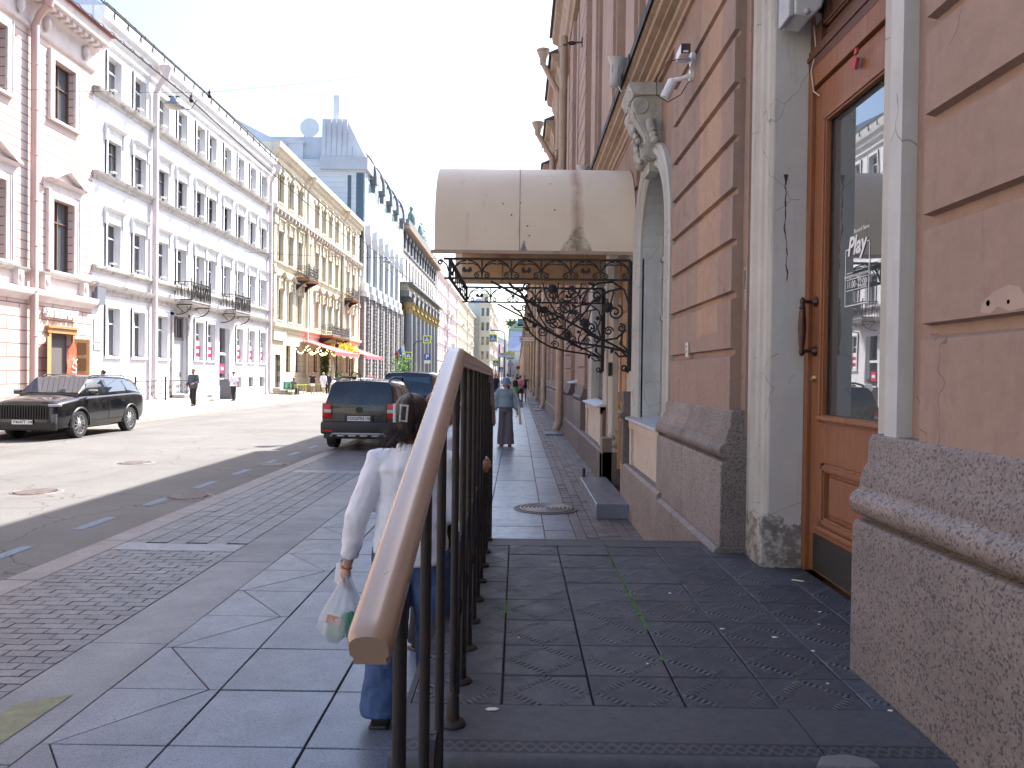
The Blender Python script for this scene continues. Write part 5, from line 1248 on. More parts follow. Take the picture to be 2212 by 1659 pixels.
for k in range(n):
    x = XF + 0.45 + 0.03 * sin(k)
    x2 = XF + 0.45 + 0.03 * sin(k + 1); b.quad((x, L_[k][0], L_[k][1]), (x, R_[k][0], R_[k][1]), (x2, R_[k + 1][0], R_[k + 1][1]), (x2, L_[k + 1][0], L_[k + 1][1]))
b.build('fabric', lit('orange red fabric', (0.72, 0.10, 0.05), rough=0.7, bmp=0), FLG, fix=False)
b = MB(); b.tube([(XF + 0.43, fy - 0.45, 0), (XF + 0.43, fy - 0.40, 1.2), (XF + 0.43, fy - 0.15, 2.6), (XF + 0.43, fy + 0.1, 2.8)], 0.012, 6); b.lathe([(0.25, 0), (0.25, 0.04), (0.03, 0.06)], (XF + 0.43, fy - 0.45, 0), 12); b.build('pole', M_black, FLG)
text('ХЛЕБ', 0.42, M_letw, FLG, frame4((XF + 0.51, fy + 0.06, 1.55), (0, -0.12, -1), (0, 1, -0.12)), 'lettering', 0.004, sx=1.1)

# ---------------------------------------------------------------- white house
F = Facade('white_building', 'long white four storey house with two iron balconies and sooty ledges', XF, 33.62, 57.6, 17.45, M_wh)
W1, W2, W3, W4 = (wproto(1.15, h, M_wht, fr, hood=hd, sur=0.17, bars=(0 if i else 1, 0.68)) for i, (h, fr, hd) in enumerate(((2.2, M_wframe, None), (2.0, M_wframe, 'flat'), (1.65, M_dframe, 'flat'), (1.75, M_wframe, None))))
ys = [35.4, 37.8, 40.3, 42.55, 45.0, 46.75, 49.2, 51.55, 53.9, 56.2]
fld = MB(); fld.box(0.0, 0.16, -0.05, 0.05, -0.02, 0.04); fld.rbox((0.28, 0, 0.10), (0.16, 0.34, 0.05), bev=0.01); fld.tube([(0.1, 0.0, 0), (0.2, 0, 0.12)], 0.02, 6)
fp = fld.build('floodlight', M_wht, None)
for i, y in enumerate(ys):
    F.win(W4, y, 14.02, 1.15, 1.75); F.win(W3, y, 10.38, 1.15, 1.65); F.win(W2, y, 6.32, 1.15, 2.0)
    if i not in (3, 6): F.win(W1, y, 2.3, 1.15, 2.2)
    for z in (6.3, 10.34, 13.95):
        o = cp(fp, F.t, Vector((XF + 0.18, y - 0.9, z)) - Vector((XF, (33.62 + 57.6) / 2, 0)))
for y in (35.4, 51.55, 53.9, 56.2): F.open.append((y - 0.5, y + 0.5, 0.62, 1.30))
F.open += [(41.5, 43.3, 0.42, 4.65), (48.1, 49.8, 0.45, 4.4)]
unproto(W1, W2, W3, W4, fp)
F.finish()
F.band('ledge', [(0.03, 5.98), (0.10, 6.0), (0.12, 6.1), (0.20, 6.14), (0.22, 6.24), (0.0, 6.28)], M_ledge)
F.band('ledge', [(0.03, 10.0), (0.12, 10.05), (0.15, 10.18), (0.26, 10.24), (0.30, 10.33), (0.0, 10.36)], M_ledge)
F.band('ledge', [(0.03, 13.6), (0.12, 13.65), (0.14, 13.78), (0.28, 13.82), (0.33, 13.95), (0.0, 14.0)], M_ledge)
F.band('string_course', [(0.03, 5.05), (0.10, 5.1), (0.12, 5.25), (0.26, 5.32), (0.32, 5.44), (0.34, 5.50), (0.0, 5.55)], M_ledge)
F.band('eaves_cornice', [(0.03, 16.1), (0.12, 16.2), (0.12, 16.4), (0.28, 16.6), (0.3, 16.8), (0.45, 16.95), (0.55, 17.3), (0.58, 17.5), (0.0, 17.55)], M_wht)
b = MB()
for k in range(20): y = 34.3 + k * 1.2; b.box(XF + 0.54, XF + 0.595, y, y + 0.02, 17.1, 17.5)
b.box(XF + 0.55, XF + 0.62, 33.62, 57.6, 17.49, 17.54); b.split('gutter_strap', lit('dark gutter strap', (0.08, 0.08, 0.08)), F.t)
drain(F, 39.0, 0.2, 15.6, lit('pale pink downpipe', (0.60, 0.52, 0.51), rough=0.5), 0.14); drain(F, 57.2, 0.1, 15.6, MATS['pale pink downpipe'], 0.14)
b = MB(); b.box(XF - 0.26, XF - 0.20, 41.5, 43.3, 0.42, 3.35); gd = b.build('steel_door', lit('grey steel door', (0.42, 0.44, 0.46), rough=0.5), F.t)
b = MB(); b.box(XF - 0.2, XF - 0.17, 42.9, 42.98, 1.35, 1.6); b.build('handle', M_black, gd)
b = MB(); b.box(XF - 0.28, XF - 0.16, 41.5, 43.3, 3.35, 3.5)
for y in (41.55, 42.4, 43.22): b.box(XF - 0.28, XF - 0.18, y - 0.06, y + 0.06, 3.5, 4.65)
b.box(XF - 0.28, XF - 0.18, 41.5, 43.3, 4.55, 4.65); fr = b.build('transom', lit('weathered grey wood', (0.22, 0.19, 0.18)), F.t)
b = MB(); b.box(XF - 0.27, XF - 0.25, 41.5, 43.3, 3.5, 4.6); b.build('pane', M_pane2, fr)
b = MB(); b.box(XF - 0.02, XF + 0.10, 41.3, 41.5, 0.2, 4.8); b.box(XF - 0.02, XF + 0.10, 43.3, 43.5, 0.2, 4.8); b.box(XF - 0.02, XF + 0.1, 41.3, 43.5, 4.65, 4.85); b.build('door_surround', M_ledge, F.t)
b = MB(); b.box(XF - 0.26, XF - 0.2, 48.1, 49.8, 2.7, 2.85); b.box(XF - 0.26, XF - 0.18, 48.1, 48.25, 0.45, 4.4); b.box(XF - 0.26, XF - 0.18, 49.65, 49.8, 0.45, 4.4); b.box(XF - 0.26, XF - 0.18, 48.1, 49.8, 0.45, 0.75)
gdr = b.build('shop_door', M_wframe, F.t); b = MB(); b.box(XF - 0.3, XF - 0.25, 48.1, 49.8, 0.45, 4.4); b.build('pane', M_pane2, gdr)
M_poster = lit('crimson poster', (0.50, 0.02, 0.09), bmp=0, rough=0.5); M_paper = lit('white poster', (0.75, 0.75, 0.75), bmp=0, rough=0.5)
for y in (45.0, 46.75, 51.55, 53.9, 56.2):
    b = MB(); x = XF - 0.16; b.box(x, x + 0.01, y - 0.5, y + 0.5, 2.52, 3.12); b.mat(1); b.box(x, x + 0.01, y - 0.5, y + 0.5, 2.35, 2.50); b.box(x, x + 0.01, y - 0.5, y + 0.5, 3.14, 3.42); b.box(x + 0.011, x + 0.015, y - 0.3, y + 0.35, 2.74, 2.94)
    o = b.build('shop_poster', [M_poster, M_paper], F.t)
b = MB(); x = XF - 0.16; b.box(x, x + 0.01, 48.6, 49.3, 1.55, 2.15); b.mat(1); b.box(x, x + 0.01, 48.6, 49.3, 1.1, 1.25); b.box(x + 0.011, x + 0.015, 48.75, 49.15, 1.75, 1.95); b.build('shop_poster', [M_poster, M_paper], F.t)
b = MB()
for y in (35.4, 51.55, 53.9, 56.2): b.box(XF - 0.26, XF - 0.2, y - 0.5, y + 0.5, 0.62, 1.3)
b.split('basement_pane', M_pane2, F.t)
b = MB(); b.box(XF, XF + 0.25, 33.64, 34.3, 4.55, 5.5); b.build('cable_box', lit('slate blue cabinet', (0.13, 0.14, 0.17)), F.t)
b = MB(); b.box(XF + 0.0, XF + 0.04, 33.75, 34.4, 2.9, 3.9); b.box(XF + 0.0, XF + 0.05, 33.75, 34.4, 2.55, 2.82); b.build('wall_plaque', lit('pale grey plaque', (0.4, 0.44, 0.5), rough=0.4), F.t)
def steps(name, label, x, y0, y1, hs, dep, m):
    t = thing(name, label, 'steps', (x, (y0 + y1) / 2, 0))
    for k, h in enumerate(hs):
        b = MB(); d = dep * (len(hs) - k); b.box(x, x + d, y0 - 0.25 * (len(hs) - 1 - k), y1 + 0.25 * (len(hs) - 1 - k), sum(hs[:k]), sum(hs[:k + 1]) - 0.002); b.build('tread', m, t, bevel=0.01)
M_step = lit('worn limestone step', (0.36, 0.33, 0.28), dirt=(0.15, 0.14, 0.12), dirtamt=0.7, dscale=2)
steps('stone_steps', 'two worn stone steps below the grey steel door of the white house', XF, 41.3, 43.6, (0.2, 0.2), 0.75, M_step)
steps('stone_steps', 'three wide stone steps at the dark door of the yellow house', XF, 58.7, 61.5, (0.15, 0.15, 0.15), 0.55, M_step)
# plinth ledge under fence + fence
b = MB(); b.box(XF, XF + 1.35, 34.7, 40.9, 0.0, 0.22); o = b.build('basement_kerb', lit('pinkish rendered kerb', (0.50, 0.42, 0.40))); tag(o, 'low rendered kerb round the basement stair beneath the iron fence', 'kerb wall')
FN = thing('iron_fence', 'short grey iron fence with scrolled panels before the white house', 'fence', (XF + 1.3, 38, 0.2))
for y in (34.9, 37.9, 40.8):
    b = MB(); b.tube([(XF + 1.3, y, 0.2), (XF + 1.3, y, 1.28)], 0.045, 8); b.ball((XF + 1.3, y, 1.33), 0.06, 8, 6); b.build('post', M_black, FN)
for y0, y1 in ((34.9, 37.9), (37.9, 40.8)):
    b = MB(); x = XF + 1.3
    for z in (0.32, 1.18): b.tube([(x, y0, z), (x, y1, z)], 0.02, 6)
    nb = 16
    for k in range(1, nb): y = y0 + (y1 - y0) * k / nb; b.tube([(x, y, 0.32), (x, y, 1.18)], 0.008, 5)
    for k in range(3):
        yc = y0 + (y1 - y0) * (k + 0.5) / 3
        for zc, s_ in ((0.6, 1), (0.9, -1), (0.6, -1), (0.9, 1)): b.tube([(x, p, q) for p, q in spiral((yc + s_ * 0.14, zc), 0.13, 0.03, 0, 1.3 * s_, 14)], 0.012, 5)
    b.build('panel', M_black, FN)
# litter bin / planter box
t = thing('litter_bin', 'dark grey square bin by the glass shop door of the white house', 'bin', (-17.6, 47.2, 0)); b = MB(); b.rbox((-17.6, 47.2, 0.58), (0.75, 0.75, 1.16), bev=0.02); b.build('body', lit('dark grey bin metal', (0.10, 0.10, 0.11), rough=0.5), t); b = MB(); b.rbox((-17.6, 47.2, 1.175), (0.8, 0.8, 0.03), bev=0.01); b.tube([(-17.6, 47.2, 1.1), (-17.6, 47.2, 1.5)], 0.015, 6); b.build('lid', M_black, t)
def balcony(T, xw, y0, y1, zs, out, style, m_slab, plant=True):
    b = MB(); b.box(xw, xw + out, y0, y1, zs - 0.16, zs); b.box(xw, xw + out + 0.06, y0 - 0.06, y1 + 0.06, zs - 0.04, zs + 0.02); b.build('slab', m_slab, T)
    b = MB()
    if style == 0:
        for y in (y0 + 0.1, y1 - 0.1):
            b.tube([(xw, y, zs - 0.2), (xw + out, y, zs - 0.2)], 0.03, 6); b.tube([(xw + out * (1 - cos(a)) * 0 + out * sin(a) * 0.92, y, zs - 0.75 + 0.5 * (1 - cos(a))) for a in [pi / 2 * k / 8 for k in range(9)]], 0.03, 6); b.tube([(xw + 0.05, y, zs - 0.2), (xw + 0.45, y, zs - 0.6)], 0.025, 6)
    else:
        for y in (y0 + 0.3, y1 - 0.3): b.ext([(xw, zs - 0.16), (xw + out, zs - 0.16), (xw + out * 0.8, zs - 0.32), (xw + out * 0.4, zs - 0.5), (xw + 0.1, zs - 0.9), (xw, zs - 0.95)], 'y', y - 0.08, y + 0.08)
    b.build('bracket', M_black, T)
    b = MB(); zt = zs + 1.02; x1 = xw + out - 0.03
    runs = [((xw, y0 + 0.04), (x1, y0 + 0.04)), ((x1, y0 + 0.04), (x1, y1 - 0.04)), ((x1, y1 - 0.04), (xw, y1 - 0.04))]
    for (xa, ya_), (xb, yb_) in runs:
        L = hypot(xb - xa, yb_ - ya_)
        for z in (zs + 0.06, zt): b.tube([(xa, ya_, z), (xb, yb_, z)], 0.032, 5)
        n = max(3, int(L / (0.16 if style == 0 else 0.20)))
        for k in range(n):
            p = lambda t: (xa + (xb - xa) * t, ya_ + (yb_ - ya_) * t)
            t0, t1 = k / n, (k + 1) / n; A, B_ = p(t0), p(t1); C_ = p((t0 + t1) / 2)
            if style == 0:
                b.tube([A + (zs + 0.06,), A + (zt + 0.02,)], 0.020, 5)
                b.tube([C_ + (zs + 0.85,), B_ + (zs + 0.2,)] if k % 2 else [A + (zs + 0.85,), C_ + (zs + 0.2,)], 0.018, 5); b.tube([A + (zs + 0.92,), C_ + (zs + 0.86,), B_ + (zs + 0.92,)], 0.012, 5)
            else:
                for (z, r0, s_) in ((zs + 0.3, 0.13, 1), (zs + 0.55, 0.12, -1), (zs + 0.8, 0.12, 1)):
                    du = Vector((B_[0] - A[0], B_[1] - A[1])).normalized()
                    b.tube([(C_[0] + du.x * q, C_[1] + du.y * q, z + v) for q, v in spiral((0, 0), r0, 0.03, k + z, 1.25 * s_, 11)], 0.022, 5)
                b.tube([A + (zs + 0.06,), A + (zt,)], 0.012, 5)
    for x, y in ((x1, y0 + 0.04), (x1, y1 - 0.04), (x1, (y0 + y1) / 2)): b.tube([(x, y, zs), (x, y, zt + 0.14)], 0.03, 6); b.ball((x, y, zt + 0.17), 0.045, 6, 5)
    b.build('balustrade', M_black, T)
    if plant:
        b = MB(); rk = random.Random(int(y0))
        for k in range(160):
            c = Vector((xw + rk.uniform(0.3, out - 0.1), rk.choice((y0 + 0.5, y1 - 0.5)) + rk.gauss(0, 0.22), zs + abs(rk.gauss(0.1, 0.16)))); s_ = 0.04; a = Vector([rk.uniform(-1, 1) for _ in range(3)]) * s_; d = Vector([rk.uniform(-1, 1) for _ in range(3)]) * s_
            b.add([c, c + a, c + a + d, c + d], [(0, 1, 2, 3)])
        b.build('plants', mat('balcony leaves', (0.09, 0.22, 0.04), 0.7, island=0.4, bmp=0), T, fix=False)
T = thing('balcony', 'iron balcony with slanted bars above the grey steel door of the white house', 'balcony', (XF, 43, 5.5), 'iron balconies'); T.parent = F.t; T.location = Vector((XF, 43, 5.5)) - Vector(F.t.location); WL[T.name] = Vector((XF, 43, 5.5))
del T['category']; del T['group']
balcony(T, XF, 41.7, 44.35, 5.45, 0.95, 0, M_ledge)
T = thing('balcony', 'iron balcony with slanted bars above the glass shop door', 'balcony', (XF, 49.6, 5.5)); T.parent = F.t; T.location = Vector((XF, 49.6, 5.5)) - Vector(F.t.location); WL[T.name] = Vector((XF, 49.6, 5.5)); del T['category']
balcony(T, XF, 48.2, 50.95, 5.45, 0.95, 0, M_ledge)
b = MB(); b.box(XF - 6, XF - 4.6, 53, 55.2, 17.5, 20.2); b.box(XF - 6.1, XF - 4.5, 52.9, 55.3, 20.2, 20.35); b.build('chimney', lit('old yellow chimney', (0.5, 0.45, 0.3), dirt=(0.25, 0.2, 0.15), dscale=1), F.t)
b = MB(); b.box(XF - 3, XF - 2.3, 45.5, 46.6, 17.5, 19.0); b.box(XF - 3.1, XF - 2.2, 45.4, 46.7, 19.0, 19.12); b.build('chimney', MATS['old yellow chimney'], F.t)

# ---------------------------------------------------------------- yellow house
F = Facade('yellow_building', 'straw yellow four storey house with carved window heads over the street cafe', XF, 58.0, 90.2, 18.85, M_yel)
W4 = wproto(1.15, 2.15, M_yelt, M_brown, hood='key', sur=0.12, bars=(1, 0.7)); W3 = wproto(1.15, 2.4, M_yelt, M_brown, hood='console', sur=0.16, bars=(1, 0.7)); W2 = wproto(1.15, 2.5, M_yelt, M_brown, hood='curve', sur=0.2, bars=(1, 0.7)); W1 = wproto(1.2, 2.15, M_yelt, M_brown, sur=0.0, bars=(1, 0.6))
for i, y in enumerate([60.3, 62.95, 65.6, 71.15, 73.7, 76.2, 78.9, 84.2, 86.9]):
    F.win(W4, y, 14.75, 1.15, 2.15); F.win(W3, y, 10.2, 1.15, 2.4); F.win(W2, y, 5.7, 1.15, 2.5)
for y in (62.6, 65.3, 68.2, 71.0, 75.6, 78.5, 84.2, 87.0): F.win(W1, y, 1.65, 1.2, 2.15)
F.open.append((59.2, 60.5, 0.45, 3.0))
unproto(W1, W2, W3, W4)
F.finish([4.5], [M_yelb, M_yel])
F.band('string_course', [(0.03, 4.75), (0.12, 4.8), (0.14, 5.05), (0.35, 5.15), (0.40, 5.4), (0.0, 5.5)], M_yelt)
F.band('ledge', [(0.03, 9.75), (0.1, 9.8), (0.12, 9.95), (0.22, 10.0), (0.0, 10.05)], M_yelt)
F.band('ledge', [(0.03, 13.6), (0.18, 13.7), (0.2, 13.9), (0.42, 14.0), (0.46, 14.25), (0.0, 14.35)], M_ledge)
F.band('eaves_cornice', [(0.03, 17.6), (0.15, 17.7), (0.15, 18.0), (0.35, 18.15), (0.4, 18.35), (0.6, 18.5), (0.65, 18.9), (0.0, 18.95)], M_yelt)
b = MB()
for y in (58.4, 67.6, 68.6, 81.1, 82.0, 89.6): b.box(XF, XF + 0.14, y, y + 0.55, 5.5, 13.6); b.box(XF, XF + 0.22, y - 0.08, y + 0.63, 12.9, 13.5); b.box(XF, XF + 0.22, y - 0.08, y + 0.63, 9.2, 9.6)
for k in range(34): y = 58.3 + k * 0.95; b.box(XF, XF + 0.4, y, y + 0.14, 13.68, 13.95)
b.split('pilaster', M_yelt, F.t, None, 3)
drain(F, 67.3, 1.2, 17.2, lit('cream downpipe', (0.58, 0.52, 0.40), rough=0.5), 0.13); drain(F, 81.0, 1.2, 17.2, MATS['cream downpipe'], 0.13)
b = MB(); b.box(XF - 0.25, XF - 0.18, 59.2, 60.5, 0.45, 3.0); o = b.build('dark_door', lit('dark carved door', (0.05, 0.045, 0.04), rough=0.4), F.t)
b = MB(); b.box(XF - 0.02, XF + 0.2, 58.3, 61.3, 4.1, 4.75); b.build('name_board', lit('pale sign board', (0.55, 0.52, 0.45)), F.t)
for y0, y1, zs, out, lb in ((64.4, 67.4, 9.45, 1.15, 'small scrolled iron balcony on the third floor nearest the white house'), (81.6, 84.6, 9.45, 1.15, 'small scrolled iron balcony on the third floor at the far end'), (72.0, 79.5, 5.05, 1.3, 'wide scrolled iron balcony over the red awnings')):
    T = thing('balcony', lb, 'balcony', (XF, y0, zs)); T.parent = F.t; T.location = Vector((XF, y0, zs)) - Vector(F.t.location); WL[T.name] = Vector((XF, y0, zs)); del T['category']
    balcony(T, XF, y0, y1, zs, out, 1, lit('rust brown slab', (0.25, 0.15, 0.1)), False)
# attic wall rising behind the white house
b = MB(); b.ext([(XF - 6.5, 17), (XF - 1.2, 17), (XF - 1.2, 19.2), (XF - 6.5, 21.8)], 'y', 58.0, 58.4); b.build('gable_wall', lit('flaking yellow gable', (0.5, 0.46, 0.30), dirt=(0.25, 0.22, 0.17), dirtamt=0.9, dscale=0.6), F.t)
YB = F.t
# awnings
M_awn = lit('red awning cloth', (0.62, 0.10, 0.10), rough=0.8)
for (y0, y1, z0, z1, out, lb) in ((66.0, 75.5, 4.45, 3.45, 3.0, 'red sloping awning over the cafe tables, the nearer one'), (79.5, 89.0, 4.45, 3.45, 3.0, 'red sloping awning at the far end of the yellow house')):
    T = thing('awning', lb, 'awning', (XF, (y0 + y1) / 2, z0), 'red cafe awnings')
    b = MB(); x0, x1 = XF + 0.1, XF + out; nn = 8
    b.add([(x0, y0, z0), (x0, y1, z0), (x1, y1, z1), (x1, y0, z1), (x0, y0, z0 - 0.03), (x0, y1, z0 - 0.03), (x1, y1, z1 - 0.03), (x1, y0, z1 - 0.03)], [(0, 1, 2, 3), (4, 7, 6, 5), (0, 3, 7, 4), (1, 5, 6, 2), (0, 4, 5, 1), (3, 2, 6, 7)]); b.build('cloth', M_awn, T)
    b = MB(); seg = 12
    for k in range(seg):
        a, c = y0 + (y1 - y0) * k / seg, y0 + (y1 - y0) * (k + 1) / seg; mdz = 0.32; b.add([(x1, a, z1), (x1, c, z1), (x1 + 0.03, c, z1 - mdz + 0.05), (x1 + 0.04, (a + c) / 2, z1 - mdz), (x1 + 0.03, a, z1 - mdz + 0.05)], [(0, 1, 2, 3, 4)])
    b.build('valance', lit('red valance cloth', (0.62, 0.06, 0.10)), T, fix=False)
    b = MB(); b.tube([(XF, y0 + 0.5, 3.3), (XF + 1.5, y0 + 0.5, 3.5), (x1, y0 + 0.5, z1 - 0.05)], 0.03, 6); b.tube([(XF, y1 - 0.5, 3.3), (XF + 1.5, y1 - 0.5, 3.5), (x1, y1 - 0.5, z1 - 0.05)], 0.03, 6); b.build('arm', M_black, T)
def leaves(mb, rk, c, sp, n, s):
    for _ in range(n):
        p = Vector((c[0] + rk.gauss(0, sp[0]), c[1] + rk.gauss(0, sp[1]), c[2] + rk.gauss(0, sp[2]))); a = Vector([rk.uniform(-1, 1) for _ in range(3)]).normalized() * s * rk.uniform(0.6, 1.4); d = Vector([rk.uniform(-1, 1) for _ in range(3)]).normalized() * s
        mb.add([p, p + a, p + a + d, p + d], [(0, 1, 2, 3)])
rk = random.Random(12)
b = MB(); leaves(b, rk, (XF + 1.3, 76.5, 3.9), (0.5, 1.7, 0.28), 900, 0.16); tag(b.build('hanging_flowers', mat('yellow flowers', (0.72, 0.62, 0.05), 0.8, island=0.35, bmp=0), fix=False), 'mass of yellow flowers hanging under the wide balcony', 'flowers')
V = thing('climbing_vine', 'climbing vine with dark leaves between the cafe windows of the yellow house', 'vine', (XF, 73.3, 0)); b = MB()
for z in [0.4 + 0.35 * k for k in range(10)]: leaves(b, rk, (XF + 0.35, 73.3 + (0.9 if z > 2.8 else 0) * rk.uniform(-1, 1), z), (0.12, 0.3 + 0.2 * (z > 2.6), 0.2), 120, 0.13)
b.build('foliage', mat('vine leaves', (0.06, 0.11, 0.025), 0.7, island=0.5, bmp=0), V, fix=False); b = MB(); b.tube([(XF + 0.2, 73.3, 0), (XF + 0.25, 73.25, 1.5), (XF + 0.2, 73.4, 3.3)], 0.05, 6); b.build('stem', M_brown, V)
# string lights
SLT = thing('string_lights', 'strings of warm bulbs hung along the cafe front under the awning', 'string lights', (XF + 1, 66, 3.5)); b = MB(); w2 = MB()
for (ya_, yb_, x) in ((61.5, 72, XF + 0.8), (61.5, 72, XF + 1.9), (75, 84, XF + 1.4)):
    n = 22; prev_ = None
    for k in range(n):
        t = k / (n - 1); y = ya_ + (yb_ - ya_) * t; z = 3.75 - 0.55 * sin(pi * ((t * 3) % 1)); b.ball((x, y, z), 0.055, 6, 5)
        if prev_: w2.tube([prev_, (x, y, z + 0.05)], 0.008, 4)
        prev_ = (x, y, z + 0.05)
b.build('bulbs', mat('lit warm bulb', (1, 0.85, 0.5), 0.4, bmp=0, emit=((1, 0.78, 0.35), 2.5)), SLT); w2.build('cable', M_black, SLT)
# entrance lamp posts by the balcony
for y, lb in ((73.6, 'slim black cast iron column under the wide balcony, nearer the vine'), (79.3, 'slim black cast iron column under the far end of the wide balcony')):
    T = thing('iron_column', lb, 'column', (XF + 1.35, y, 0)); b = MB(); x = XF + 1.35
    b.lathe([(0.2, 0), (0.2, 0.2), (0.11, 0.3), (0.13, 0.9), (0.07, 1.0), (0.07, 2.2), (0.1, 2.3), (0.06, 2.4), (0.06, 3.6), (0.13, 3.8), (0.06, 3.9), (0.06, 4.85)], (x, y, 0), 12); b.build('shaft', M_black, T, smooth=40); b = MB(); b.lathe([(0.1, 4.0), (0.2, 4.4), (0.05, 4.6)], (x, y, 0), 8); b.build('ornament', M_black, T)

# ---------------------------------------------------------------- modern grey block
F = Facade('modern_building', 'tall grey modern block with a pale blue glass front and arched roof fins', XF, 90.5, 120.8, 19.0, M_grst, depth=14)
F.finish([1.0], [M_grd, M_grst], ridge=0.1)
rkm = random.Random(8)
nb = 7; pw = (120.8 - 90.5) / nb
b = MB(); c = MB(); d = MB(); e = MB(); g = MB()
for k in range(nb):
    y = 90.5 + k * pw
    # rusticated pier with zig-zag rock edges
    c.ext(rust_poly(XF + 0.55, XF - 0.1, 0.0, 10.6, [], 0, 0), 'y', y + 0.1, y + 1.5)
    z = 0.2
    while z < 10.4: e.rbox((XF + 0.6, y + 1.62 + (0.12 if int(z / 0.42) % 2 else 0), z + 0.19), (0.5, 0.42, 0.36), bev=0.08); z += 0.42
    d.box(XF + 0.05, XF + 0.9, y - 0.1, y + 1.6, 10.6, 11.2); d.box(XF + 0.05, XF + 0.7, y - 0.35, y + 1.85, 11.2, 12.2)
    g.box(XF + 0.02, XF + 0.06, y + 2.0, y + pw - 0.1, 1.0, 10.0); g.box(XF + 0.02, XF + 0.08, y + 1.8, y + pw - 0.2, 12.2, 18.6)
    d.box(XF + 0.05, XF + 0.45, y + 0.2, y + 1.4, 12.2, 19.0)
    d.add([(XF + 0.05, y + 0.2, 17.6), (XF + 1.0, y + 1.0, 18.2), (XF + 1.0, y + 2.0, 17.2), (XF + 0.05, y + 1.8, 16.4), (XF + 0.05, y + 0.2, 18.6), (XF + 1.0, y + 1.0, 19.1), (XF + 1.0, y + 2.0, 18.4), (XF + 0.05, y + 1.8, 18.4)], [(0, 1, 2, 3), (4, 7, 6, 5), (0, 4, 5, 1), (1, 5, 6, 2), (2, 6, 7, 3)])
c.split('stone_pier', M_grst, F.t); e.split('rock_quoin', M_rock, F.t, None, 25); d.split('white_panel', lit('white cladding', (0.62, 0.64, 0.66)), F.t); g.split('dark_window', M_pane2, F.t)
b = MB(); b.box(XF + 0.42, XF + 0.5, 90.6, 120.8, 19.0, 27.0); b.build('glass_front', M_curtain, F.t)
b = MB()
for k in range(29): y = 90.5 + k * 30.3 / 28; b.box(XF + 0.5, XF + 0.54, y, y + (0.16 if k % 2 else 0.07), 19, 27)
for z in (19.05, 21.6, 24.2, 26.8): b.box(XF + 0.5, XF + 0.55, 90.5, 120.8, z, z + 0.1)
b.build('mullions', M_wframe, F.t)
for k in range(5):
    b = MB(); y = 94 + k * 5.8
    for j in range(10):
        a0, a1 = -0.3 + 1.6 * j / 10 * 1.0, -0.3 + 1.6 * (j + 1) / 10
        P = [(y - 0.1 + 0, 0)]
        q = lambda r, a: (XF + 0.9 - 2.6 + r * cos(a), 24.6 + 1.6 * r * 0.75 * sin(a) + 0.6)
        b.ext([q(2.6, a0), q(2.95, a0), q(2.95, a1), q(2.6, a1)], 'y', y - 0.25, y + 0.25)
    b.box(XF + 0.5, XF + 1.3, y - 0.5, y + 0.6, 24.4, 24.9); b.box(XF + 0.6, XF + 1.1, y - 0.3, y + 0.3, 23.4, 24.4)
    b.build('roof_fin', lit('dark grey metal fin', (0.12, 0.13, 0.15), rough=0.4), F.t)
b = MB(); b.box(XF - 14, XF + 0.41, 90.5, 120.8, 18.9, 26.4); b.build('party_wall', banded('pale grey blockwork', (0.62, 0.61, 0.60), 0.62, 0.2, (0.25, 0.25, 0.26), 0.04), F.t)
b = MB(); b.box(XF - 4.6, XF + 0.9, 90.0, 98, 25.2, 26.6); b.build('eaves_box', lit('grey zinc band', (0.46, 0.45, 0.46), rough=0.5), F.t)
b = MB(); b.add([(XF - 4.6, 90.4, 26.6), (XF + 0.6, 90.4, 26.6), (XF - 1.7, 90.8, 31.2), (XF - 4.6, 90.8, 31.2), (XF - 4.6, 99, 26.6), (XF + 0.6, 99, 26.6), (XF - 1.7, 98.5, 31.2), (XF - 4.6, 98.5, 31.2)], [(0, 1, 2, 3), (4, 7, 6, 5), (1, 5, 6, 2), (0, 3, 7, 4), (3, 2, 6, 7)]); b.build('plant_room', lit('pale zinc cladding', (0.60, 0.58, 0.58), rough=0.45, streak=0.2), F.t)
b = MB(); b.box(XF - 1.5, XF - 1.1, 90.44, 90.52, 14, 24.6); b.box(XF - 0.5, XF + 0.35, 90.44, 90.52, 14, 24.9); b.split('side_window', M_pane2, F.t)
b = MB()
for k in range(6): b.box(XF - 4.1 + k * 0.62, XF - 4.07 + k * 0.62, 90.38, 90.62, 26.6, 27.9 if k > 4 else 31.1)
b.split('cladding_seam', MATS['grey zinc band'], F.t)
b = MB(); b.box(XF - 11, XF - 4.6, 91.5, 99, 24, 29.3); b.build('lift_house', lit('grey panel wall', (0.55, 0.57, 0.60)), F.t)
b = MB(); b.box(XF - 8.6, XF - 6.9, 91.0, 93, 24, 28.4); b.box(XF - 8.8, XF - 6.7, 90.9, 93.1, 28.4, 28.7); b.build('vent_stack', lit('white vent', (0.6, 0.6, 0.6)), F.t)
t = thing('cell_antenna', 'tall white panel antenna on the roof of the grey modern block', 'antenna', (XF - 3.3, 92, 31)); b = MB(); b.rbox((XF - 3.2, 92, 32.9), (0.75, 0.4, 2.9), bev=0.05); b.build('panel', M_wframe, t); b = MB(); b.tube([(XF - 3.3, 92, 31), (XF - 3.3, 92, 32)], 0.1, 6); b.build('mast', M_black, t)
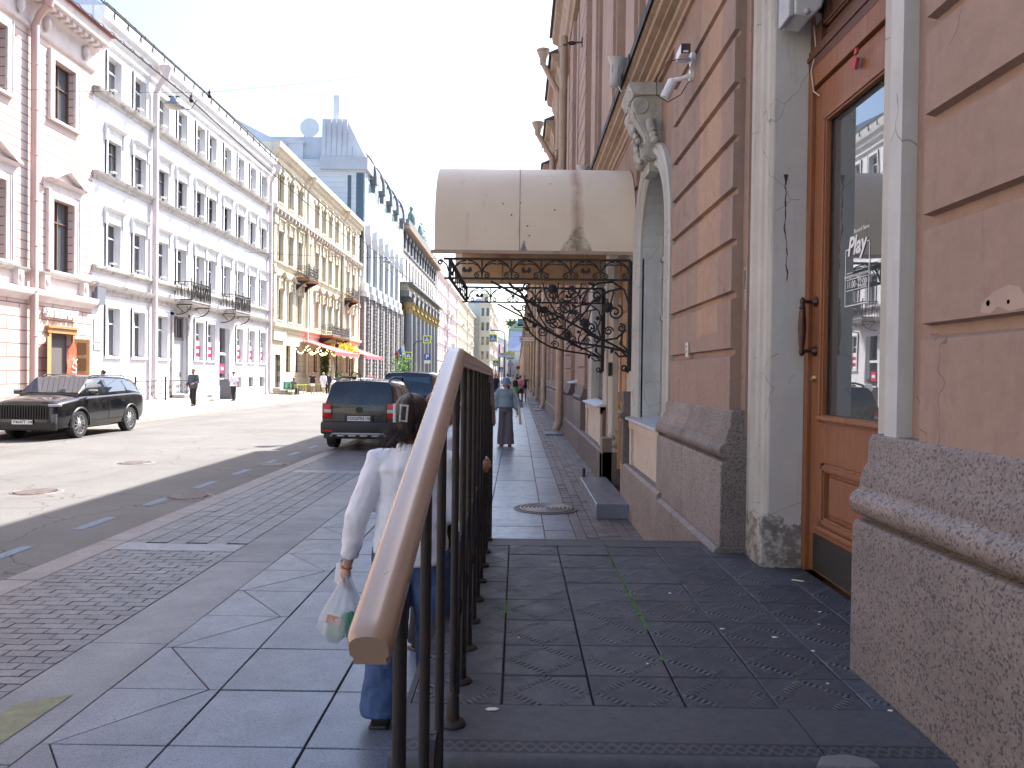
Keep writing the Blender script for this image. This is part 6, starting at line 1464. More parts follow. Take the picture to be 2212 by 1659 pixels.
t = thing('satellite_dish', 'round white satellite dish on the roof left of the panel antenna', 'satellite dish', (XF - 6.3, 92, 29.3)); b = MB(); b.lathe([(0.02, 0.35), (0.5, 0.25), (0.9, 0.0), (1.15, -0.4)], (XF - 6.3, 92, 30.4), 20, 'y'); b.build('dish', M_wframe, t, smooth=60); b = MB(); b.tube([(XF - 6.3, 92.3, 29.3), (XF - 6.3, 92.3, 30.4)], 0.1, 6); b.tube([(XF - 7, 91.6, 29.3), (XF - 6.3, 92.2, 30)], 0.05, 5); b.build('mast', M_black, t)
t = thing('mast_antenna', 'thin whip mast on the roof far left of the satellite dish', 'antenna', (XF - 8, 94, 29)); b = MB(); b.tube([(XF - 8, 94, 29.3), (XF - 8, 94, 35.5)], 0.06, 5); b.build('rod', M_wframe, t); b = MB(); b.box(XF - 8.2, XF - 7.8, 93.8, 94.2, 29.3, 29.6); b.build('base', M_wframe, t)

# ---------------------------------------------------------------- bank with columns
F = Facade('colonnade_building', 'dark stone bank front with giant columns and gilded capitals', XF, 121.0, 172.0, 25.5, M_rock, depth=12)
W = wproto(1.3, 3.6, M_rock, M_dframe, sur=0.0, bars=(0, 0)); 
for k in range(12): F.win(W, 124 + k * 4.0, 16.8, 1.3, 3.6)
unproto(W)
F.finish([14.6], [M_grd, M_rock], ridge=1.0)
b = MB(); g = MB(); gg = MB(); m_ = MB()
for k in range(8):
    y = 124.5 + k * 5.6; x = XF + 0.9
    b.lathe([(0.95, 0.6), (0.95, 1.2), (0.8, 1.5), (0.78, 2), (0.68, 11.2)], (x, y, 0), 20)
    g = MB(); g.lathe([(0.68, 11.2), (0.75, 11.3), (0.72, 11.5), (0.9, 12.2), (1.15, 12.7), (1.2, 12.95)], (x, y, 0), 12)
    for j in range(10): a = 2 * pi * j / 10; g.ball((x + 0.85 * cos(a), y + 0.85 * sin(a), 11.8 + 0.35 * (j % 2)), (0.2, 0.2, 0.3), 6, 5)
    g.build('capital', M_gold, F.t, smooth=50)
    m_.box(XF, XF + 1.9, y - 1.1, y + 1.1, 13.0, 13.7); m_.ball((XF + 1.6, y, 14.2), (0.4, 0.5, 0.5), 7, 5)
b.split('column', mat('polished grey column', (0.20, 0.20, 0.205), 0.35, var=0.15, scale=8), F.t, 40)
m_.box(XF, XF + 1.5, 121, 170, 13.7, 14.6); m_.box(XF, XF + 2.1, 121, 170, 15.6, 15.9); m_.build('entablature', M_grd, F.t)
b = MB(); b.box(XF, XF + 1.2, 121, 170, 14.6, 15.6); b.build('gilt_frieze', mat('dull gilt relief', (0.30, 0.27, 0.19), 0.6, var=0.6, scale=3, bmp=0.8, bscale=4, bdist=0.2), F.t)
F.band('eaves_cornice', [(0.03, 21.2), (0.2, 21.3), (0.2, 24.2), (0.5, 24.4), (0.5, 24.7), (1.3, 24.9), (1.4, 25.6), (0, 25.8)], M_grd)
b = MB()
for k in range(70): y = 121.2 + k * 0.72; b.box(XF + 0.5, XF + 1.45, y, y + 0.38, 24.3, 24.9)
b.split('cornice_bracket', lit('rust orange bracket', (0.36, 0.28, 0.22)), F.t)
b = MB()
for k in range(12): y = 124 + k * 4.0; b.box(XF + 0.2, XF + 0.5, y - 0.35, y + 0.35, 21.6, 24.2); b.ball((XF + 0.5, y, 23.4), (0.3, 0.6, 0.6), 7, 5)
b.split('frieze_figure', M_grd, F.t, 50, 2)
M_verd = mat('green bronze patina', (0.13, 0.20, 0.19), 0.6, var=0.4, scale=2)
t = thing('roof_statue', 'green bronze statue group on the roof edge of the colonnaded bank', 'statue', (XF, 130, 25.8)); rk = random.Random(3)
b = MB(); b.box(XF - 0.2, XF + 1.2, 128, 132, 25.6, 26.2); b.build('base', M_grd, t)
b = MB()
for c, r in (((XF + 0.5, 129.6, 27.4), (0.7, 0.9, 1.3)), ((XF + 0.5, 129.4, 29.0), (0.35, 0.4, 0.45)), ((XF + 0.5, 131.0, 27.0), (0.6, 0.9, 0.9)), ((XF + 0.6, 130.4, 28.2), (0.3, 1.0, 0.3))): b.ball(c, r, 10, 8)
b.build('figure', M_verd, t, smooth=60)
t = thing('roof_statue', 'second green bronze group farther along the bank roof', 'statue', (XF, 146, 25.8)); b = MB(); b.box(XF - 0.2, XF + 1.2, 141, 152, 25.6, 26.0); b.build('base', M_grd, t)
b = MB()
for i in range(6): yy = 141.5 + i * 1.9; hgt = (2.6, 1.4, 2.0, 1.2, 1.0, 0.8)[i]; b.ball((XF + 0.5, yy, 26 + hgt / 2), (0.5, 0.9, hgt / 2 + 0.2), 9, 7); b.ball((XF + 0.6, yy + 0.4, 26.2 + hgt), (0.3, 0.3, 0.35), 8, 6)
b.build('figure', M_verd, t, smooth=60)

# ---------------------------------------------------------------- far houses on the left
def far_house(name, label, x, y0, y1, zt, wm, tm, floors, pitch=3.0, w=1.3, frm=None, balc=0, depth=12, ridge=2.0):
    F = Facade(name, label, x, y0, y1, zt, wm, depth=depth)
    fl_h = (zt - 1.0) / floors
    hp = min(2.3, fl_h * 0.6); P = wproto(w, hp, tm, frm or M_wframe, sur=0.2, bars=(0, 0.65), hood='flat'); P0 = wproto(w, hp, tm, frm or M_wframe, sur=0.15, bars=(0, 0.65))
    n = int((y1 - y0) / pitch)
    for f in range(floors):
        for k in range(n):
            y = y0 + (k + 0.5) * (y1 - y0) / n; F.win(P if 0 < f < floors - 1 else P0, y, 0.9 + f * fl_h + 0.5, w, hp)
    unproto(P, P0); F.finish()
    for f in range(1, floors): F.band('ledge', [(0.03, f * fl_h + 0.75), (0.2, f * fl_h + 0.8), (0.25, f * fl_h + 1.0), (0, f * fl_h + 1.05)], tm)
    F.band('eaves_cornice', [(0.03, zt - 0.9), (0.2, zt - 0.8), (0.3, zt - 0.5), (0.7, zt - 0.3), (0.75, zt + 0.02), (0, zt + 0.05)], tm)
    rk = random.Random(int(y0))
    for k in range(balc):
        y = y0 + (y1 - y0) * (0.15 + 0.7 * rk.random()); f = rk.randint(1, floors - 2); T = MB(); z = 0.9 + f * fl_h; T.box(F.x, F.x + 1.0, y, y + 2.6, z, z + 0.18); T.box(F.x + 0.95, F.x + 1.0, y, y + 2.6, z + 0.18, z + 1.1); T.box(F.x, F.x + 1.0, y, y + 0.05, z + 0.18, z + 1.1); T.build('balcony', tm, F.t)
    for k in range(3): drain(F, y0 + 0.4 + (y1 - y0 - 0.8) * k / 2, 0.1, zt - 1.4, tm, 0.14)
    return F
M_fp = lit('faded rose stucco', (0.62, 0.55, 0.55)); M_fpt = lit('pale rose trim', (0.64, 0.55, 0.54)); M_fy = lit('faded ochre stucco', (0.58, 0.55, 0.47)); M_fyt = lit('pale ochre trim', (0.58, 0.53, 0.42))
far_house('pink_building', 'far pale pink house beyond the colonnaded bank', XF, 172.5, 233, 25.2, M_fp, M_fpt, 6, 4.0, balc=8)
far_house('ochre_building', 'far ochre house with bay fronts beyond the pale pink house', XF, 233.5, 330, 25.5, M_fy, M_fyt, 6, 5.0, 1.8, balc=6)
# cross street gap then the corner house whose end wall faces us
FC = far_house('corner_building', 'ochre corner house with a rounded corner and end windows facing up the street', -12.0, 330.5, 372, 31.5, M_fy, M_fyt, 5, 5.0, 1.9, frm=M_dframe, depth=10)
b = MB(); b.box(-16.5, -12.2, 329.7, 330.5, 0, 31.5); b.build('end_wall', M_fyt, FC.t)
b = MB()
for f in range(5):
    for xx in (-15.0, -12.95): z = 1.5 + f * 6.1; b.box(xx - 0.55, xx + 0.55, 329.62, 329.72, z + 0.4, z + 3.8)
b.split('end_window', M_pane2, FC.t)
b = MB(); b.box(-16.6, -11.7, 329.2, 331, 31.5, 32.4); b.box(-15.8, -12.8, 330, 334, 32.4, 35.5); b.box(-16.0, -12.6, 329.8, 334.2, 35.5, 36.0); b.build('parapet', M_fyt, FC.t)
far_house('rose_building', 'distant rose house past the corner house', -11.3, 374, 425, 30.5, M_fp, M_fpt, 5, 4.6, 2.0, balc=3, depth=10)
far_house('cream_building', 'distant low cream house near the street end', -9.3, 427, 470, 19.0, M_fpt, M_wht, 4, 5.0, 2.0, depth=10)
far_house('grey_building', 'distant grey house at the end of the left side', -6.8, 472, 510, 22.0, lit('pale blue grey stucco', (0.5, 0.53, 0.56)), M_wht, 5, 5.0, 2.0, depth=10)
# street end
t = thing('blue_roof_building', 'distant building with a big blue grey roof closing the street', 'building', (0, 505, 0))
b = MB(); b.box(-6.0, 14, 500, 515, 0, 17); b.build('wall', lit('pale end wall', (0.5, 0.5, 0.5)), t)
b = MB(); b.add([(-6.2, 499, 17), (14, 499, 17), (14, 507, 28), (-5.0, 507, 30), (-6.2, 515, 17), (14, 515, 17)], [(0, 1, 2, 3), (3, 2, 5, 4), (0, 3, 4), (1, 5, 2)]); b.build('roof', lit('blue grey roof sheet', (0.28, 0.33, 0.45)), t)
t = thing('green_roof_building', 'distant building with a dull green roof above the street end', 'building', (0, 560, 0)); b = MB(); b.box(-7, 14, 560, 575, 0, 34); b.build('wall', lit('olive far wall', (0.30, 0.36, 0.26)), t); b = MB(); b.box(-0.5, 6.5, 559, 575, 36.5, 42); b.build('roof_box', lit('dark teal roof', (0.06, 0.13, 0.13)), t); b = MB(); b.ext([(-7, 34), (14, 34), (14, 37), (-3, 38)], 'y', 559, 575); b.build('roof', MATS['olive far wall'], t)
T = thing('distant_tree', 'distant green tree crown over the roofs at the street end', 'tree', (-4, 600, 0)); b = MB(); leaves(b, rk, (-5, 600, 41), (2.4, 2, 1.6), 700, 0.8); b.build('crown', mat('far leaves', (0.07, 0.12, 0.05), 0.8, island=0.4, bmp=0), T, fix=False); b = MB(); b.tube([(-5, 600, 0), (-5, 600, 40)], 0.5, 6); b.build('trunk', M_brown, T)
# right side beyond the terracotta house
FR = thing('right_far_building', 'plain tan row of houses continuing the right side into the distance', 'building', (6, 200, 0)); FR['category'] = 'building'
b = MB(); b.box(1.7, 12, 95, 500, 0, 10.5); b.build('wall', M_terra2, FR); b = MB(); b.box(0.9, 12, 95, 500, 10.5, 11.0); b.build('cornice', M_tan, FR)
b = MB()
for k in range(40): y = 97 + k * 9.5; b.tube([(1.5, y, 0), (1.5, y, 10.5)], 0.12, 6)
b.split('downpipe', M_pipe, FR)

FB = Facade('cream_corner_building', 'cream four storey house on the left beside and behind the camera', XF, -60, -2.1, 17.5, M_yelt); P = wproto(1.3, 2.2, M_wht, M_wframe)
for f in range(4):
    for k in range(13): FB.win(P, -57 + k * 4.3, 1.8 + f * 4.0, 1.3, 2.2)
unproto(P); FB.finish(); FB.band('eaves_cornice', [(0.03, 16.6), (0.3, 16.8), (0.6, 17.2), (0.6, 17.5), (0, 17.55)], M_wht)
# ================================================================ vehicles
def paint(name, c, rough=0.22, metal=0.3):
    m, nt, b = new_mat(name)
    n = noise(nt, 3, 5); nt.links.new(mixc(nt, ramp(nt, n, [(0.4, 0), (0.75, 0.12)]).outputs[0], c, (0.22, 0.2, 0.18)), b.inputs['Base Color'])
    nt.links.new(ramp(nt, n, [(0.3, rough), (0.8, rough + 0.15)]).outputs[0], b.inputs['Roughness'])
    b.inputs['Metallic'].default_value = metal; b.inputs['Coat Weight'].default_value = 0.6; b.inputs['Coat Roughness'].default_value = 0.05
    return m
M_tyre = mat('tyre rubber', (0.025, 0.025, 0.025), 0.8, bmp=0.2, bscale=60); M_rim = mat('alloy rim', (0.55, 0.55, 0.56), 0.3, metal=0.8, bmp=0); M_trim = mat('black plastic trim', (0.012, 0.012, 0.013), 0.55, bmp=0.1, bscale=200)
M_cglass = glassm('car glass', (0.008, 0.022, 0.04), 0.02); M_silver = mat('silver plastic', (0.38, 0.38, 0.38), 0.35, metal=0.5, bmp=0)
M_red = mat('red lamp lens', (0.45, 0.012, 0.01), 0.15, bmp=0, var=0.05); M_clear = mat('clear lamp lens', (0.5, 0.5, 0.52), 0.12, metal=0.3, bmp=0)
M_plate = mat('white number plate', (0.72, 0.72, 0.70), 0.4, bmp=0, var=0.02)
def wheel(T, x, y, r, s_, spokes=10, dark=False):
    t = MB(); w = 0.115
    t.lathe([(r * 0.68, -w), (r * 0.93, -w), (r, -w * 0.7), (r, w * 0.7), (r * 0.93, w), (r * 0.68, w), (r * 0.66, w * 0.6), (r * 0.66, -w * 0.6)], (x, y, r), 32, 'x', None, False); W = t.build('wheel', M_tyre, T, smooth=40, world=False)
    t = MB(); xo = x + s_ * w * 0.82
    t.lathe([(r * 0.69, 0.0), (r * 0.70, s_ * w * 0.12), (r * 0.62, s_ * w * 0.02), (r * 0.6, -s_ * w * 0.6)], (xo, y, r), 32, 'x', None, False); t.lathe([(0, s_ * 0.01), (r * 0.14, s_ * 0.0), (r * 0.16, -s_ * 0.05)], (xo, y, r), 14, 'x')
    for k in range(spokes):
        a = 2 * pi * k / spokes; p0 = Vector((xo - s_ * 0.01, y + r * 0.12 * cos(a), r + r * 0.12 * sin(a))); p1 = Vector((xo, y + r * 0.64 * cos(a), r + r * 0.64 * sin(a)))
        t.tube([p0, (p0 + p1) / 2, p1], [(0.012, 0.016), (0.012, 0.024), (0.012, 0.02)] if True else 0.02, 6)
    t.build('rim', M_trim if dark else M_rim, W, smooth=40, world=False)
    t = MB(); t.lathe([(0, -s_ * w * 0.7), (r * 0.62, -s_ * w * 0.7)], (xo, y, r), 20, 'x', None, False); t.build('brake_disc', M_trim, W, world=False)
def car(name, label, loc, rz, st, gh, wheels, m_body, Wd, details, scale=1.0):
    """st: body stations (y, width factor, z low, z shoulder, z top); gh: greenhouse (y, half belt, z belt, half roof, z roof)"""
    T = thing(name, label, 'car', loc, None, rz); T.scale = (scale,) * 3
    b = MB(); hw = Wd / 2; rings = []
    for y, wf, zb, zs, zt in st:
        w = hw * wf; h = [(0, zb), (w * 0.75, zb), (w * 0.95, zb + 0.05), (w * 0.995, zb + 0.2), (w, (zb + zs) / 2 + 0.06), (w * 0.985, zs - 0.07), (w * 0.93, zs), (w * 0.6, zt), (0, zt + 0.015)]
        rings.append([(x, y, z) for x, z in h] + [(-x, y, z) for x, z in h[-2:0:-1]])
    b.loft(rings); body = b.build('body', m_body, T, world=False)
    s_ = body.modifiers.new('s', 'SUBSURF'); s_.levels = 2; s_.render_levels = 2
    cut = MB(); wr = wheels[2]
    for y in wheels[:2]: cut.lathe([(wr * 1.13, -hw - 0.2), (wr * 1.13, -hw + 0.30)], (0, y, wr), 28, 'x'); cut.lathe([(wr * 1.13, hw - 0.30), (wr * 1.13, hw + 0.2)], (0, y, wr), 28, 'x')
    co = cut.build('cut', M_trim, T, world=False); bo = body.modifiers.new('b', 'BOOLEAN'); bo.object = co; bo.operation = 'DIFFERENCE'; bo.solver = 'EXACT'
    dg = bpy.context.evaluated_depsgraph_get(); me = bpy.data.meshes.new_from_object(body.evaluated_get(dg)); body.modifiers.clear(); body.data = me
    me.materials.clear(); me.materials.append(m_body); me.shade_smooth(); me.set_sharp_from_angle(angle=radians(38)); bpy.data.objects.remove(co)
    for y in wheels[:2]:
        for sx in (-1, 1):
            n = 14; b = MB()
            for k in range(n):
                a0, a1 = pi * (k - 0.6) / (n - 1.2) , pi * (k + 0.4) / (n - 1.2); ri, ro = wr * 1.12, wr * 1.28
                q = lambda r_, a, x: (x, y + r_ * cos(a), wr + r_ * sin(a))
                x0, x1 = sx * (hw - 0.03), sx * (hw + 0.012)
                b.add([q(ri, a0, x1), q(ro, a0, x0), q(ro, a1, x0), q(ri, a1, x1), q(ri, a0, sx * (hw - 0.15)), q(ri, a1, sx * (hw - 0.15)), q((ri + ro) / 2, a0, x1), q((ri + ro) / 2, a1, x1)], [(0, 6, 7, 3), (6, 1, 2, 7), (0, 3, 5, 4)])
            b.build('wheel_arch', wheels[5] if len(wheels) > 5 else M_trim, T, smooth=50, world=False)
            wheel(T, sx * (hw - 0.14), y, wr, sx, wheels[3], wheels[4] if len(wheels) > 4 else False)
    b = MB(); rings = []
    for y, wb, zb, wro, zr in gh:
        h = [(wb, zb - 0.10), (wb, zb), ((wb + wro * 1.5) / 2.5, zb + (zr - zb) * 0.6), (wro, zr - min(0.09, (zr - zb) * 0.3)), (wro * 0.88, zr - 0.015), (0, zr + 0.012)]
        rings.append([(x, y, z) for x, z in h] + [(-x, y, z) for x, z in h[::-1][1:]])
    b.loft(rings); cab = b.build('roof', m_body, T, smooth=35, world=False, bevel=0.015)
    def gx(y, z, off=0.008):
        for A, B in zip(gh, gh[1:]):
            if A[0] <= y <= B[0]:
                t = (y - A[0]) / (B[0] - A[0]); wb, zb, wro, zr = (A[i] + (B[i] - A[i]) * t for i in range(1, 5))
                k = 0 if zr - zb < 0.02 else (z - zb) / (zr - zb); xm = (wb + wro * 1.5) / 2.5
                return (wb + (xm - wb) * k / 0.6 if k < 0.6 else xm + (wro - xm) * (k - 0.6) / 0.33) + off
        return hw
    details(T, hw, gx)
    return T
def sidewin(T, polys, gx):
    for sx in (-1, 1):
        for P in polys:
            b = MB(); b.add([(sx * gx(y, z), y, z) for y, z in P], [tuple(range(len(P)))]); b.build('side_window', M_cglass, T, world=False, fix=False)
def quadpart(T, nm, P, m):
    b = MB(); b.add(P, [tuple(range(len(P)))]); return b.build(nm, m, T, world=False, fix=False)
def numplate(T, y, z, s_, txt, reg, x=0.0):
    """s_=+1 plate faces +y"""
    p = MB(); p.rbox((x, y, z), (0.52, 0.012, 0.112), bev=0.003); o = p.build('number_plate', M_plate, T, world=False)
    f = lambda dx: frame4((x - s_ * dx, y + s_ * 0.0075, z), (-s_, 0, 0), (0, 0, 1))
    for body, dx, sz in ((txt, -0.065, 0.098), (reg, 0.20, 0.075)):
        t = text(body, sz, M_ink, o, f(dx), 'plate_number', 0.0008, bold=0.002); t.location = (0, 0, 0)
    b = MB(); b.box(x - s_ * 0.128 - 0.001, x - s_ * 0.128 + 0.001, y + s_ * 0.006 - 0.001, y + s_ * 0.0075, z - 0.045, z + 0.045); b.build('divider', M_ink, o, world=False)
    return o
# black SUV at the left kerb, facing us
def d_black(T, hw, gx):
    yF = 2.31
    sidewin(T, [[(0.95, 1.19), (0.76, 1.46), (0.02, 1.54), (-0.04, 1.19)], [(-0.12, 1.19), (-0.10, 1.54), (-0.98, 1.53), (-1.12, 1.21)], [(-1.20, 1.22), (-1.10, 1.52), (-1.68, 1.46), (-1.92, 1.26)]], gx)
    quadpart(T, 'windscreen', [(-0.76, 1.22, 1.20), (0.76, 1.22, 1.20), (0.67, 0.66, 1.60), (-0.67, 0.66, 1.60)], M_cglass)
    b = MB(); b.rbox((0, yF - 0.03, 0.73), (1.30, 0.07, 0.38), bev=0.02); g_ = b.build('grille', M_black, T, world=False)
    b = MB()
    for k in range(19): b.rbox((-0.60 + k * 0.0665, yF + 0.015, 0.73), (0.030, 0.05, 0.36), bev=0.008)
    b.build('grille_bars', M_trim, g_, world=False)
    b = MB(); b.rbox((0, yF - 0.05, 0.36), (1.66, 0.12, 0.22), bev=0.05); b.build('front_bumper', M_trim, T, world=False)
    for sx in (-1, 1):
        b = MB(); b.rbox((sx * 0.76, yF - 0.08, 0.90), (0.30, 0.08, 0.06), Matrix.Rotation(-sx * 0.35, 3, 'Z'), bev=0.015); b.build('headlight', M_clear, T, world=False)
        b = MB(); b.rbox((sx * 0.75, yF - 0.07, 0.56), (0.13, 0.08, 0.24), Matrix.Rotation(-sx * 0.3, 3, 'Z'), bev=0.02); b.build('fog_lamp', mat('smoked lamp', (0.12, 0.12, 0.13), 0.15, bmp=0), T, world=False)
        b = MB(); b.rbox((sx * (hw + 0.09), 0.92, 1.20), (0.20, 0.14, 0.15), bev=0.04); b.rbox((sx * (hw - 0.01), 0.93, 1.13), (0.10, 0.06, 0.04), bev=0.01); mo = b.build('door_mirror', MATS['black car paint'], T, smooth=50, world=False)
        b = MB(); b.rbox((sx * (hw + 0.09), 0.935, 1.255), (0.205, 0.12, 0.05), bev=0.02); b.build('mirror_cap', M_rim, mo, world=False)
        b = MB(); b.tube([(sx * 0.64, 0.45, 1.62), (sx * 0.66, 0.3, 1.665), (sx * 0.66, -1.2, 1.66), (sx * 0.63, -1.5, 1.60)], 0.018, 8); b.build('roof_rail', M_trim, T, smooth=40, world=False)
        b = MB(); b.box(sx * (hw - 0.004), sx * (hw + 0.008), -0.9, 0.95, 0.44, 0.475); b.build('door_strip', M_trim, T, world=False)
        for y in (0.22, -0.82): b = MB(); b.rbox((sx * (hw - 0.01), y, 0.93), (0.03, 0.2, 0.03), bev=0.008); b.build('door_handle', MATS['black car paint'], T, world=False)
        b = MB(); xx = sx * (hw + 0.001)
        for y in (1.02, -0.06, -1.05): b.box(xx - 0.003, xx + 0.003, y - 0.004, y + 0.004, 0.42, 0.98)
        b.build('door_gap', M_ink, T, world=False)
    numplate(T, yF + 0.035, 0.475, 1, 'У464УТ', '198')
RB = 0.10
stations = [(-2.30, 0.84, 0.45, 0.92, 0.96), (-2.24, 0.93, 0.34, 1.02, 1.06), (-1.9, 0.985, 0.25, 1.07, 1.08), (-1.0, 1.0, 0.22, 1.06, 1.07), (0.0, 1.0, 0.22, 1.03, 1.04), (1.0, 1.0, 0.22, 1.01, 1.06), (1.6, 0.99, 0.22, 0.98, 1.055), (2.05, 0.95, 0.24, 0.94, 1.02), (2.24, 0.88, 0.28, 0.90, 0.965), (2.31, 0.80, 0.36, 0.80, 0.88)]
stations = [(y, a, zb, zs + (RB if y < 1.3 else RB * 0.7 if y < 2 else 0.04), zt + (RB if y < 1.3 else RB * 0.7 if y < 2 else 0.04)) for y, a, zb, zs, zt in stations]
ghs = [(-2.16, 0.78, 1.14, 0.72, 1.20), (-1.98, 0.83, 1.15, 0.66, 1.54), (-1.2, 0.87, 1.16, 0.69, 1.63), (0.0, 0.87, 1.15, 0.70, 1.66), (0.60, 0.86, 1.15, 0.685, 1.61), (1.22, 0.80, 1.15, 0.77, 1.19)]
Mb = paint('black car paint', (0.007, 0.008, 0.011), 0.1)
car('parked_car', 'glossy black SUV with a tall slatted grille parked facing us at the left kerb', (-12.43, 21.78, -0.125), pi, stations, ghs, (-1.33, 1.34, 0.37, 12, False, mat('satin dark arch', (0.08, 0.085, 0.09), 0.35, metal=0.4, bmp=0)), Mb, 1.86, d_black)
# dark hatchback parked with its back to us
def d_yeti(T, hw, gx):
    yR = -2.10
    sidewin(T, [[(0.95, 1.08), (0.70, 1.42), (0.05, 1.48), (0.0, 1.08)], [(-0.08, 1.08), (-0.06, 1.48), (-0.85, 1.48), (-0.92, 1.08)], [(-1.02, 1.08), (-0.98, 1.47), (-1.62, 1.44), (-1.72, 1.10)]], gx)
    quadpart(T, 'windscreen', [(-0.70, 1.22, 1.08), (0.70, 1.22, 1.08), (0.62, 0.62, 1.50), (-0.62, 0.62, 1.50)], M_cglass)
    b = MB(); P = [(-0.66, 1.02), (0.66, 1.02), (0.69, 1.10), (0.60, 1.48), (0.50, 1.52), (-0.50, 1.52), (-0.60, 1.48), (-0.69, 1.10)]
    yy = lambda z: -2.115 + (z - 1.0) * 0.42
    b.add([(x, yy(z), z) for x, z in P], [tuple(range(8))]); rw = b.build('rear_window', M_cglass, T, world=False, fix=False)
    b = MB(); b.tube([(0, yy(1.04) - 0.02, 1.04), (-0.25, yy(1.07) - 0.02, 1.06), (-0.5, yy(1.09) - 0.02, 1.075)], 0.012, 6); b.build('wiper', M_black, rw, world=False)
    b = MB(); b.box(-0.3, 0.3, yy(1.555) - 0.01, yy(1.555) + 0.02, 1.54, 1.57); b.build('brake_light', MATS['red lamp lens'], T, world=False)
    b = MB(); b.rbox((0, -2.08, 1.60), (1.15, 0.22, 0.05), bev=0.02); 
    # bumper, tailgate
    b = MB(); b.rbox((0, -2.10, 0.52), (1.74, 0.26, 0.30), bev=0.07); b.rbox((0, -2.08, 0.34), (1.6, 0.2, 0.14), bev=0.04); b.build('rear_bumper', MATS['dark grey bumper'], T, smooth=50, world=False)
    b = MB(); n = 12
    b.tube([(-0.62, -2.215, 0.33), (-0.58, -2.235, 0.385), (0, -2.25, 0.385), (0.58, -2.235, 0.385), (0.62, -2.215, 0.33)], (0.028, 0.035), 8)
    for k in range(4): b.rbox((-0.39 + k * 0.26, -2.25, 0.345), (0.17, 0.03, 0.035), bev=0.012)
    b.build('skid_plate', M_silver, T, smooth=40, world=False)
    b = MB(); b.rbox((0, -2.15, 0.72), (0.66, 0.04, 0.20), bev=0.02); b.build('plate_recess', M_trim, T, world=False)
    numplate(T, -2.18, 0.735, -1, 'Н202РМ', '178')
    b = MB(); b.lathe([(0.0, 0.02), (0.07, 0.015), (0.075, 0.0)], (0, -2.165, 0.93), 18, 'y', Matrix.Rotation(pi, 3, 'Z') if 0 else None); b.build('badge', M_black, T, world=False)
    for sx in (-1, 1):
        b = MB(); b.rbox((sx * 0.735, -2.05, 0.90), (0.22, 0.20, 0.36), bev=0.035); tl = b.build('taillight', M_red, T, smooth=50, world=False)
        b = MB(); b.rbox((sx * 0.715, -2.152, 0.90), (0.16, 0.012, 0.075), bev=0.004); b.build('reversing_lamp', M_clear, tl, world=False)
        b = MB(); b.rbox((sx * 0.70, -2.232, 0.455), (0.22, 0.01, 0.035), bev=0.003); b.build('reflector', M_red, T, world=False)
        b = MB(); b.tube([(sx * 0.60, -1.78, 1.52), (sx * 0.62, -1.60, 1.625), (sx * 0.62, -1.2, 1.67), (sx * 0.62, 0.2, 1.66), (sx * 0.60, 0.5, 1.56)], (0.025, 0.03), 8); b.build('roof_rail', M_trim, T, smooth=40, world=False)
        b = MB(); b.rbox((sx * (hw + 0.09), 0.80, 1.10), (0.2, 0.12, 0.17), bev=0.04); b.build('door_mirror', Mbr, T, smooth=50, world=False)
        b = MB(); b.rbox((sx * 0.72, -1.5, 0.10), (0.14, 0.02, 0.3), bev=0.005)
    b = MB(); b.lathe([(0.02, 0), (0.012, 0.06), (0.003, 0.16)], (-0.05, -1.75, 1.585), 8, 'z'); b.build('antenna', M_black, T, world=False)
    for P in ([(-0.80, 0.64), (-0.79, 1.02)], [(0.80, 0.64), (0.79, 1.02)], [(-0.80, 0.64), (0.80, 0.64)]):
        (xa, za), (xb, zb) = P; b = MB(); b.tube([(xa * 0.78, -2.172, za), (xb * 0.78, -2.165, zb)], 0.005, 5); b.build('tailgate_gap', M_ink, T, world=False)
    for xs_ in (-0.34, 0.0, 0.34):
        b = MB(); b.rbox((xs_, -0.9 + 0.3 * (xs_ == 0), 1.22), (0.25, 0.1, 0.24), bev=0.05)
Mbr = paint('dark graphite car paint', (0.013, 0.011, 0.012), 0.16, 0.1); mat('dark grey bumper', (0.02, 0.02, 0.025), 0.5, bmp=0.1, bscale=150)
st2 = [(-2.14, 0.92, 0.42, 0.98, 1.02), (-2.10, 0.965, 0.33, 1.05, 1.08), (-1.8, 0.99, 0.26, 1.07, 1.09), (-0.8, 1.0, 0.24, 1.05, 1.07), (0.2, 1.0, 0.24, 1.03, 1.05), (1.1, 0.995, 0.24, 1.00, 1.06), (1.7, 0.97, 0.26, 0.94, 1.01), (2.0, 0.92, 0.30, 0.88, 0.94), (2.1, 0.82, 0.40, 0.75, 0.82)]
gh2 = [(-2.13, 0.80, 1.02, 0.76, 1.06), (-1.90, 0.82, 1.05, 0.68, 1.585), (-1.4, 0.84, 1.05, 0.70, 1.61), (0.0, 0.85, 1.05, 0.69, 1.62), (0.55, 0.84, 1.05, 0.67, 1.56), (1.25, 0.78, 1.05, 0.74, 1.09)]
car('parked_car', 'dark hatchback with red tail lights and roof rails parked with its back to us', (-3.43, 18.9, 0.0), 0, st2, gh2, (-1.33, 1.3, 0.335, 5), Mbr, 1.79, d_yeti, 0.955)
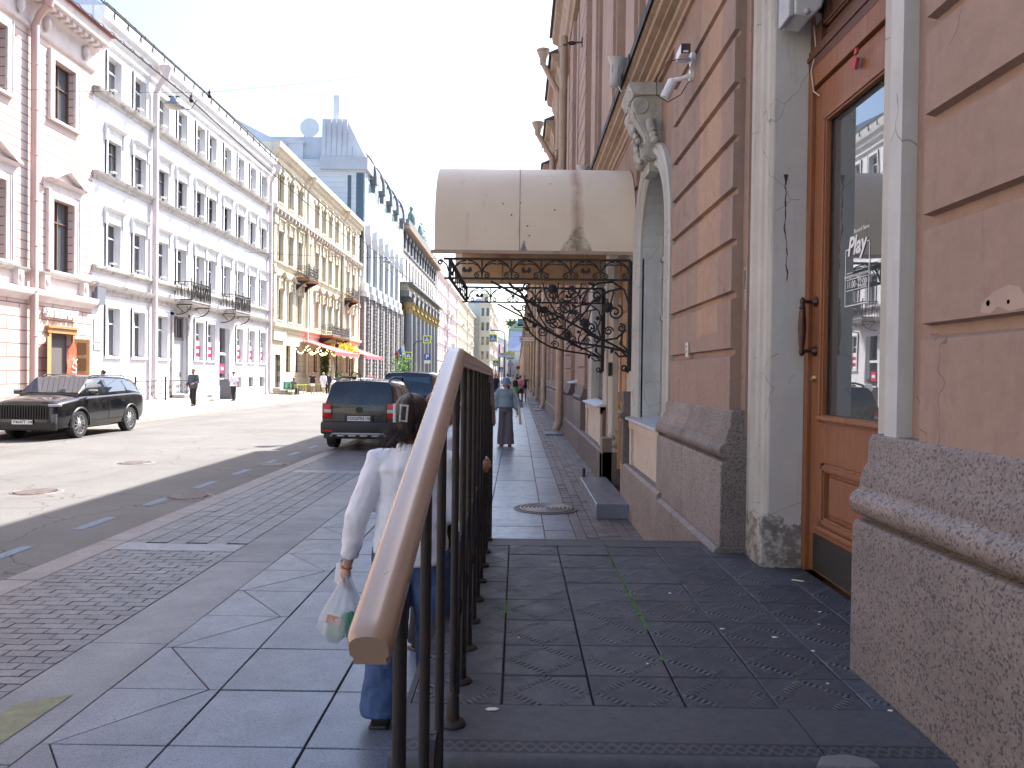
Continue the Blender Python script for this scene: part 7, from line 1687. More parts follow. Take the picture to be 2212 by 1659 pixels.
def d_suv2(T, hw, gx):
    b = MB(); P = [(-0.74, 1.08), (0.74, 1.08), (0.66, 1.58), (-0.66, 1.58)]; b.add([(x, -2.32 + (z - 1.0) * 0.3, z) for x, z in P], [(0, 1, 2, 3)]); b.build('rear_window', M_cglass, T, world=False, fix=False)
    sidewin(T, [[(0.9, 1.1), (0.6, 1.55), (-0.1, 1.6), (-0.1, 1.1)], [(-0.2, 1.1), (-0.2, 1.6), (-1.1, 1.6), (-1.1, 1.1)], [(-1.2, 1.1), (-1.2, 1.6), (-1.9, 1.55), (-1.98, 1.15)]], gx)
    for sx in (-1, 1): b = MB(); b.rbox((sx * 0.82, -2.30, 0.95), (0.2, 0.12, 0.22), bev=0.03); b.build('taillight', M_red, T, world=False); b = MB(); b.rbox((sx * (hw + 0.1), 0.85, 1.15), (0.22, 0.12, 0.18), bev=0.04); b.build('door_mirror', M_trim, T, world=False)
    b = MB(); b.rbox((0, -2.33, 0.5), (1.8, 0.2, 0.35), bev=0.06); b.build('rear_bumper', M_trim, T, world=False); numplate(T, -2.36, 0.85, -1, 'М517ОР', '178')
Mbl = paint('dark blue car paint', (0.007, 0.010, 0.018), 0.1)
car('parked_car', 'big dark SUV with a blue sheen parked in front of the dark hatchback', (-3.4, 26.3, 0.0), 0, [(y * 1.09, a, zb, zs + 0.06, zt + 0.06) for y, a, zb, zs, zt in st2], [(y * 1.09, wb * 1.04, zb + 0.05, wr * 1.06, zr + 0.13 if zr > 1.2 else zr + 0.06) for y, wb, zb, wr, zr in gh2], (-1.45, 1.42, 0.38, 8), Mbl, 1.93, d_suv2)
def d_white(T, hw, gx):
    quadpart(T, 'windscreen', [(-0.70, 1.22, 1.02), (0.70, 1.22, 1.02), (0.60, 0.60, 1.36), (-0.60, 0.60, 1.36)], M_cglass)
    sidewin(T, [[(0.95, 0.98), (0.6, 1.32), (-0.1, 1.36), (-0.1, 0.98)], [(-0.2, 0.98), (-0.2, 1.36), (-1.0, 1.33), (-1.3, 1.02)]], gx)
    for sx in (-1, 1): b = MB(); b.rbox((sx * 0.72, 2.08, 0.72), (0.3, 0.12, 0.12), bev=0.02); b.build('headlight', M_clear, T, world=False)
    b = MB(); b.rbox((0, 2.15, 0.5), (1.1, 0.06, 0.2), bev=0.02); b.build('grille', M_black, T, world=False)
car('white_car', 'white car driving toward us far up the road beyond the parked cars', (-11.4, 58, -0.13), pi, [(y, a, zb - 0.05, zs - 0.12, zt - 0.12) for y, a, zb, zs, zt in st2], [(-2.0, 0.74, 0.92, 0.70, 0.96), (-1.35, 0.80, 0.93, 0.60, 1.36), (0.0, 0.82, 0.93, 0.62, 1.43), (0.5, 0.8, 0.93, 0.60, 1.40), (1.25, 0.76, 0.93, 0.72, 0.97)], (-1.3, 1.3, 0.31, 8), paint('white car paint', (0.7, 0.7, 0.7), 0.3, 0.0), 1.76, d_white)
def d_van(T, hw, gx):
    b = MB(); b.add([(-0.7, -2.38, 1.15), (0.7, -2.38, 1.15), (0.66, -2.28, 1.75), (-0.66, -2.28, 1.75)], [(0, 1, 2, 3)]); b.build('rear_window', M_cglass, T, world=False, fix=False)
    for sx in (-1, 1): b = MB(); b.rbox((sx * 0.88, -2.36, 1.0), (0.12, 0.1, 0.4), bev=0.02); b.build('taillight', M_red, T, world=False)
    b = MB(); b.rbox((0, -2.38, 0.45), (1.85, 0.15, 0.25), bev=0.04); b.build('rear_bumper', M_trim, T, world=False)
car('parked_van', 'dark blue van parked farther along, seen between the railing balusters', (-3.1, 41, 0.0), 0, [(y * 1.12, a, zb, zs + 0.1, zt + 0.1) for y, a, zb, zs, zt in st2], [(-2.36, 0.9, 1.1, 0.86, 1.2), (-2.25, 0.92, 1.15, 0.82, 1.95), (0.6, 0.92, 1.15, 0.82, 1.98), (1.0, 0.9, 1.15, 0.8, 1.85), (1.7, 0.84, 1.12, 0.8, 1.2)], (-1.5, 1.5, 0.34, 6), Mbl, 1.95, d_van)
bpy.data.objects['parked_van']['category'] = 'van'

# ================================================================ people
M_skin = mat('skin', (0.52, 0.31, 0.225), 0.5, var=0.05, bmp=0.05); M_skin2 = mat('tanned skin', (0.42, 0.22, 0.145), 0.5, var=0.05, bmp=0.05)
def cloth(name, c, **k):
    k.setdefault('rough', 0.85); k.setdefault('var', 0.08); k.setdefault('scale', 9); k.setdefault('bmp', 0.25); k.setdefault('bscale', 25); k.setdefault('bdist', 0.01); return mat(name, c, **k)
def hairm(name, c):
    m, nt, b = new_mat(name); n = noise(nt, 6, 5, 0.7, pos(nt, (14, 14, 1.5)), 1.0)
    nt.links.new(mixc(nt, ramp(nt, n, [(0.35, 0), (0.65, 1)]).outputs[0], tuple(x * 0.6 for x in c), tuple(x * 1.6 for x in c)), b.inputs['Base Color']); b.inputs['Roughness'].default_value = 0.45
    bump(nt, b, n, 0.6, 0.006); return m
H_dark = hairm('dark brown hair', (0.035, 0.02, 0.014)); H_fair = hairm('fair hair', (0.35, 0.24, 0.12)); H_red = hairm('chestnut hair', (0.11, 0.035, 0.02)); H_grey = hairm('grey hair', (0.25, 0.23, 0.21))
def V3(p): return Vector(p)
def lerp(a, b, t): return a + (b - a) * t
def person(label, loc, rz, h=1.7, skin=None, hair=H_dark, hairstyle='short', top=None, bottom=None, shoes=None, P=None, vox=0.02, extra=None, group=None, folds=False, beard=False):
    """top=(material, sleeve 0..1, looseness, hem z factor)  bottom=(material, kind, flare)  P = joint overrides in units of height"""
    T = thing('person', label, 'person', loc, group, rz); skin = skin or M_skin
    J = dict(pel=(0, 0, .53), wai=(0, 0, .615), che=(0, 0.005, .72), nb=(0, -0.005, .825), nt=(0, 0.006, .87), head=(0, 0.012, .932))
    for s_, k in ((-1, 'L'), (1, 'R')):
        J.update({'hip' + k: (s_ * .048, 0, .51), 'kne' + k: (s_ * .055, .008, .28), 'ank' + k: (s_ * .055, -.008, .045), 'toe' + k: (s_ * .062, .075, .016), 'sho' + k: (s_ * .104, -.004, .803), 'elb' + k: (s_ * .135, -.012, .635), 'wri' + k: (s_ * .142, .02, .49)})
    J.update(P or {}); J = {k: V3(v) * h for k, v in J.items()}
    q = lambda f: f * h
    def ring_path(mb, pts, n=14): # pts: (center, rx, ry)
        mb.tube([p for p, a, c in pts], [(a, c) for p, a, c in pts], n)
    def torso(mb, inf=0.0, z0=None, dy=0):
        rings = []
        prof = [('pel', -.035, .072, .056), ('pel', 0, .092, .064), ('wai', -.03, .085, .058), ('wai', .02, .076, .052), ('che', -.03, .084, .056), ('che', .03, .092, .06), ('nb', -.05, .098, .055), ('nb', -.02, .07, .045), ('nb', .005, .036, .034)]
        for j, dz, rx, ry in prof:
            c = J[j] + V3((0, 0, dz * h)); rx, ry = rx * h + inf, ry * h + inf
            if z0 and c.z < z0: continue
            rings.append([(c.x + rx * cos(2 * pi * k / 18), c.y + dy + ry * sin(2 * pi * k / 18), c.z) for k in range(18)])
        mb.loft(rings)
    def arm(mb, k, r, upto=1.0, cuff=None):
        s, e, w = J['sho' + k], J['elb' + k], J['wri' + k]
        pts = [(V3((s.x * 0.55, s.y, s.z - 0.002 * h)), r[0]), (s, r[0]), (lerp(s, e, 0.5), (r[0] + r[1]) / 2 * 1.02), (e, r[1]), (lerp(e, w, 0.4), r[1] * 1.02), (w, r[2])]
        if upto < 1:
            tot = 2.0 * upto; out = [pts[0]]; seq = [(0, s), (0.5, lerp(s, e, .5)), (1, e), (1.5, lerp(e, w, .5)), (2, w)]
            rr = lambda t: (r[0] + (r[1] - r[0]) * min(t, 1)) if t <= 1 else r[1] + (r[2] - r[1]) * (t - 1)
            out += [(p, rr(t)) for t, p in seq if t < tot - 0.05]
            t = tot; p = lerp(s, e, t) if t <= 1 else lerp(e, w, t - 1); out.append((p, (cuff or 1) * rr(t))); pts = out
        mb.tube([p for p, _ in pts], [x for _, x in pts], 12)
    def leg(mb, k, r, a=0.0, z=1.0):
        hp, kn, an = J['hip' + k], J['kne' + k], J['ank' + k]
        mb.tube([hp + V3((0, 0, .02 * h)), lerp(hp, kn, .4), kn, lerp(kn, an, .35), an], [r[0], r[1], r[2], r[3], r[4]], 14)
    b = MB(); torso(b)
    b.tube([J['nb'] + V3((0, 0, -.02 * h)), J['nt'], J['head'] + V3((0, -.01 * h, 0))], [q(.034), q(.029), q(.03)], 12)
    hd = J['head']; b.ball(hd + V3((0, -.004 * h, .014 * h)), (q(.043), q(.055), q(.052)), 18, 12); b.ball(hd + V3((0, .012 * h, -.022 * h)), (q(.036), q(.040), q(.045)), 16, 10); b.ball(hd + V3((0, .030 * h, -.052 * h)), (q(.018), q(.018), q(.016)), 10, 8)
    for s_ in (-1, 1): b.ball(hd + V3((s_ * .046 * h, -.004 * h, -.006 * h)), (q(.007), q(.014), q(.020)), 8, 6); b.ball(hd + V3((s_ * .02 * h, .036 * h, -.018 * h)), (q(.014), q(.012), q(.012)), 8, 6)
    b.tube([hd + V3((0, .046 * h, .008 * h)), hd + V3((0, .060 * h, -.018 * h)), hd + V3((0, .05 * h, -.024 * h))], [q(.006), q(.009), q(.007)], 8)
    for k in 'LR': arm(b, k, (q(.030), q(.022), q(.015))); leg(b, k, (q(.050), q(.044), q(.031), q(.031), q(.020)))
    for k in 'LR':
        an, to = J['ank' + k], J['toe' + k]; b.tube([an + V3((0, -.018 * h, -.02 * h)), lerp(an, to, .5) + V3((0, 0, -.004 * h)), to], [q(.024), q(.024), q(.016)], 10)
        w, e = J['wri' + k], J['elb' + k]; d = (w - e).normalized(); b.ball(w + d * q(.026), (q(.014), q(.020), q(.026)), 10, 8, d.to_track_quat('Z', 'Y').to_matrix())
    body = b.build('body', skin, T, world=False, fix=False); bake(body, max(vox * 0.7, 0.006), 2)
    b = MB(); me = body.data; b.add([v.co[:] for v in me.vertices], [tuple(p.vertices) for p in me.polygons])
    for k, s_ in (('L', -1), ('R', 1)):   # five separate fingers on each palm
        w, e = J['wri' + k], J['elb' + k]; d = (w - e).normalized(); side = d.cross(V3((1, 0, 0))).normalized() if abs(d.x) < 0.9 else V3((0, 0, 1)); inn = V3((-s_, 0, 0)); inn = (inn - inn.dot(d) * d).normalized(); side = d.cross(inn).normalized()
        if side.y < 0: side = -side
        for i, (o, L) in enumerate(((-.016, .030), (-.0055, .037), (.005, .040), (.0155, .036))):
            p0 = w + d * q(.042) + side * q(o); p1 = p0 + d * q(L * .45) + inn * q(.004); p2 = p1 + d * q(L * .3) + inn * q(.012); p3 = p2 + d * q(L * .16) + inn * q(.012)
            b.tube([p0 - d * q(.01), p0, p1, p2, p3], [q(.0052), q(.0052), q(.0048), q(.0044), q(.0032)], 7)
        p0 = w + d * q(.014) + side * q(.014); b.tube([p0, p0 + d * q(.016) + side * q(.012) + inn * q(.006), p0 + d * q(.034) + side * q(.014) + inn * q(.014)], [q(.0068), q(.006), q(.004)], 7)
    mats_ = skin; bpy.data.objects.remove(body); WL.pop('body', None)
    body = b.build('body', skin, T, smooth=179, world=False, fix=False)
    e_ = MB()
    for s_ in (-1, 1): e_.ball(hd + V3((s_ * .0175 * h, .0435 * h, .0015 * h)), (q(.0065), q(.004), q(.0042)), 8, 6)
    e_.mat(1)
    for s_ in (-1, 1): e_.ball(hd + V3((s_ * .0175 * h, .0468 * h, .0015 * h)), (q(.0028), q(.002), q(.003)), 8, 6); e_.tube([hd + V3((s_ * .009 * h, .049 * h, .012 * h)), hd + V3((s_ * .026 * h, .044 * h, .013 * h))], q(.0018), 5)
    e_.build('eyes', [mat('eye white', (0.6, 0.58, 0.55), 0.3, bmp=0), H_dark], body, world=False, smooth=179)
    e_ = MB(); e_.ball(hd + V3((0, .0495 * h, -.037 * h)), (q(.013), q(.004), q(.0035)), 8, 6); e_.build('mouth', mat('lips', (0.40, 0.15, 0.13), 0.5, bmp=0), body, world=False, smooth=179)
    if beard:
        e_ = MB(); e_.ball(hd + V3((0, .020 * h, -.045 * h)), (q(.038), q(.036), q(.030)), 12, 8); e_.build('beard', hair, body, world=False, smooth=179)
    if hairstyle:
        b = MB(); c = hd + V3((0, -.012 * h, .018 * h)); b.ball(c, (q(.050), q(.058), q(.053)), 18, 12)
        if hairstyle == 'clip':
            b.ball(hd + V3((0, -.014 * h, .014 * h)), (q(.056), q(.062), q(.057)), 18, 12); b.ball(hd + V3((-.004 * h, -.034 * h, -.032 * h)), (q(.050), q(.034), q(.040)), 14, 10); b.ball(hd + V3((-.02 * h, -.036 * h, -.055 * h)), (q(.030), q(.022), q(.026)), 10, 8)
        if hairstyle in ('bob', 'long', 'clip'): b.ball(hd + V3((0, -.026 * h, -.012 * h)), (q(.048), q(.038), q(.05)), 16, 10)
        if hairstyle == 'bob': b.ball(hd + V3((0, -.030 * h, -.045 * h)), (q(.046), q(.032), q(.035)), 16, 10)
        if hairstyle == 'long': b.tube([hd + V3((0, -.04 * h, 0)), hd + V3((0, -.055 * h, -.07 * h)), J['nb'] + V3((0, -.06 * h, -.06 * h))], [(q(.045), q(.02)), (q(.05), q(.02)), (q(.035), q(.012))], 12)
        if hairstyle == 'bun': b.ball(hd + V3((0, -.055 * h, .02 * h)), (q(.026), q(.024), q(.026)), 10, 8)
        o = b.build('hair', hair, T, world=False, fix=False); bake(o, max(0.5 * vox, 0.006), 2)
        # keep the face clear: drop hair vertices in front
        bm = bmesh.new(); bm.from_mesh(o.data); kill = [v for v in bm.verts if v.co.y > hd.y + .020 * h and v.co.z < hd.z + .038 * h]; bmesh.ops.delete(bm, geom=kill, context='VERTS'); bm.to_mesh(o.data); bm.free()
    if top:
        m, sl, lo, hem = top[:4]; b = MB(); inf = q(.006) + lo
        rings = []
        for j, dz, rx, ry in [('pel', hem, .088, .062), ('pel', (hem + .09) / 2, .09, .063), ('wai', .0, .084, .060), ('che', -.03, .087, .060), ('che', .03, .094, .064), ('nb', -.05, .101, .058), ('nb', -.018, .072, .048), ('nb', .006, .044, .040)]:
            c = J[j] + V3((0, 0, dz * h)); kk = 1 if j in ('pel', 'wai') else 0.4; rx_, ry_ = rx * h + inf * kk + q(.004), ry * h + inf * kk + q(.004)
            rings.append([(c.x + rx_ * cos(2 * pi * k / 20), c.y + ry_ * sin(2 * pi * k / 20), c.z) for k in range(20)])
        b.loft(rings)
        if sl > 0:
            cf = top[4] if len(top) > 4 else 1.0
            for k in 'LR': arm(b, k, (q(.037) + lo * .4, q(.029) + lo * .5, q(.021) + lo * .4), sl if sl < 1 else 0.90, cf)
        o = b.build('shirt', m, T, world=False, fix=False); bake(o, vox * 0.8, 3, disp=[(0.11, 0.028), (0.05, 0.008)] if folds else [(0.1, 0.012)])
    if bottom:
        m, kd, fl = bottom[:3]; tk = bottom[3] if len(bottom) > 3 else 1.0; b = MB()
        if kd in ('trousers', 'shorts'):
            c = J['pel']; b.loft([[(c.x + (rx * h + q(.006)) * cos(2 * pi * k / 18), c.y + (ry * h + q(.006)) * sin(2 * pi * k / 18), c.z + dz * h) for k in range(18)] for dz, rx, ry in ((-.04, .084, .062), (0, .094, .067), (.05, .088, .061), (.085, .078, .054))])
            for k in 'LR':
                hp, kn, an = J['hip' + k], J['kne' + k], J['ank' + k]
                if kd == 'trousers': b.tube([hp + V3((0, 0, .015 * h)), lerp(hp, kn, .4), kn, lerp(kn, an, .5), an + V3((0, 0, -.02 * h))], [q(.056) * tk, q(.053) * tk, q(.042) * tk * (1 + (fl - 1) * .5), q(.040) * fl, q(.042) * fl], 16)
                else: b.tube([hp + V3((0, 0, .015 * h)), lerp(hp, kn, .4), lerp(hp, kn, .85 if fl > 1.1 else .5)], [q(.057), q(.056), q(.056) * fl], 14)
        else:
            c = J['pel']; zl = {'skirt': -.16, 'dress': -.20}[kd]; b.loft([[(c.x + rx * h * cos(2 * pi * k / 18), c.y + ry * h * sin(2 * pi * k / 18), c.z + dz * h) for k in range(18)] for dz, rx, ry in ((zl, .105 * fl, .085 * fl), (-.06, .102, .076), (0, .1, .072), (.085, .08, .056))])
        o = b.build('trousers' if kd == 'trousers' else kd, m, T, world=False, fix=False); bake(o, vox * 0.8, 3, disp=[(0.10, 0.028), (0.045, 0.012)] if folds else [(0.12, 0.012)])
    if shoes:
        for k in 'LR':
            an, to = J['ank' + k], J['toe' + k]; b = MB(); b.tube([an + V3((0, -.024 * h, -.025 * h)), an + V3((0, .0, -.018 * h)), lerp(an, to, .55) + V3((0, 0, -.004 * h)), to + V3((0, .012 * h, 0))], [(q(.022), q(.026)), (q(.024), q(.028)), (q(.019), q(.029)), (q(.012), q(.024))], 12)
            z0 = min(an.z - .045 * h, to.z - .016 * h); b.rbox((lerp(an, to, .45).x, lerp(an, to, .45).y, z0 + .006 * h), (q(.056), q(.15), q(.012)), bev=q(.005)); b.build('shoe', shoes, T, world=False, smooth=60)
    if extra: extra(T, J, h, q, body)
    return T
white = cloth('white shirt cotton', (0.78, 0.78, 0.84), rough=0.8, var=0.015); navy = cloth('navy cotton', (0.02, 0.025, 0.045)); blackc = cloth('black cloth', (0.018, 0.018, 0.02)); denim = cloth('blue denim', (0.045, 0.085, 0.19), var=0.3, bscale=60); beige = cloth('beige cloth', (0.48, 0.42, 0.33)); M_shoe = mat('dark shoe', (0.03, 0.03, 0.03), 0.5); M_shoew = mat('white shoe', (0.6, 0.6, 0.6), 0.6)
# --- woman in the white shirt beside the railing, back to us
def ex_near(T, J, h, q, body):
    hd = J['head']; c = hd + V3((-.012 * h, -.078 * h, .012 * h))
    b = MB()   # twisted hair held by a claw clip
    b.tube([hd + V3((0.004, -.05 * h, -.035 * h)), hd + V3((-.004 * h, -.072 * h, .0 * h)), hd + V3((-.006 * h, -.066 * h, .036 * h)), hd + V3((.0, -.04 * h, .058 * h))], [(q(.03), q(.018)), (q(.026), q(.022)), (q(.024), q(.02)), (q(.02), q(.012))], 12)
    o = b.build('hair_twist', H_dark, T, world=False, smooth=179)
    rk = random.Random(6); b = MB()
    for k in range(170):
        x = rk.uniform(-.052, .036) * h; p = hd + V3((x, -.050 * h + rk.uniform(-.01, .016) * h, rk.uniform(-.055, .0) * h)); dx = (x * 0.5 - 0.012 * h * (x < 0)) + rk.uniform(-.012, .012) * h
        b.tube([p, p + V3((dx * .4, -.008 * h, -.022 * h)), p + V3((dx * 1.1, rk.uniform(-.02, .0) * h, -.035 * h - rk.random() * .022 * h))], [0.0018, 0.0014, 0.0006], 4)
    b.build('loose_strands', H_dark, T, world=False)
    b = MB(); R = Matrix.Rotation(0.08, 3, 'Y')
    for (dx, dz, sx_, sz_) in ((0, .023, .021, .005), (0, -.023, .021, .005), (-.010, 0, .005, .05), (.010, 0, .005, .05)): b.rbox(c + V3((dx * h, -.018 * h, dz * h)), (sx_ * h * 1.15, .008 * h, sz_ * h), R, bev=.0015 * h)
    cl = b.build('claw_clip', mat('pearly grey clip', (0.42, 0.46, 0.46), 0.25, var=0.5, scale=60, bmp=0), T, world=False)
    b = MB()
    for k in range(5): b.tube([c + V3((-.028 * h, -.014 * h, (.024 - .012 * k) * h)), c + V3((-.034 * h, .0, (.022 - .012 * k) * h)), c + V3((-.026 * h, .014 * h, (.02 - .012 * k) * h))], .0022 * h, 6)
    b.rbox(c + V3((-.028 * h, -.016 * h, 0)), (.008 * h, .006 * h, .055 * h), bev=.001 * h); b.build('clip_teeth', mat('clear clip plastic', (0.6, 0.62, 0.68), 0.15, bmp=0), cl, world=False)
    b = MB(); c2 = J['nb'] + V3((0, 0, .008 * h)); b.lathe([(q(.048), -.010 * h), (q(.044), .012 * h), (q(.040), .016 * h), (q(.043), -.008 * h)], c2, 20); b.build('collar', white, T, world=False, smooth=60)
    w, e = J['wriL'], J['elbL']; d = (w - e).normalized(); R = d.to_track_quat('Z', 'Y').to_matrix()
    b = MB(); b.lathe([(q(.024), -.006 * h), (q(.027), 0), (q(.027), .024 * h), (q(.022), .026 * h)], w - d * q(.062), 16, 'z', R); b.build('cuff', white, T, world=False, smooth=60)
    b = MB(); b.lathe([(q(.0155), 0), (q(.0185), .002 * h), (q(.0155), .004 * h)], w + d * q(.002), 16, 'z', R); b.build('bracelet', mat('red thread', (0.5, 0.08, 0.04), 0.7, bmp=0), T, world=False)
    b = MB()
    for s_ in (-1, 1):
        x = s_ * .045 * h; b.box(x - .028 * h, x + .028 * h, -.0735 * h, -.0715 * h, .455 * h, .515 * h)
    c = J['pel']; b.lathe([(q(.090), 0), (q(.090), .022 * h)], c + V3((0, 0, .058 * h)), 24)
    b = MB(); 
nearP = dict(shoL=(-.098, -.004, .795), elbL=(-.155, -.03, .63), wriL=(-.195, .005, .468), shoR=(.104, 0, .80), elbR=(.128, .03, .63), wriR=(.09, .12, .62), hipL=(-.052, 0, .51), hipR=(.058, 0, .51), kneL=(-.068, .005, .28), ankL=(-.078, -.04, .05), toeL=(-.086, .04, .016), ankR=(.075, .09, .05), toeR=(.08, .17, .018), kneR=(.072, .05, .28))
W0 = person('woman seen from behind in a white shirt and jeans, hair in a claw clip, beside the railing', (-0.515, 3.80, 0), 0.0, 1.60, M_skin, H_dark, 'clip', (white, 1.0, 0.026, -.045), (denim, 'trousers', 1.55, 1.18), M_shoe, nearP, 0.011, ex_near, folds=True)
W0['label'] = 'woman seen from behind in white shirt and jeans beside the railing, hair clipped up'
# plastic bag in her left hand
M_bag, ntb, bb = new_mat('thin translucent plastic bag')
bb.inputs['Base Color'].default_value = (0.80, 0.82, 0.85, 1); bb.inputs['Roughness'].default_value = 0.3; bb.inputs['Transmission Weight'].default_value = 0.0; bb.inputs['Alpha'].default_value = 0.36
bump(ntb, bb, noise(ntb, 22, 5, 0.6), 0.6, 0.01)
hx, hy, hz_2 = -0.515 - .198 * 1.60, 3.80 + .01 * 1.60, .452 * 1.60
BG = thing('carrier_bag', 'thin white carrier bag with groceries hanging from the woman\'s left hand', 'bag', (hx, hy, hz_2 - 0.34))
b = MB(); n = 28; rings = []
for t, rx, ry, dx in ((0, .012, .012, 0), (.12, .028, .02, -.004), (.3, .052, .035, -.010), (.5, .078, .055, -.018), (.7, .098, .07, -.026), (.86, .105, .075, -.03), (.96, .09, .062, -.022), (1.0, .05, .035, -.015)):
    z = hz_2 - 0.02 - 0.31 * t; rings.append([(hx + dx + rx * (1 + 0.12 * sin(k * 2.7 + t * 3)) * cos(2 * pi * k / n), hy - 0.01 + ry * (1 + 0.16 * sin(k * 1.9 + 5 * t)) * sin(2 * pi * k / n), z + 0.02 * sin(k * 0.9) * t) for k in range(n)])
b.loft(rings); b.build('bag_film', M_bag, BG, smooth=80)
b = MB(); b.tube([(hx - .01, hy, hz_2 + .02), (hx + .012, hy - .02, hz_2 - .02), (hx + .05, hy - .01, hz_2 - .15), (hx + .07, hy, hz_2 - .25)], [(.006, .012), (.006, .018), (.004, .03), (.003, .03)], 8); b.build('handle_loop', M_bag, BG, smooth=60)
b = MB(); b.rbox((hx - .035, hy - .035, hz_2 - .265), (.09, .06, .09), Matrix.Rotation(0.2, 3, 'Y'), bev=.006); b.mat(1); b.rbox((hx - .045, hy - .068, hz_2 - .225), (.07, .004, .045), Matrix.Rotation(0.25, 3, 'Y')); b.mat(2); b.rbox((hx + .03, hy - .045, hz_2 - .25), (.065, .03, .12), Matrix.Rotation(-0.3, 3, 'Y'), bev=.01)
b.build('groceries', [mat('pale green pack', (0.45, 0.6, 0.42), 0.5, bmp=0), mat('peach label', (0.7, 0.35, 0.25), 0.5, bmp=0), mat('green pack', (0.02, 0.22, 0.10), 0.4, bmp=0)], BG, smooth=30)
for i, tx in enumerate(('ЭТИЧНО', 'ЭКОЛОГИЧНО', 'МЕНЯЙ СТИЛЬ', 'ЭТИЧНО', 'ЭКОНОМНО')): text(tx, 0.013, mat('green print', (0.03, 0.2, 0.1), 0.5, bmp=0), BG, frame4((hx + 0.055, hy - 0.088, hz_2 - 0.205 - 0.018 * i), (1, 0.15, 0.1), (0, 0, 1)), 'bag_print', 0.0003)
t = MB(); vs = [(hx - .055, hy + .02, hz_2 + .03), (hx - .03, hy + .0, hz_2 + .045), (hx - .01, hy + .01, hz_2 - .0), (hx - .02, hy + .0, hz_2 - .085), (hx - .062, hy + .015, hz_2 - .06)]
t.add(vs, [(0, 1, 2, 3, 4)]); tag(t.build('paper_napkin', mat('thin white paper', (0.72, 0.72, 0.76), 0.8, bmp=0.1), fix=False), 'crumpled white paper slip held in the hand above the carrier bag', 'paper')
# --- companion with a drink
def ex_cup(T, J, h, q, body):
    b = MB(); b.tube([J['shoL'] + V3((.02 * h, -.07 * h, .0)), J['che'] + V3((0, -.07 * h, 0)), J['pel'] + V3((.09 * h, -.05 * h, .02 * h))], (.004, .016), 6); b.build('bag_strap', blackc, T, world=False)
person('person with chestnut hair and a drink, half hidden behind the railing balusters', (-0.52, 4.72, 0), -0.9, 1.60, M_skin2, H_red, 'bun', (white, 0.95, 0.03, -.03), (blackc, 'trousers', 1.1), M_shoe, dict(head=(0.02, .035, .93), nt=(0.008, .015, .868), elbR=(.13, .02, .64), wriR=(.10, .16, .70), elbL=(-.135, .03, .635), wriL=(-.10, .15, .62)), 0.014, ex_cup)
CU = thing('drink_cup', 'clear plastic cup of iced orange drink held up behind the balusters', 'cup', (-0.245, 4.72, 1.08)); b = MB(); b.lathe([(.028, 1.08), (.040, 1.20), (.038, 1.20)], (-0.285, 4.78, 0), 16); b.build('cup', mat('orange iced drink', (0.65, 0.33, 0.10), 0.2, bmp=0), CU, smooth=40); b = MB(); b.lathe([(.041, 1.195), (.041, 1.205), (.034, 1.235), (.015, 1.25)], (-0.285, 4.78, 0), 16); b.build('lid', mat('clear white lid', (0.7, 0.7, 0.7), 0.2, bmp=0), CU, smooth=40)
# --- woman in the blue bucket hat walking toward us
bluel = cloth('pale blue linen', (0.22, 0.285, 0.34)); greyp = cloth('mauve grey trousers', (0.115, 0.10, 0.115)); hatb = cloth('blue hat cloth', (0.16, 0.25, 0.36))
def ex_hat(T, J, h, q, body):
    hd = J['head'] + V3((0, 0.006, .02 * h)); R = Matrix.Rotation(-0.22, 3, 'X')
    b = MB(); b.lathe([(q(.088), -.022 * h), (q(.086), -.018 * h), (q(.056), .012 * h), (q(.053), .046 * h), (q(.044), .056 * h), (0, .058 * h)], hd, 24, 'z', R); b.build('bucket_hat', hatb, T, world=False, smooth=50)
    b = MB(); hh = J['head']
    for s_ in (-1, 1): b.rbox(hh + V3((s_ * .020 * h, .052 * h, .0)), (q(.034), q(.006), q(.022)), bev=q(.004))
    b.tube([hh + V3((-.045 * h, .0, .004 * h)), hh + V3((-.038 * h, .046 * h, .006 * h)), hh + V3((.038 * h, .046 * h, .006 * h)), hh + V3((.045 * h, 0, .004 * h))], q(.003), 6); b.build('sunglasses', M_glass, T, world=False)
    for k, s_ in (('L', -1), ('R', 1)):   # wide open sleeves
        s, e, w = J['sho' + k], J['elb' + k], J['wri' + k]; b = MB(); m1 = lerp(e, w, .55); b.tube([s, lerp(s, e, .5), e, m1], [(q(.04), q(.045)), (q(.042), q(.06)), (q(.045), q(.085)), (q(.05), q(.105))], 14, caps=False); o = b.build('sleeve', bluel, T, world=False, smooth=60, fix=False)
    b = MB(); c = J['nb']; b.add([c + V3((-.03 * h, .05 * h, .0)), c + V3((.03 * h, .05 * h, 0)), c + V3((0, .066 * h, -.09 * h))], [(0, 1, 2)]); b.build('neckline', M_skin, T, world=False, fix=False)
person('woman in a blue bucket hat, pale blue wide-sleeved top and grey trousers walking toward us', (-0.27, 18.5, 0), pi, 1.62, M_skin, H_dark, 'bob', (bluel, 0.9, 0.04, .035), (greyp, 'trousers', 1.65), mat('red brown sandal', (0.22, 0.04, 0.03), 0.5, bmp=0), dict(head=(0, .03, .925), nt=(0, .014, .868), elbL=(-.15, -.02, .63), wriL=(-.165, .0, .50), elbR=(.15, -.02, .63), wriR=(.165, 0, .50), ankL=(-.06, .04, .05), toeL=(-.07, .12, .02), kneL=(-.055, .03, .28)), 0.016, ex_hat)
bpy.data.objects['person.002']['label'] = 'woman in blue bucket hat, pale blue top and grey trousers walking toward us'
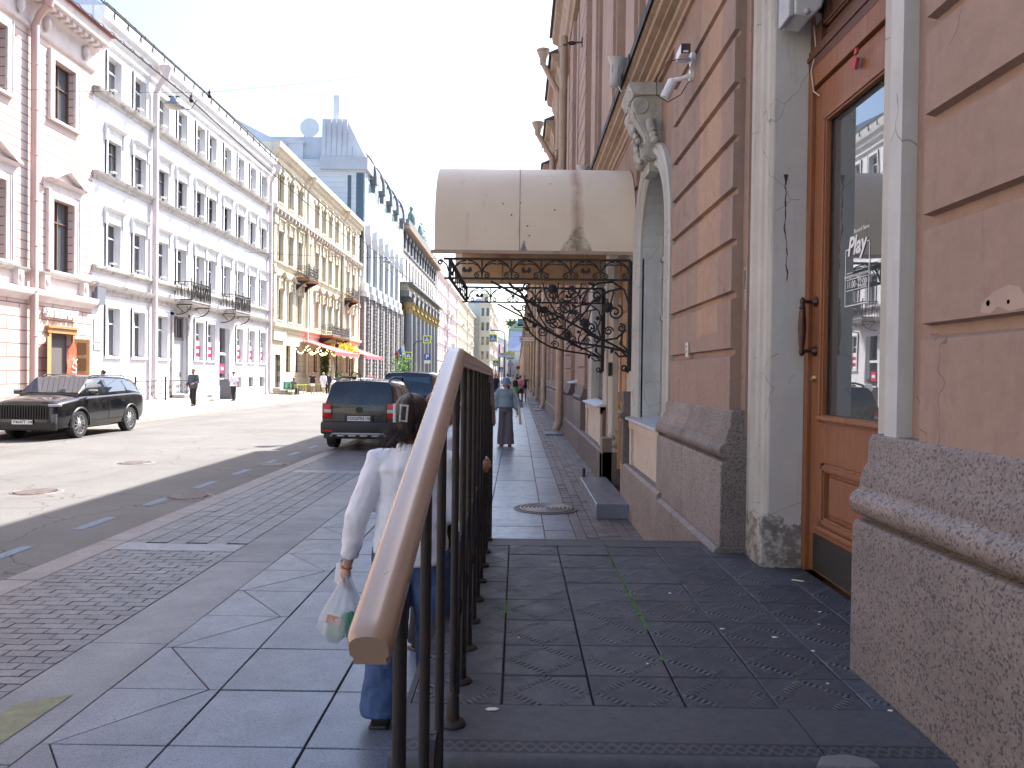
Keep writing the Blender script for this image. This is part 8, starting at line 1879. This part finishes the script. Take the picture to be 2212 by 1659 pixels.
t = thing('tote_bag', 'cream tote bag hanging at the side of the woman in the blue hat', 'bag', (0.08, 18.5, 0.7)); b = MB(); b.rbox((0.06, 18.46, 0.74), (0.06, 0.30, 0.44), Matrix.Rotation(-0.12, 3, 'Y'), bev=0.02); b.build('pouch', beige, t, smooth=40); b = MB(); b.tube([(0.05, 18.36, 0.95), (-0.02, 18.38, 1.2), (-0.09, 18.45, 1.35), (0.0, 18.6, 1.2), (0.05, 18.56, 0.95)], 0.008, 6); b.build('strap', beige, t, smooth=40)
# --- strollers farther on
walk = dict(ankL=(-.055, .07, .055), toeL=(-.06, .15, .03), kneL=(-.055, .05, .285), ankR=(.055, -.10, .07), toeR=(.06, -.03, .02), kneR=(.055, -.01, .285), wriL=(-.145, -.05, .50), wriR=(.145, .08, .51))
green = cloth('green skirt cloth', (0.05, 0.45, 0.05)); pink = cloth('pink cloth', (0.62, 0.22, 0.28)); greyl = cloth('light grey cloth', (0.42, 0.44, 0.46)); peach = cloth('peach cloth', (0.6, 0.38, 0.3))
person('bald man in a navy T-shirt and shorts walking toward us at the kerb side', (-1.42, 49, 0), pi, 1.74, M_skin2, H_grey, None, (navy, .42, .03, -.03), (navy, 'shorts', 1.15), M_shoe, walk)
person('woman in a black top and bright green skirt walking away', (-0.12, 47, 0), 0, 1.64, M_skin, H_fair, 'bun', (blackc, 0, .0, .05), (green, 'skirt', 1.0), M_shoew, walk)
def ex_bp(T, J, h, q, body):
    b = MB(); b.ball(J['pel'] + V3((-.05 * h, -.085 * h, .12 * h)), (q(.07), q(.03), q(.045)), 12, 8); b.build('crossbody_bag', cloth('plum bag', (0.22, 0.03, 0.08)), T, world=False, smooth=60)
person('person in a pink shirt and black shorts with a plum bag, walking away', (0.17, 48.5, 0), 0, 1.66, M_skin2, H_dark, 'short', (pink, .5, .03, -.03), (blackc, 'shorts', 1.2), M_shoe, walk, extra=ex_bp)
def ex_em(T, J, h, q, body):
    b = MB(); b.tube([J['che'] + V3((-.03 * h, .085 * h, .03 * h)), J['che'] + V3((.02 * h, .09 * h, .03 * h)), J['che'] + V3((-.01 * h, .09 * h, 0)), J['che'] + V3((.02 * h, .085 * h, -.03 * h)), J['che'] + V3((-.02 * h, .085 * h, -.04 * h))], q(.006), 6); b.build('shirt_emblem', M_letw, T, world=False)
person('person in a navy T-shirt with a white emblem and beige shorts by the wall, one arm raised', (0.42, 49, 0), pi, 1.66, M_skin2, H_dark, 'short', (navy, .45, .03, -.03), (beige, 'shorts', 1.2), M_shoe, dict(elbL=(-.19, .08, .82), wriL=(-.30, .12, .90)), extra=ex_em)
bpy.data.objects['person.006']['label'] = 'person in navy T-shirt with white emblem and beige shorts by the wall, one arm raised'
person('dark haired man in a white T-shirt far ahead on the pavement', (-0.75, 58, 0), 0, 1.75, M_skin2, H_dark, 'short', (white, .45, .03, -.03), (navy, 'shorts', 1.2), M_shoe, walk)
person('person in light grey far ahead behind the green skirt', (-0.40, 60, 0), 0, 1.70, M_skin, H_grey, 'short', (greyl, .5, .04, -.03), (beige, 'trousers', 1.1), M_shoe, walk)
person('person in a peach top far ahead next to the bald man', (-1.65, 62, 0), pi, 1.62, M_skin, H_fair, 'bob', (peach, .4, .03, -.03), (greyl, 'trousers', 1.1), M_shoe, walk)
person('tall person in grey with fair hair beside the peach top far ahead', (-1.9, 70, 0), 0, 1.80, M_skin, H_fair, 'short', (peach, .5, .03, -.03), (navy, 'trousers', 1.1), M_shoe, walk)
bpy.data.objects['person.010']['label'] = 'tall fair haired person farthest away beyond the peach top'
person('person in black behind the pink shirt far ahead', (-0.05, 66, 0), 0, 1.76, M_skin2, H_dark, 'short', (blackc, .9, .03, -.03), (blackc, 'trousers', 1.1), M_shoe, walk)
# --- left pavement
slate = cloth('slate jacket', (0.075, 0.08, 0.10)); teal = cloth('teal shirt', (0.04, 0.15, 0.20))
def ex_jk(T, J, h, q, body):
    b = MB(); c = J['che']
    b.loft([[(x * h, y * h, z * h) for x, y in ((-.05, .075), (.05, .075), (.05, .068), (-.05, .068))] for z in (.60, .80)]); b.build('open_shirt', teal, T, world=False)
person('bearded man in a dark jacket over a teal shirt walking past the grey steel door', (-15.5, 37.1, 0), pi - 0.15, 1.80, M_skin2, H_red, 'short', (slate, .95, .045, -.06), (blackc, 'trousers', 1.35), M_shoe, dict(walk, elbL=(-.15, .02, .63), wriL=(-.10, .14, .60), wriR=(.12, .12, .55)), 0.02, ex_jk, beard=True)
def ex_st(T, J, h, q, body):
    b = MB(); b.tube([J['shoR'] + V3((-.03 * h, .05 * h, .02 * h)), J['che'] + V3((0, .085 * h, 0)), J['pel'] + V3((-.09 * h, .06 * h, .04 * h))], q(.008), 6); b.ball(J['pel'] + V3((-.08 * h, .08 * h, .06 * h)), (q(.05), q(.02), q(.035)), 10, 6); b.build('waist_bag', greyl, T, world=False); b = MB(); b.ball(J['head'] + V3((0, -.005 * h, .03 * h)), (q(.05), q(.058), q(.036)), 12, 8); b.rbox(J['head'] + V3((0, .06 * h, .025 * h)), (q(.07), q(.05), q(.008))); b.build('cap', blackc, T, world=False, smooth=50)
person('woman in a white T-shirt, black cap and black trousers walking by the shop windows', (-16.1, 44.0, 0), pi - 0.3, 1.68, M_skin2, H_dark, 'short', (white, .45, .05, -.03), (blackc, 'trousers', 1.2), M_shoe, dict(walk, elbR=(.15, .0, .64), wriR=(.09, .11, .64)), 0.02, ex_st)
person('dark haired person just showing above the roof of the parked black SUV', (-15.6, 29.2, 0), pi / 2, 1.68, M_skin2, H_dark, 'bun', (blackc, .9, .04, -.03), (blackc, 'trousers', 1.1), M_shoe, walk)
def ex_cap(T, J, h, q, body):
    b = MB(); b.ball(J['head'] + V3((0, -.005 * h, .03 * h)), (q(.052), q(.06), q(.038)), 12, 8); b.build('red_cap', cloth('red cap cloth', (0.55, 0.02, 0.03)), T, world=False, smooth=60)
person('person in a red cap, black vest and white shorts standing by the cafe tables', (-15.2, 57.6, 0), 0.2, 1.68, M_skin2, H_red, 'short', (blackc, .12, .03, -.02), (white, 'shorts', 1.0), M_shoew, walk, extra=ex_cap)
person('fair haired woman in a short white dress standing by the cafe tables', (-14.6, 58.4, 0), -0.3, 1.68, M_skin, H_fair, 'bob', (white, .6, .06, -.05), (white, 'dress', 1.0), M_shoew, walk)
person('dark dressed person standing just beyond the woman in the white dress', (-14.9, 61, 0), 0.5, 1.70, M_skin2, H_dark, 'short', (navy, .9, .03, -.03), (blackc, 'trousers', 1.0), M_shoe)
person('person in a pink top on the far pavement beyond the white car', (-13.3, 70, 0), pi, 1.66, M_skin, H_fair, 'bob', (pink, .4, .03, -.03), (beige, 'shorts', 1.2), M_shoe, walk)
sit = dict(pel=(0, 0, .28), wai=(0, -.01, .365), che=(0, .0, .47), nb=(0, .01, .575), nt=(0, .02, .62), head=(0, .028, .682), shoL=(-.104, .0, .553), shoR=(.104, .0, .553), elbL=(-.13, .06, .42), elbR=(.13, .06, .42), wriL=(-.07, .17, .42), wriR=(.07, .17, .42), hipL=(-.05, 0, .265), hipR=(.05, 0, .265), kneL=(-.06, .24, .275), kneR=(.06, .24, .275), ankL=(-.06, .22, .045), ankR=(.06, .22, .045), toeL=(-.065, .30, .016), toeR=(.065, .30, .016))
person('seated guest in a striped dark top at the green cafe bench', (-16.6, 57.6, 0), -0.3, 1.68, M_skin2, H_dark, 'bob', (greyp, .4, .03, -.0), (blackc, 'trousers', 1.0), M_shoe, sit)
person('second seated guest in black at the end of the green cafe bench', (-16.9, 58.6, 0), -0.5, 1.70, M_skin2, H_dark, 'short', (blackc, .4, .03, -.0), (navy, 'trousers', 1.0), M_shoe, sit)
person('fair haired man in a white shirt seated at the far cafe table', (-15.0, 63.5, 0), 1.2, 1.74, M_skin, H_fair, 'short', (white, .5, .04, -.0), (greyl, 'trousers', 1.0), M_shoe, sit)
# cafe furniture
M_green = mat('dark green upholstery', (0.02, 0.13, 0.09), 0.6, bmp=0.1); M_yg = mat('yellow green frame', (0.45, 0.50, 0.04), 0.5, bmp=0)
def bench(lab, x, y, L):
    t = thing('cafe_bench', lab, 'bench', (x, y, 0), 'green cafe benches')
    b = MB(); b.box(x, x + 0.5, y, y + L, 0.36, 0.46); b.build('seat', M_green, t); b = MB(); b.box(x - 0.12, x, y, y + L, 0.4, 0.95); b.build('backrest', M_green, t)
    for yy in (y + 0.05, y + L - 0.05): b = MB(); b.tube([(x + 0.48, yy, 0), (x + 0.48, yy, 0.6), (x - 0.1, yy, 0.62), (x - 0.1, yy, 0)], 0.025, 6); b.build('leg', M_yg, t)
def table(lab, x, y):
    t = thing('cafe_table', lab, 'table', (x, y, 0), 'yellow green cafe tables'); b = MB(); b.rbox((x, y, 0.73), (0.7, 0.8, 0.03), bev=0.01); b.build('table_top', M_yg, t)
    for sx in (-1, 1):
        for sy in (-1, 1): b = MB(); b.tube([(x + sx * 0.3, y + sy * 0.34, 0), (x + sx * 0.3, y + sy * 0.34, 0.72)], 0.02, 6); b.build('leg', M_yg, t)
bench('green upholstered cafe bench nearest the yellow house steps', -17.2, 55.2 + 2.2, 1.6); bench('green upholstered cafe bench at the far side of the tables', -16.6, 66, 1.8)
for i, (x, y) in enumerate(((-16.0, 57.2), (-16.0, 59.6), (-15.6, 62.0), (-15.8, 64.6))): table(['yellow green cafe table nearest us by the seated guests', 'second yellow green cafe table behind the red cap', 'third yellow green cafe table near the white dress', 'farthest yellow green cafe table by the far bench'][i], x, y)
t = thing('folded_parasol', 'folded cream parasol standing among the cafe tables', 'parasol', (-16.4, 68.8, 0)); b = MB(); b.lathe([(0.05, 0.9), (0.22, 1.2), (0.10, 3.0), (0.02, 3.2)], (-16.4, 68.8, 0), 12); b.build('cloth', beige, t, smooth=40); b = MB(); b.tube([(-16.4, 68.8, 0), (-16.4, 68.8, 1)], 0.03, 6); b.lathe([(0.3, 0), (0.3, 0.06)], (-16.4, 68.8, 0), 12); b.build('pole', M_black, t)
# ================================================================ signs, poles, wires, fittings
M_sgb = mat('sign blue', (0.02, 0.10, 0.42), 0.4, bmp=0, var=0.03); M_sgy = mat('fluorescent yellow green', (0.55, 0.72, 0.03), 0.4, bmp=0, var=0.03); M_sgw = mat('sign white', (0.75, 0.75, 0.75), 0.4, bmp=0, var=0.02); M_pole = mat('dark sign pole', (0.05, 0.05, 0.055), 0.5, bmp=0)
def cross_sign(T, x, y, z, s_=1.0):
    b = MB(); b.rbox((x, y, z), (0.95 * s_, 0.03, 0.95 * s_), bev=0.008); bo = b.build('sign_board', M_sgy, T)
    b = MB(); b.rbox((x, y - 0.018, z), (0.68 * s_, 0.006, 0.68 * s_)); b.build('blue_field', M_sgb, bo)
    b = MB(); b.add([(x - 0.30 * s_, y - 0.024, z - 0.25 * s_), (x + 0.30 * s_, y - 0.024, z - 0.25 * s_), (x, y - 0.024, z + 0.29 * s_)], [(0, 1, 2)]); b.build('white_triangle', M_sgw, bo, fix=False)
    b = MB(); yy = y - 0.03; Q = lambda pts, r: b.tube([(x + p * s_, yy, z + q * s_) for p, q in pts], (0.002, r * s_), 6)
    b.ball((x + 0.01 * s_, yy, z + 0.12 * s_), (0.03 * s_, 0.003, 0.03 * s_), 8, 6)
    for pts, r in (([(0.0, 0.09), (-0.02, -0.05)], 0.03), ([(-0.02, -0.05), (-0.08, -0.20)], 0.018), ([(-0.01, -0.05), (0.06, -0.12), (0.08, -0.2)], 0.018), ([(0, 0.06), (0.07, -0.02)], 0.012), ([(0, 0.06), (-0.08, 0.0)], 0.012)): b.tube([(x + p * s_, yy, z + q * s_) for p, q in pts], r * s_ * 0.8, 6)
    for k in range(4): b.box(x + (-0.24 + 0.13 * k) * s_, x + (-0.18 + 0.13 * k) * s_, yy - 0.001, yy + 0.003, z - 0.24 * s_, z - 0.21 * s_)
    b.build('walking_figure', M_ink, bo)
def pole(T, x, y, h, r=0.05, arm=None):
    b = MB(); pts = [(x, y, 0), (x, y, h)]
    if arm: pts += [(x + arm * 0.12, y, h + 0.35), (x + arm * 0.4, y, h + 0.5), (x + arm, y, h + 0.5)]
    b.tube(pts, r, 8); b.build('pole', M_pole, T, smooth=40)
T = thing('crossing_sign', 'crossing sign hanging from a curved arm in front of the bank columns', 'traffic sign', (-12.7, 95, 0)); pole(T, -12.7, 95, 5.2, 0.07, 2.4); cross_sign(T, -11.1, 94.8, 5.85)
T = thing('crossing_sign', 'lower crossing sign on a pole beside the small tree by the bank', 'traffic sign', (-13.9, 99, 0)); pole(T, -13.9, 99, 4.6); cross_sign(T, -13.9, 98.8, 3.95)
T = thing('parking_sign', 'blue parking sign with a white plate below, left of the handrail', 'traffic sign', (-11.5, 99, 0)); pole(T, -11.5, 99, 4.3)
b = MB(); b.rbox((-11.5, 98.8, 3.8), (0.8, 0.03, 0.8), bev=0.02); o = b.build('sign_board', M_sgb, T); text('P', 0.75, M_sgw, o, frame4((-11.5, 98.775, 3.8), (1, 0, 0), (0, 0, 1)), 'lettering', 0.003, bold=0.02); b = MB(); b.rbox((-11.5, 98.8, 3.15), (0.8, 0.03, 0.36), bev=0.01); b.build('plate', M_sgw, T)
T = thing('crossing_sign', 'crossing sign hanging from the curved arm above the walkers', 'traffic sign', (-1.55, 92, 0)); pole(T, -1.55, 92, 6.4, 0.07, -1.7); cross_sign(T, -2.95, 91.8, 5.95)
T = thing('street_name_sign', 'white street name sign with a black arrow above the bucket hat', 'street sign', (-1.55, 65, 0)); pole(T, -1.55, 65, 4.2)
b = MB(); b.rbox((-0.98, 64.9, 3.32), (1.32, 0.03, 0.33), bev=0.01); o = b.build('sign_board', M_sgw, T)
b = MB()
for a in ((-1.64, -0.32, 3.155, 3.17), (-1.64, -0.32, 3.47, 3.485)): b.box(a[0], a[1], 64.875, 64.884, a[2], a[3])
for a in ((-1.64, -1.625), (-0.335, -0.32)): b.box(a[0], a[1], 64.875, 64.884, 3.155, 3.485)
b.box(-0.68, -0.50, 64.875, 64.884, 3.305, 3.335); b.add([(-0.52, 64.876, 3.37), (-0.52, 64.876, 3.27), (-0.40, 64.876, 3.32)], [(0, 1, 2)]); b.build('arrow', M_ink, o, fix=False)
text('МАНЕЖНАЯ', 0.15, M_ink, o, frame4((-1.13, 64.878, 3.375), (1, 0, 0), (0, 0, 1)), 'lettering', 0.002, bold=0.003); text('площадь', 0.11, M_ink, o, frame4((-1.13, 64.878, 3.24), (1, 0, 0), (0, 0, 1)), 'lettering', 0.002)
T = thing('crossing_sign', 'crossing sign half hidden behind the street name sign', 'traffic sign', (-0.85, 90, 0)); pole(T, -0.85, 90, 4.4); cross_sign(T, -0.85, 89.8, 3.85)
b = MB(); b.lathe([(0.33, -0.015), (0.33, 0.015)], (-0.85, 89.8, 2.85), 24, 'y'); b.build('round_sign_back', mat('grey sign back', (0.30, 0.30, 0.30), 0.5, bmp=0), T)
for x, y, z, lb in ((-3.4, 120, 3.4, 'small crossing sign in the distance left of the street name pole'), (-2.9, 140, 2.6, 'farthest small crossing sign low above the walkers')):
    T = thing('crossing_sign', lb, 'traffic sign', (x, y, 0), 'small distant signs'); pole(T, x, y, z + 0.5); cross_sign(T, x, y - 0.2, z)
T = thing('no_entry_sign', 'small round red sign far down the street near the wall', 'traffic sign', (0.1, 150, 0)); pole(T, 0.1, 150, 3.2); b = MB(); b.lathe([(0.4, -0.02), (0.4, 0.02)], (0.1, 149.8, 3.0), 20, 'y'); b.build('sign_board', MATS['red lamp lens'], T)
T = thing('shop_sign', 'cream hanging shop sign with a red mark bracketed to the terracotta wall', 'shop sign', (1.2, 60, 4.4))
b = MB(); b.rbox((0.72, 60, 4.42), (1.16, 0.08, 0.38), bev=0.01); o = b.build('sign_board', M_pole, T); b = MB(); b.rbox((0.72, 59.955, 4.42), (1.08, 0.02, 0.31)); b.build('face', mat('cream sign face', (0.7, 0.62, 0.48), 0.5, bmp=0), o)
b = MB(); b.box(0.24, 0.38, 59.935, 59.942, 4.34, 4.50); b.build('red_mark', mat('sign red', (0.55, 0.03, 0.02), 0.4, bmp=0), o); text('Газпромбанк', 0.13, MATS['sign red'], o, frame4((0.81, 59.938, 4.42), (1, 0, 0), (0, 0, 1)), 'lettering', 0.002)
b = MB(); b.tube([(1.4, 60, 4.42), (1.28, 60, 4.42)], 0.03, 6); b.tube([(1.42, 60, 5.35), (-0.3, 60, 5.35)], 0.025, 6); b.tube([(1.34, 60, 4.0), (1.34, 60, 5.0)], 0.02, 6); b.tube([(0.4, 60, 4.75), (1.35, 60, 5.0)], 0.012, 5); b.build('bracket', M_black, T)
T = thing('flag', 'white blue and red flag on a slanted staff at the grey modern block', 'flag', (XF + 1, 112, 4.3))
b = MB(); b.tube([(XF + 0.5, 112, 4.2), (XF + 1.9, 112, 5.6)], 0.04, 6); b.build('staff', M_pole, T)
for i, mm in enumerate((M_sgw, M_sgb, MATS['red lamp lens'])):
    b = MB(); o = 0.42 * (2 - i)
    b.add([(XF + 0.85 + o, 111.9, 4.6 + o), (XF + 1.27 + o, 111.9, 5.0 + o), (XF + 1.5 + o, 111.7, 3.6 + o), (XF + 1.15 + o, 111.8, 3.1 + o)], [(0, 1, 2, 3)]); b.build('flag_stripe', mm, T, fix=False)
rk = random.Random(21)
T = thing('street_tree', 'small bright green tree in front of the bank columns', 'tree', (-15.4, 104, 0)); b = MB(); b.tube([(-15.4, 104, 0), (-15.3, 104, 1.2), (-15.4, 104, 2.6)], [0.07, 0.05, 0.02], 6)
for a in (0.5, 2.2, 4.0, 5.5): b.tube([(-15.35, 104, 1.3), (-15.35 + 0.7 * cos(a), 104 + 0.7 * sin(a), 2.3)], [0.03, 0.01], 5)
b.build('trunk', M_brown, T); b = MB(); leaves(b, rk, (-15.4, 104, 2.5), (0.7, 0.7, 0.8), 800, 0.16); leaves(b, rk, (-15.0, 104, 1.4), (0.5, 0.5, 0.5), 300, 0.15); b.build('crown', mat('bright leaves', (0.12, 0.26, 0.05), 0.7, island=0.4, bmp=0), T, fix=False)
for x, y in ((-16.9, 80.5), (-16.7, 70.5)):
    T = thing('potted_shrub', 'potted green shrub by the cafe wall near the ' + ('far column' if y > 75 else 'vine'), 'shrub', (x, y, 0), 'potted shrubs'); b = MB(); b.lathe([(0.22, 0), (0.3, 0.5), (0.26, 0.5)], (x, y, 0), 12); b.build('pot', M_black, T); b = MB(); leaves(b, rk, (x, y, 1.2), (0.35, 0.35, 0.35), 300, 0.12); b.build('foliage', MATS['vine leaves'], T, fix=False)
# overhead wires
def sag(a, b_, s_, n=24): a, b_ = Vector(a), Vector(b_); return [a + (b_ - a) * (k / n) + Vector((0, 0, -s_ * 4 * (k / n) * (1 - k / n))) for k in range(n + 1)]
M_wire = mat('black cable', (0.02, 0.02, 0.022), 0.6, bmp=0)
YX = 18.0
for dx, dz, lb in ((0.0, 0.0, 'thick twisted overhead cable along the street, the lower of the pair'), (0.42, 0.10, 'thick twisted overhead cable along the street, the upper of the pair')):
    b = MB(); x, z = -7.62 + dx, 7.95 + dz; pts = sag((x, -2, z + 0.0), (x, YX, z), 0.05) + sag((x, YX, z), (x - 0.1, 62, z + 0.2), 0.35)[1:] + sag((x - 0.1, 62, z + 0.2), (x - 0.3, 110, z + 0.2), 0.5)[1:]
    b.tube(pts, 0.016, 6)
    tw = [p + Vector((0.016 * cos(i * 2.1), 0, 0.016 * sin(i * 2.1))) for i, p in enumerate([pts[0] + (pts[24] - pts[0]) * (k / 160) for k in range(161)])]
    b.tube(tw, 0.009, 4); tag(b.build('overhead_cable', M_wire), lb, 'cable', 'overhead cables')
b = MB(); hookp = (1.38, YX, 9.35); b.tube(sag(hookp, (-7.4, YX, 8.12), 0.12, 14) + sag((-7.4, YX, 8.12), (-18.45, YX, 8.6), 0.15, 14)[1:], 0.0045, 5); tag(b.build('span_wire', M_wire), 'thin span wire across the street carrying the nearest street lamp', 'wire')
T = thing('wire_anchor', 'rusty turnbuckle hooked into the terracotta wall holding the span wire', 'wire anchor', (1.4, YX, 9.35)); b = MB(); b.tube([(1.42, YX, 9.37), (1.25, YX, 9.36), (0.95, YX, 9.30)], 0.016, 6); b.ball((1.15, YX, 9.34), (0.10, 0.035, 0.05), 8, 6); b.build('turnbuckle', M_rust, T, smooth=50); b = MB(); b.rbox((1.39, YX, 9.36), (0.03, 0.08, 0.2)); b.build('wall_plate', M_rust, T)
def street_lamp(x, y, z, lb, s_=1.0, grp='street lamps hung over the road'):
    T = thing('street_lamp', lb, 'street lamp', (x, y, z), grp)
    b = MB(); b.lathe([(0.05 * s_, 0.16 * s_), (0.09 * s_, 0.10 * s_), (0.10 * s_, 0.04 * s_), (0.22 * s_, 0.0), (0.235 * s_, -0.07 * s_), (0.225 * s_, -0.07 * s_), (0.2 * s_, -0.02 * s_)], (x, y, z), 24); b.build('reflector', mat('grey lamp shade', (0.30, 0.33, 0.38), 0.35, metal=0.5, bmp=0), T, smooth=40)
    b = MB(); b.lathe([(0.215 * s_, -0.07 * s_), (0.16 * s_, -0.10 * s_), (0.0, -0.11 * s_)], (x, y, z), 20); b.build('glass', mat('cream lamp glass', (0.6, 0.58, 0.5), 0.3, bmp=0), T, smooth=40)
    b = MB(); b.box(x - 0.12 * s_, x + 0.12 * s_, y - 0.015, y + 0.015, z + 0.15 * s_, z + 0.18 * s_); b.build('hanger', M_rust, T)
street_lamp(-8.02, YX, 7.86, 'round grey street lamp hanging from the span wire before the white house')
b = MB(); b.tube([(-7.9, YX, 7.82), (-7.75, YX, 7.72), (-7.6, YX, 7.76), (-7.5, YX, 7.95)], 0.008, 5)
for x, z in ((-7.62, 7.95), (-7.2, 8.05)): b.ball((x, YX, z), (0.05, 0.06, 0.06), 8, 6); b.rbox((x, YX, z + 0.06), (0.05, 0.05, 0.08)); b.box(x - 0.008, x + 0.008, YX - 0.005, YX + 0.005, z + 0.05, z + 0.16)
tag(b.build('cable_clamps', M_wire), 'pair of black cable clamps beside the nearest street lamp', 'cable clamp')
for x, y, z, lb in ((-7.8, 46, 8.3, 'second street lamp along the road, before the grey modern block'), (-7.6, 108, 8.4, 'third street lamp, far off before the bank'), (-7.4, 150, 8.6, 'fourth street lamp, in the distance')):
    b = MB(); b.tube(sag((1.3, y, z + 0.5), (x, y, z + 0.2), 0.1, 8) + sag((x, y, z + 0.2), (XF, y, z + 0.6), 0.1, 8)[1:], 0.012, 4); tag(b.build('span_wire', M_wire), 'thin span wire carrying the ' + lb.split(',')[0].replace(' along the road', ''), 'wire'); street_lamp(x, y, z, lb, 1.2 if y > 60 else 1.3)
b = MB(); b.tube([(-7.8, 18, 8.2), (-7.9, 46, 8.6)], 0.006, 4)
# horn loudspeakers on the string cornice
M_spk = mat('grey plastic horn', (0.42, 0.43, 0.43), 0.5, bmp=0.05, var=0.08)
def horn(y, x, z, s_, lb):
    T = thing('horn_speaker', lb, 'loudspeaker', (x, y, z), 'grey horn loudspeakers'); R = Matrix.Rotation(radians(8), 3, 'Y') @ Matrix.Rotation(radians(14), 3, 'X')
    b = MB(); b.lathe([(0.0, -.17 * s_), (.05 * s_, -.17 * s_), (.065 * s_, -.15 * s_), (.07 * s_, -.06 * s_), (.08 * s_, 0), (.095 * s_, .06 * s_), (.13 * s_, .13 * s_), (.135 * s_, .145 * s_), (.12 * s_, .14 * s_), (.03 * s_, .0)], (x, y, z), 20, 'z', R); b.build('horn', M_spk, T, smooth=40)
    b = MB()
    for k in range(8): a = 2 * pi * k / 8; p = R @ V3((.075 * s_ * cos(a), .075 * s_ * sin(a), -.03 * s_)); q_ = R @ V3((.098 * s_ * cos(a), .098 * s_ * sin(a), .055 * s_)); b.tube([p + V3((x, y, z)), q_ + V3((x, y, z))], .006 * s_, 5)
    b.build('ribs', M_spk, T); b = MB(); b.tube([(x + .06, y, z), (x + .16 * s_, y, z + .02), (x + .16 * s_, y, z - .12)], .012, 6); b.lathe([(.0, -.02), (.025, -.02), (.025, .02), (0, .02)], (x + .08 * s_, y - .05, z), 10, 'y'); b.build('bracket', M_tin, T, smooth=40)
    b = MB(); b.tube([(x + .02, y, z - .17 * s_), (x + .05, y - .02, z - .24), (x + .12, y, z - .2), (x + .19, y + .1, z + .05)], .006, 5); b.build('cable', M_sgw, T)
horn(9.0, 1.10, 5.20, 1.0, 'grey horn loudspeaker on the cornice, the nearer and higher in the photo'); horn(13.7, 1.10, 5.22, 1.05, 'grey horn loudspeaker on the cornice, the farther one just above the canopy')
# security cameras
T = thing('security_camera', 'white bullet camera with a dark square face high on the terracotta wall', 'security camera', (1.4, 6.9, 4.38)); M_cw = mat('white camera plastic', (0.70, 0.70, 0.70), 0.35, bmp=0)
b = MB(); b.rbox((1.33, 6.45, 4.36), (0.085, 0.20, 0.085), bev=0.02); cb = b.build('housing', M_cw, T, smooth=40); b = MB(); b.rbox((1.33, 6.346, 4.36), (0.078, 0.008, 0.078), bev=0.002); b.build('lens_plate', M_glass, cb); b = MB(); b.box(1.31, 1.35, 6.340, 6.342, 4.327, 4.342); b.build('infrared_lamp', M_sgw, cb)
b = MB(); b.lathe([(0.06, 1.46), (0.06, 1.43), (0.03, 1.42)], (0, 6.62, 4.38), 16, 'x'); b.tube([(1.43, 6.62, 4.38), (1.36, 6.58, 4.36)], 0.022, 8); b.build('mount', M_cw, T, smooth=40)
T = thing('security_camera', 'white cylinder camera pointing down beneath the bullet camera', 'security camera', (1.4, 6.7, 4.22)); R = Matrix.Rotation(radians(25), 3, 'Y')
b = MB(); b.lathe([(0, -.09), (.035, -.09), (.042, -.08), (.042, .07), (.036, .08), (0, .08)], (1.27, 6.72, 4.17), 18, 'z', R); b.build('housing', M_cw, T, smooth=40); b = MB(); b.lathe([(0.05, 1.46), (0.05, 1.43)], (0, 6.66, 4.26), 14, 'x'); b.tube([(1.43, 6.66, 4.26), (1.36, 6.68, 4.24), (1.30, 6.71, 4.24)], 0.02, 8); b.build('mount', M_cw, T, smooth=40)
b = MB(); b.tube([(1.36, 6.45, 4.32), (1.22, 6.5, 4.32), (1.14, 6.6, 4.22), (1.16, 6.68, 4.10), (1.26, 6.7, 4.05), (1.36, 6.66, 4.10), (1.42, 6.62, 4.2)], 0.0045, 5); b.build('cable', M_black, T, smooth=60)
# wall speaker over the door
T = thing('wall_speaker', 'pale grey curved loudspeaker bracketed beside the top of the entrance door', 'loudspeaker', (1.7, 4.8, 4.0))
b = MB(); prof_ = [(0.0, 0.0), (0.10, -0.02), (0.16, 0.04), (0.19, 0.14), (0.195, 0.26), (0.17, 0.36), (0.12, 0.42), (0.0, 0.44)]
b.ext([(1.60 + p, 3.84 + z * 1.02) for p, z in prof_], 'y', 4.60, 4.82); b.build('cabinet', mat('pale grey speaker', (0.50, 0.52, 0.54), 0.45, bmp=0.05), T, smooth=40, bevel=0.012)
b = MB(); b.rbox((1.585, 4.71, 4.06), (0.03, 0.19, 0.46), bev=0.01); b.build('grille', mat('silver mesh grille', (0.42, 0.43, 0.44), 0.5, bmp=0.4, bscale=500), T)
b = MB(); b.tube([(1.66, 4.60, 3.85), (1.76, 4.66, 3.86), (1.83, 4.82, 3.86)], (0.006, 0.02), 6); b.ball((1.67, 4.60, 3.85), 0.02, 8, 6); b.build('bracket', M_spk, T, smooth=40)
b = MB(); b.tube([(1.78, 4.78, 3.85), (1.80, 4.79, 3.7), (1.775, 4.80, 3.58), (1.785, 4.78, 3.45), (1.80, 4.72, 3.40)], 0.004, 5); tag(b.build('loose_cable', mat('cream cable', (0.5, 0.46, 0.36), 0.6, bmp=0)), 'thin cream cable drooping from the wall speaker over the door frame', 'cable')
b = MB(); b.rbox((1.785, 4.20, 3.39), (0.02, 0.07, 0.06), Matrix.Rotation(0.4, 3, 'X'), bev=0.004); b.rbox((1.78, 4.17, 3.44), (0.015, 0.03, 0.03), bev=0.003); tag(b.build('red_seal', mat('red wax paper', (0.42, 0.05, 0.06), 0.6, bmp=0.2)), 'small torn red sticker on the wooden rail above the door glass', 'sticker')
# wire bracket in the niche
b = MB(); b.tube([(1.62, 7.8, 2.95), (1.50, 7.9, 2.93), (1.46, 8.0, 2.88), (1.60, 7.95, 2.86), (1.66, 7.85, 2.9), (1.55, 7.9, 2.98)], 0.006, 5); tag(b.build('wire_bracket', M_tin), 'bent wire bracket sticking out of the arched niche', 'bracket')
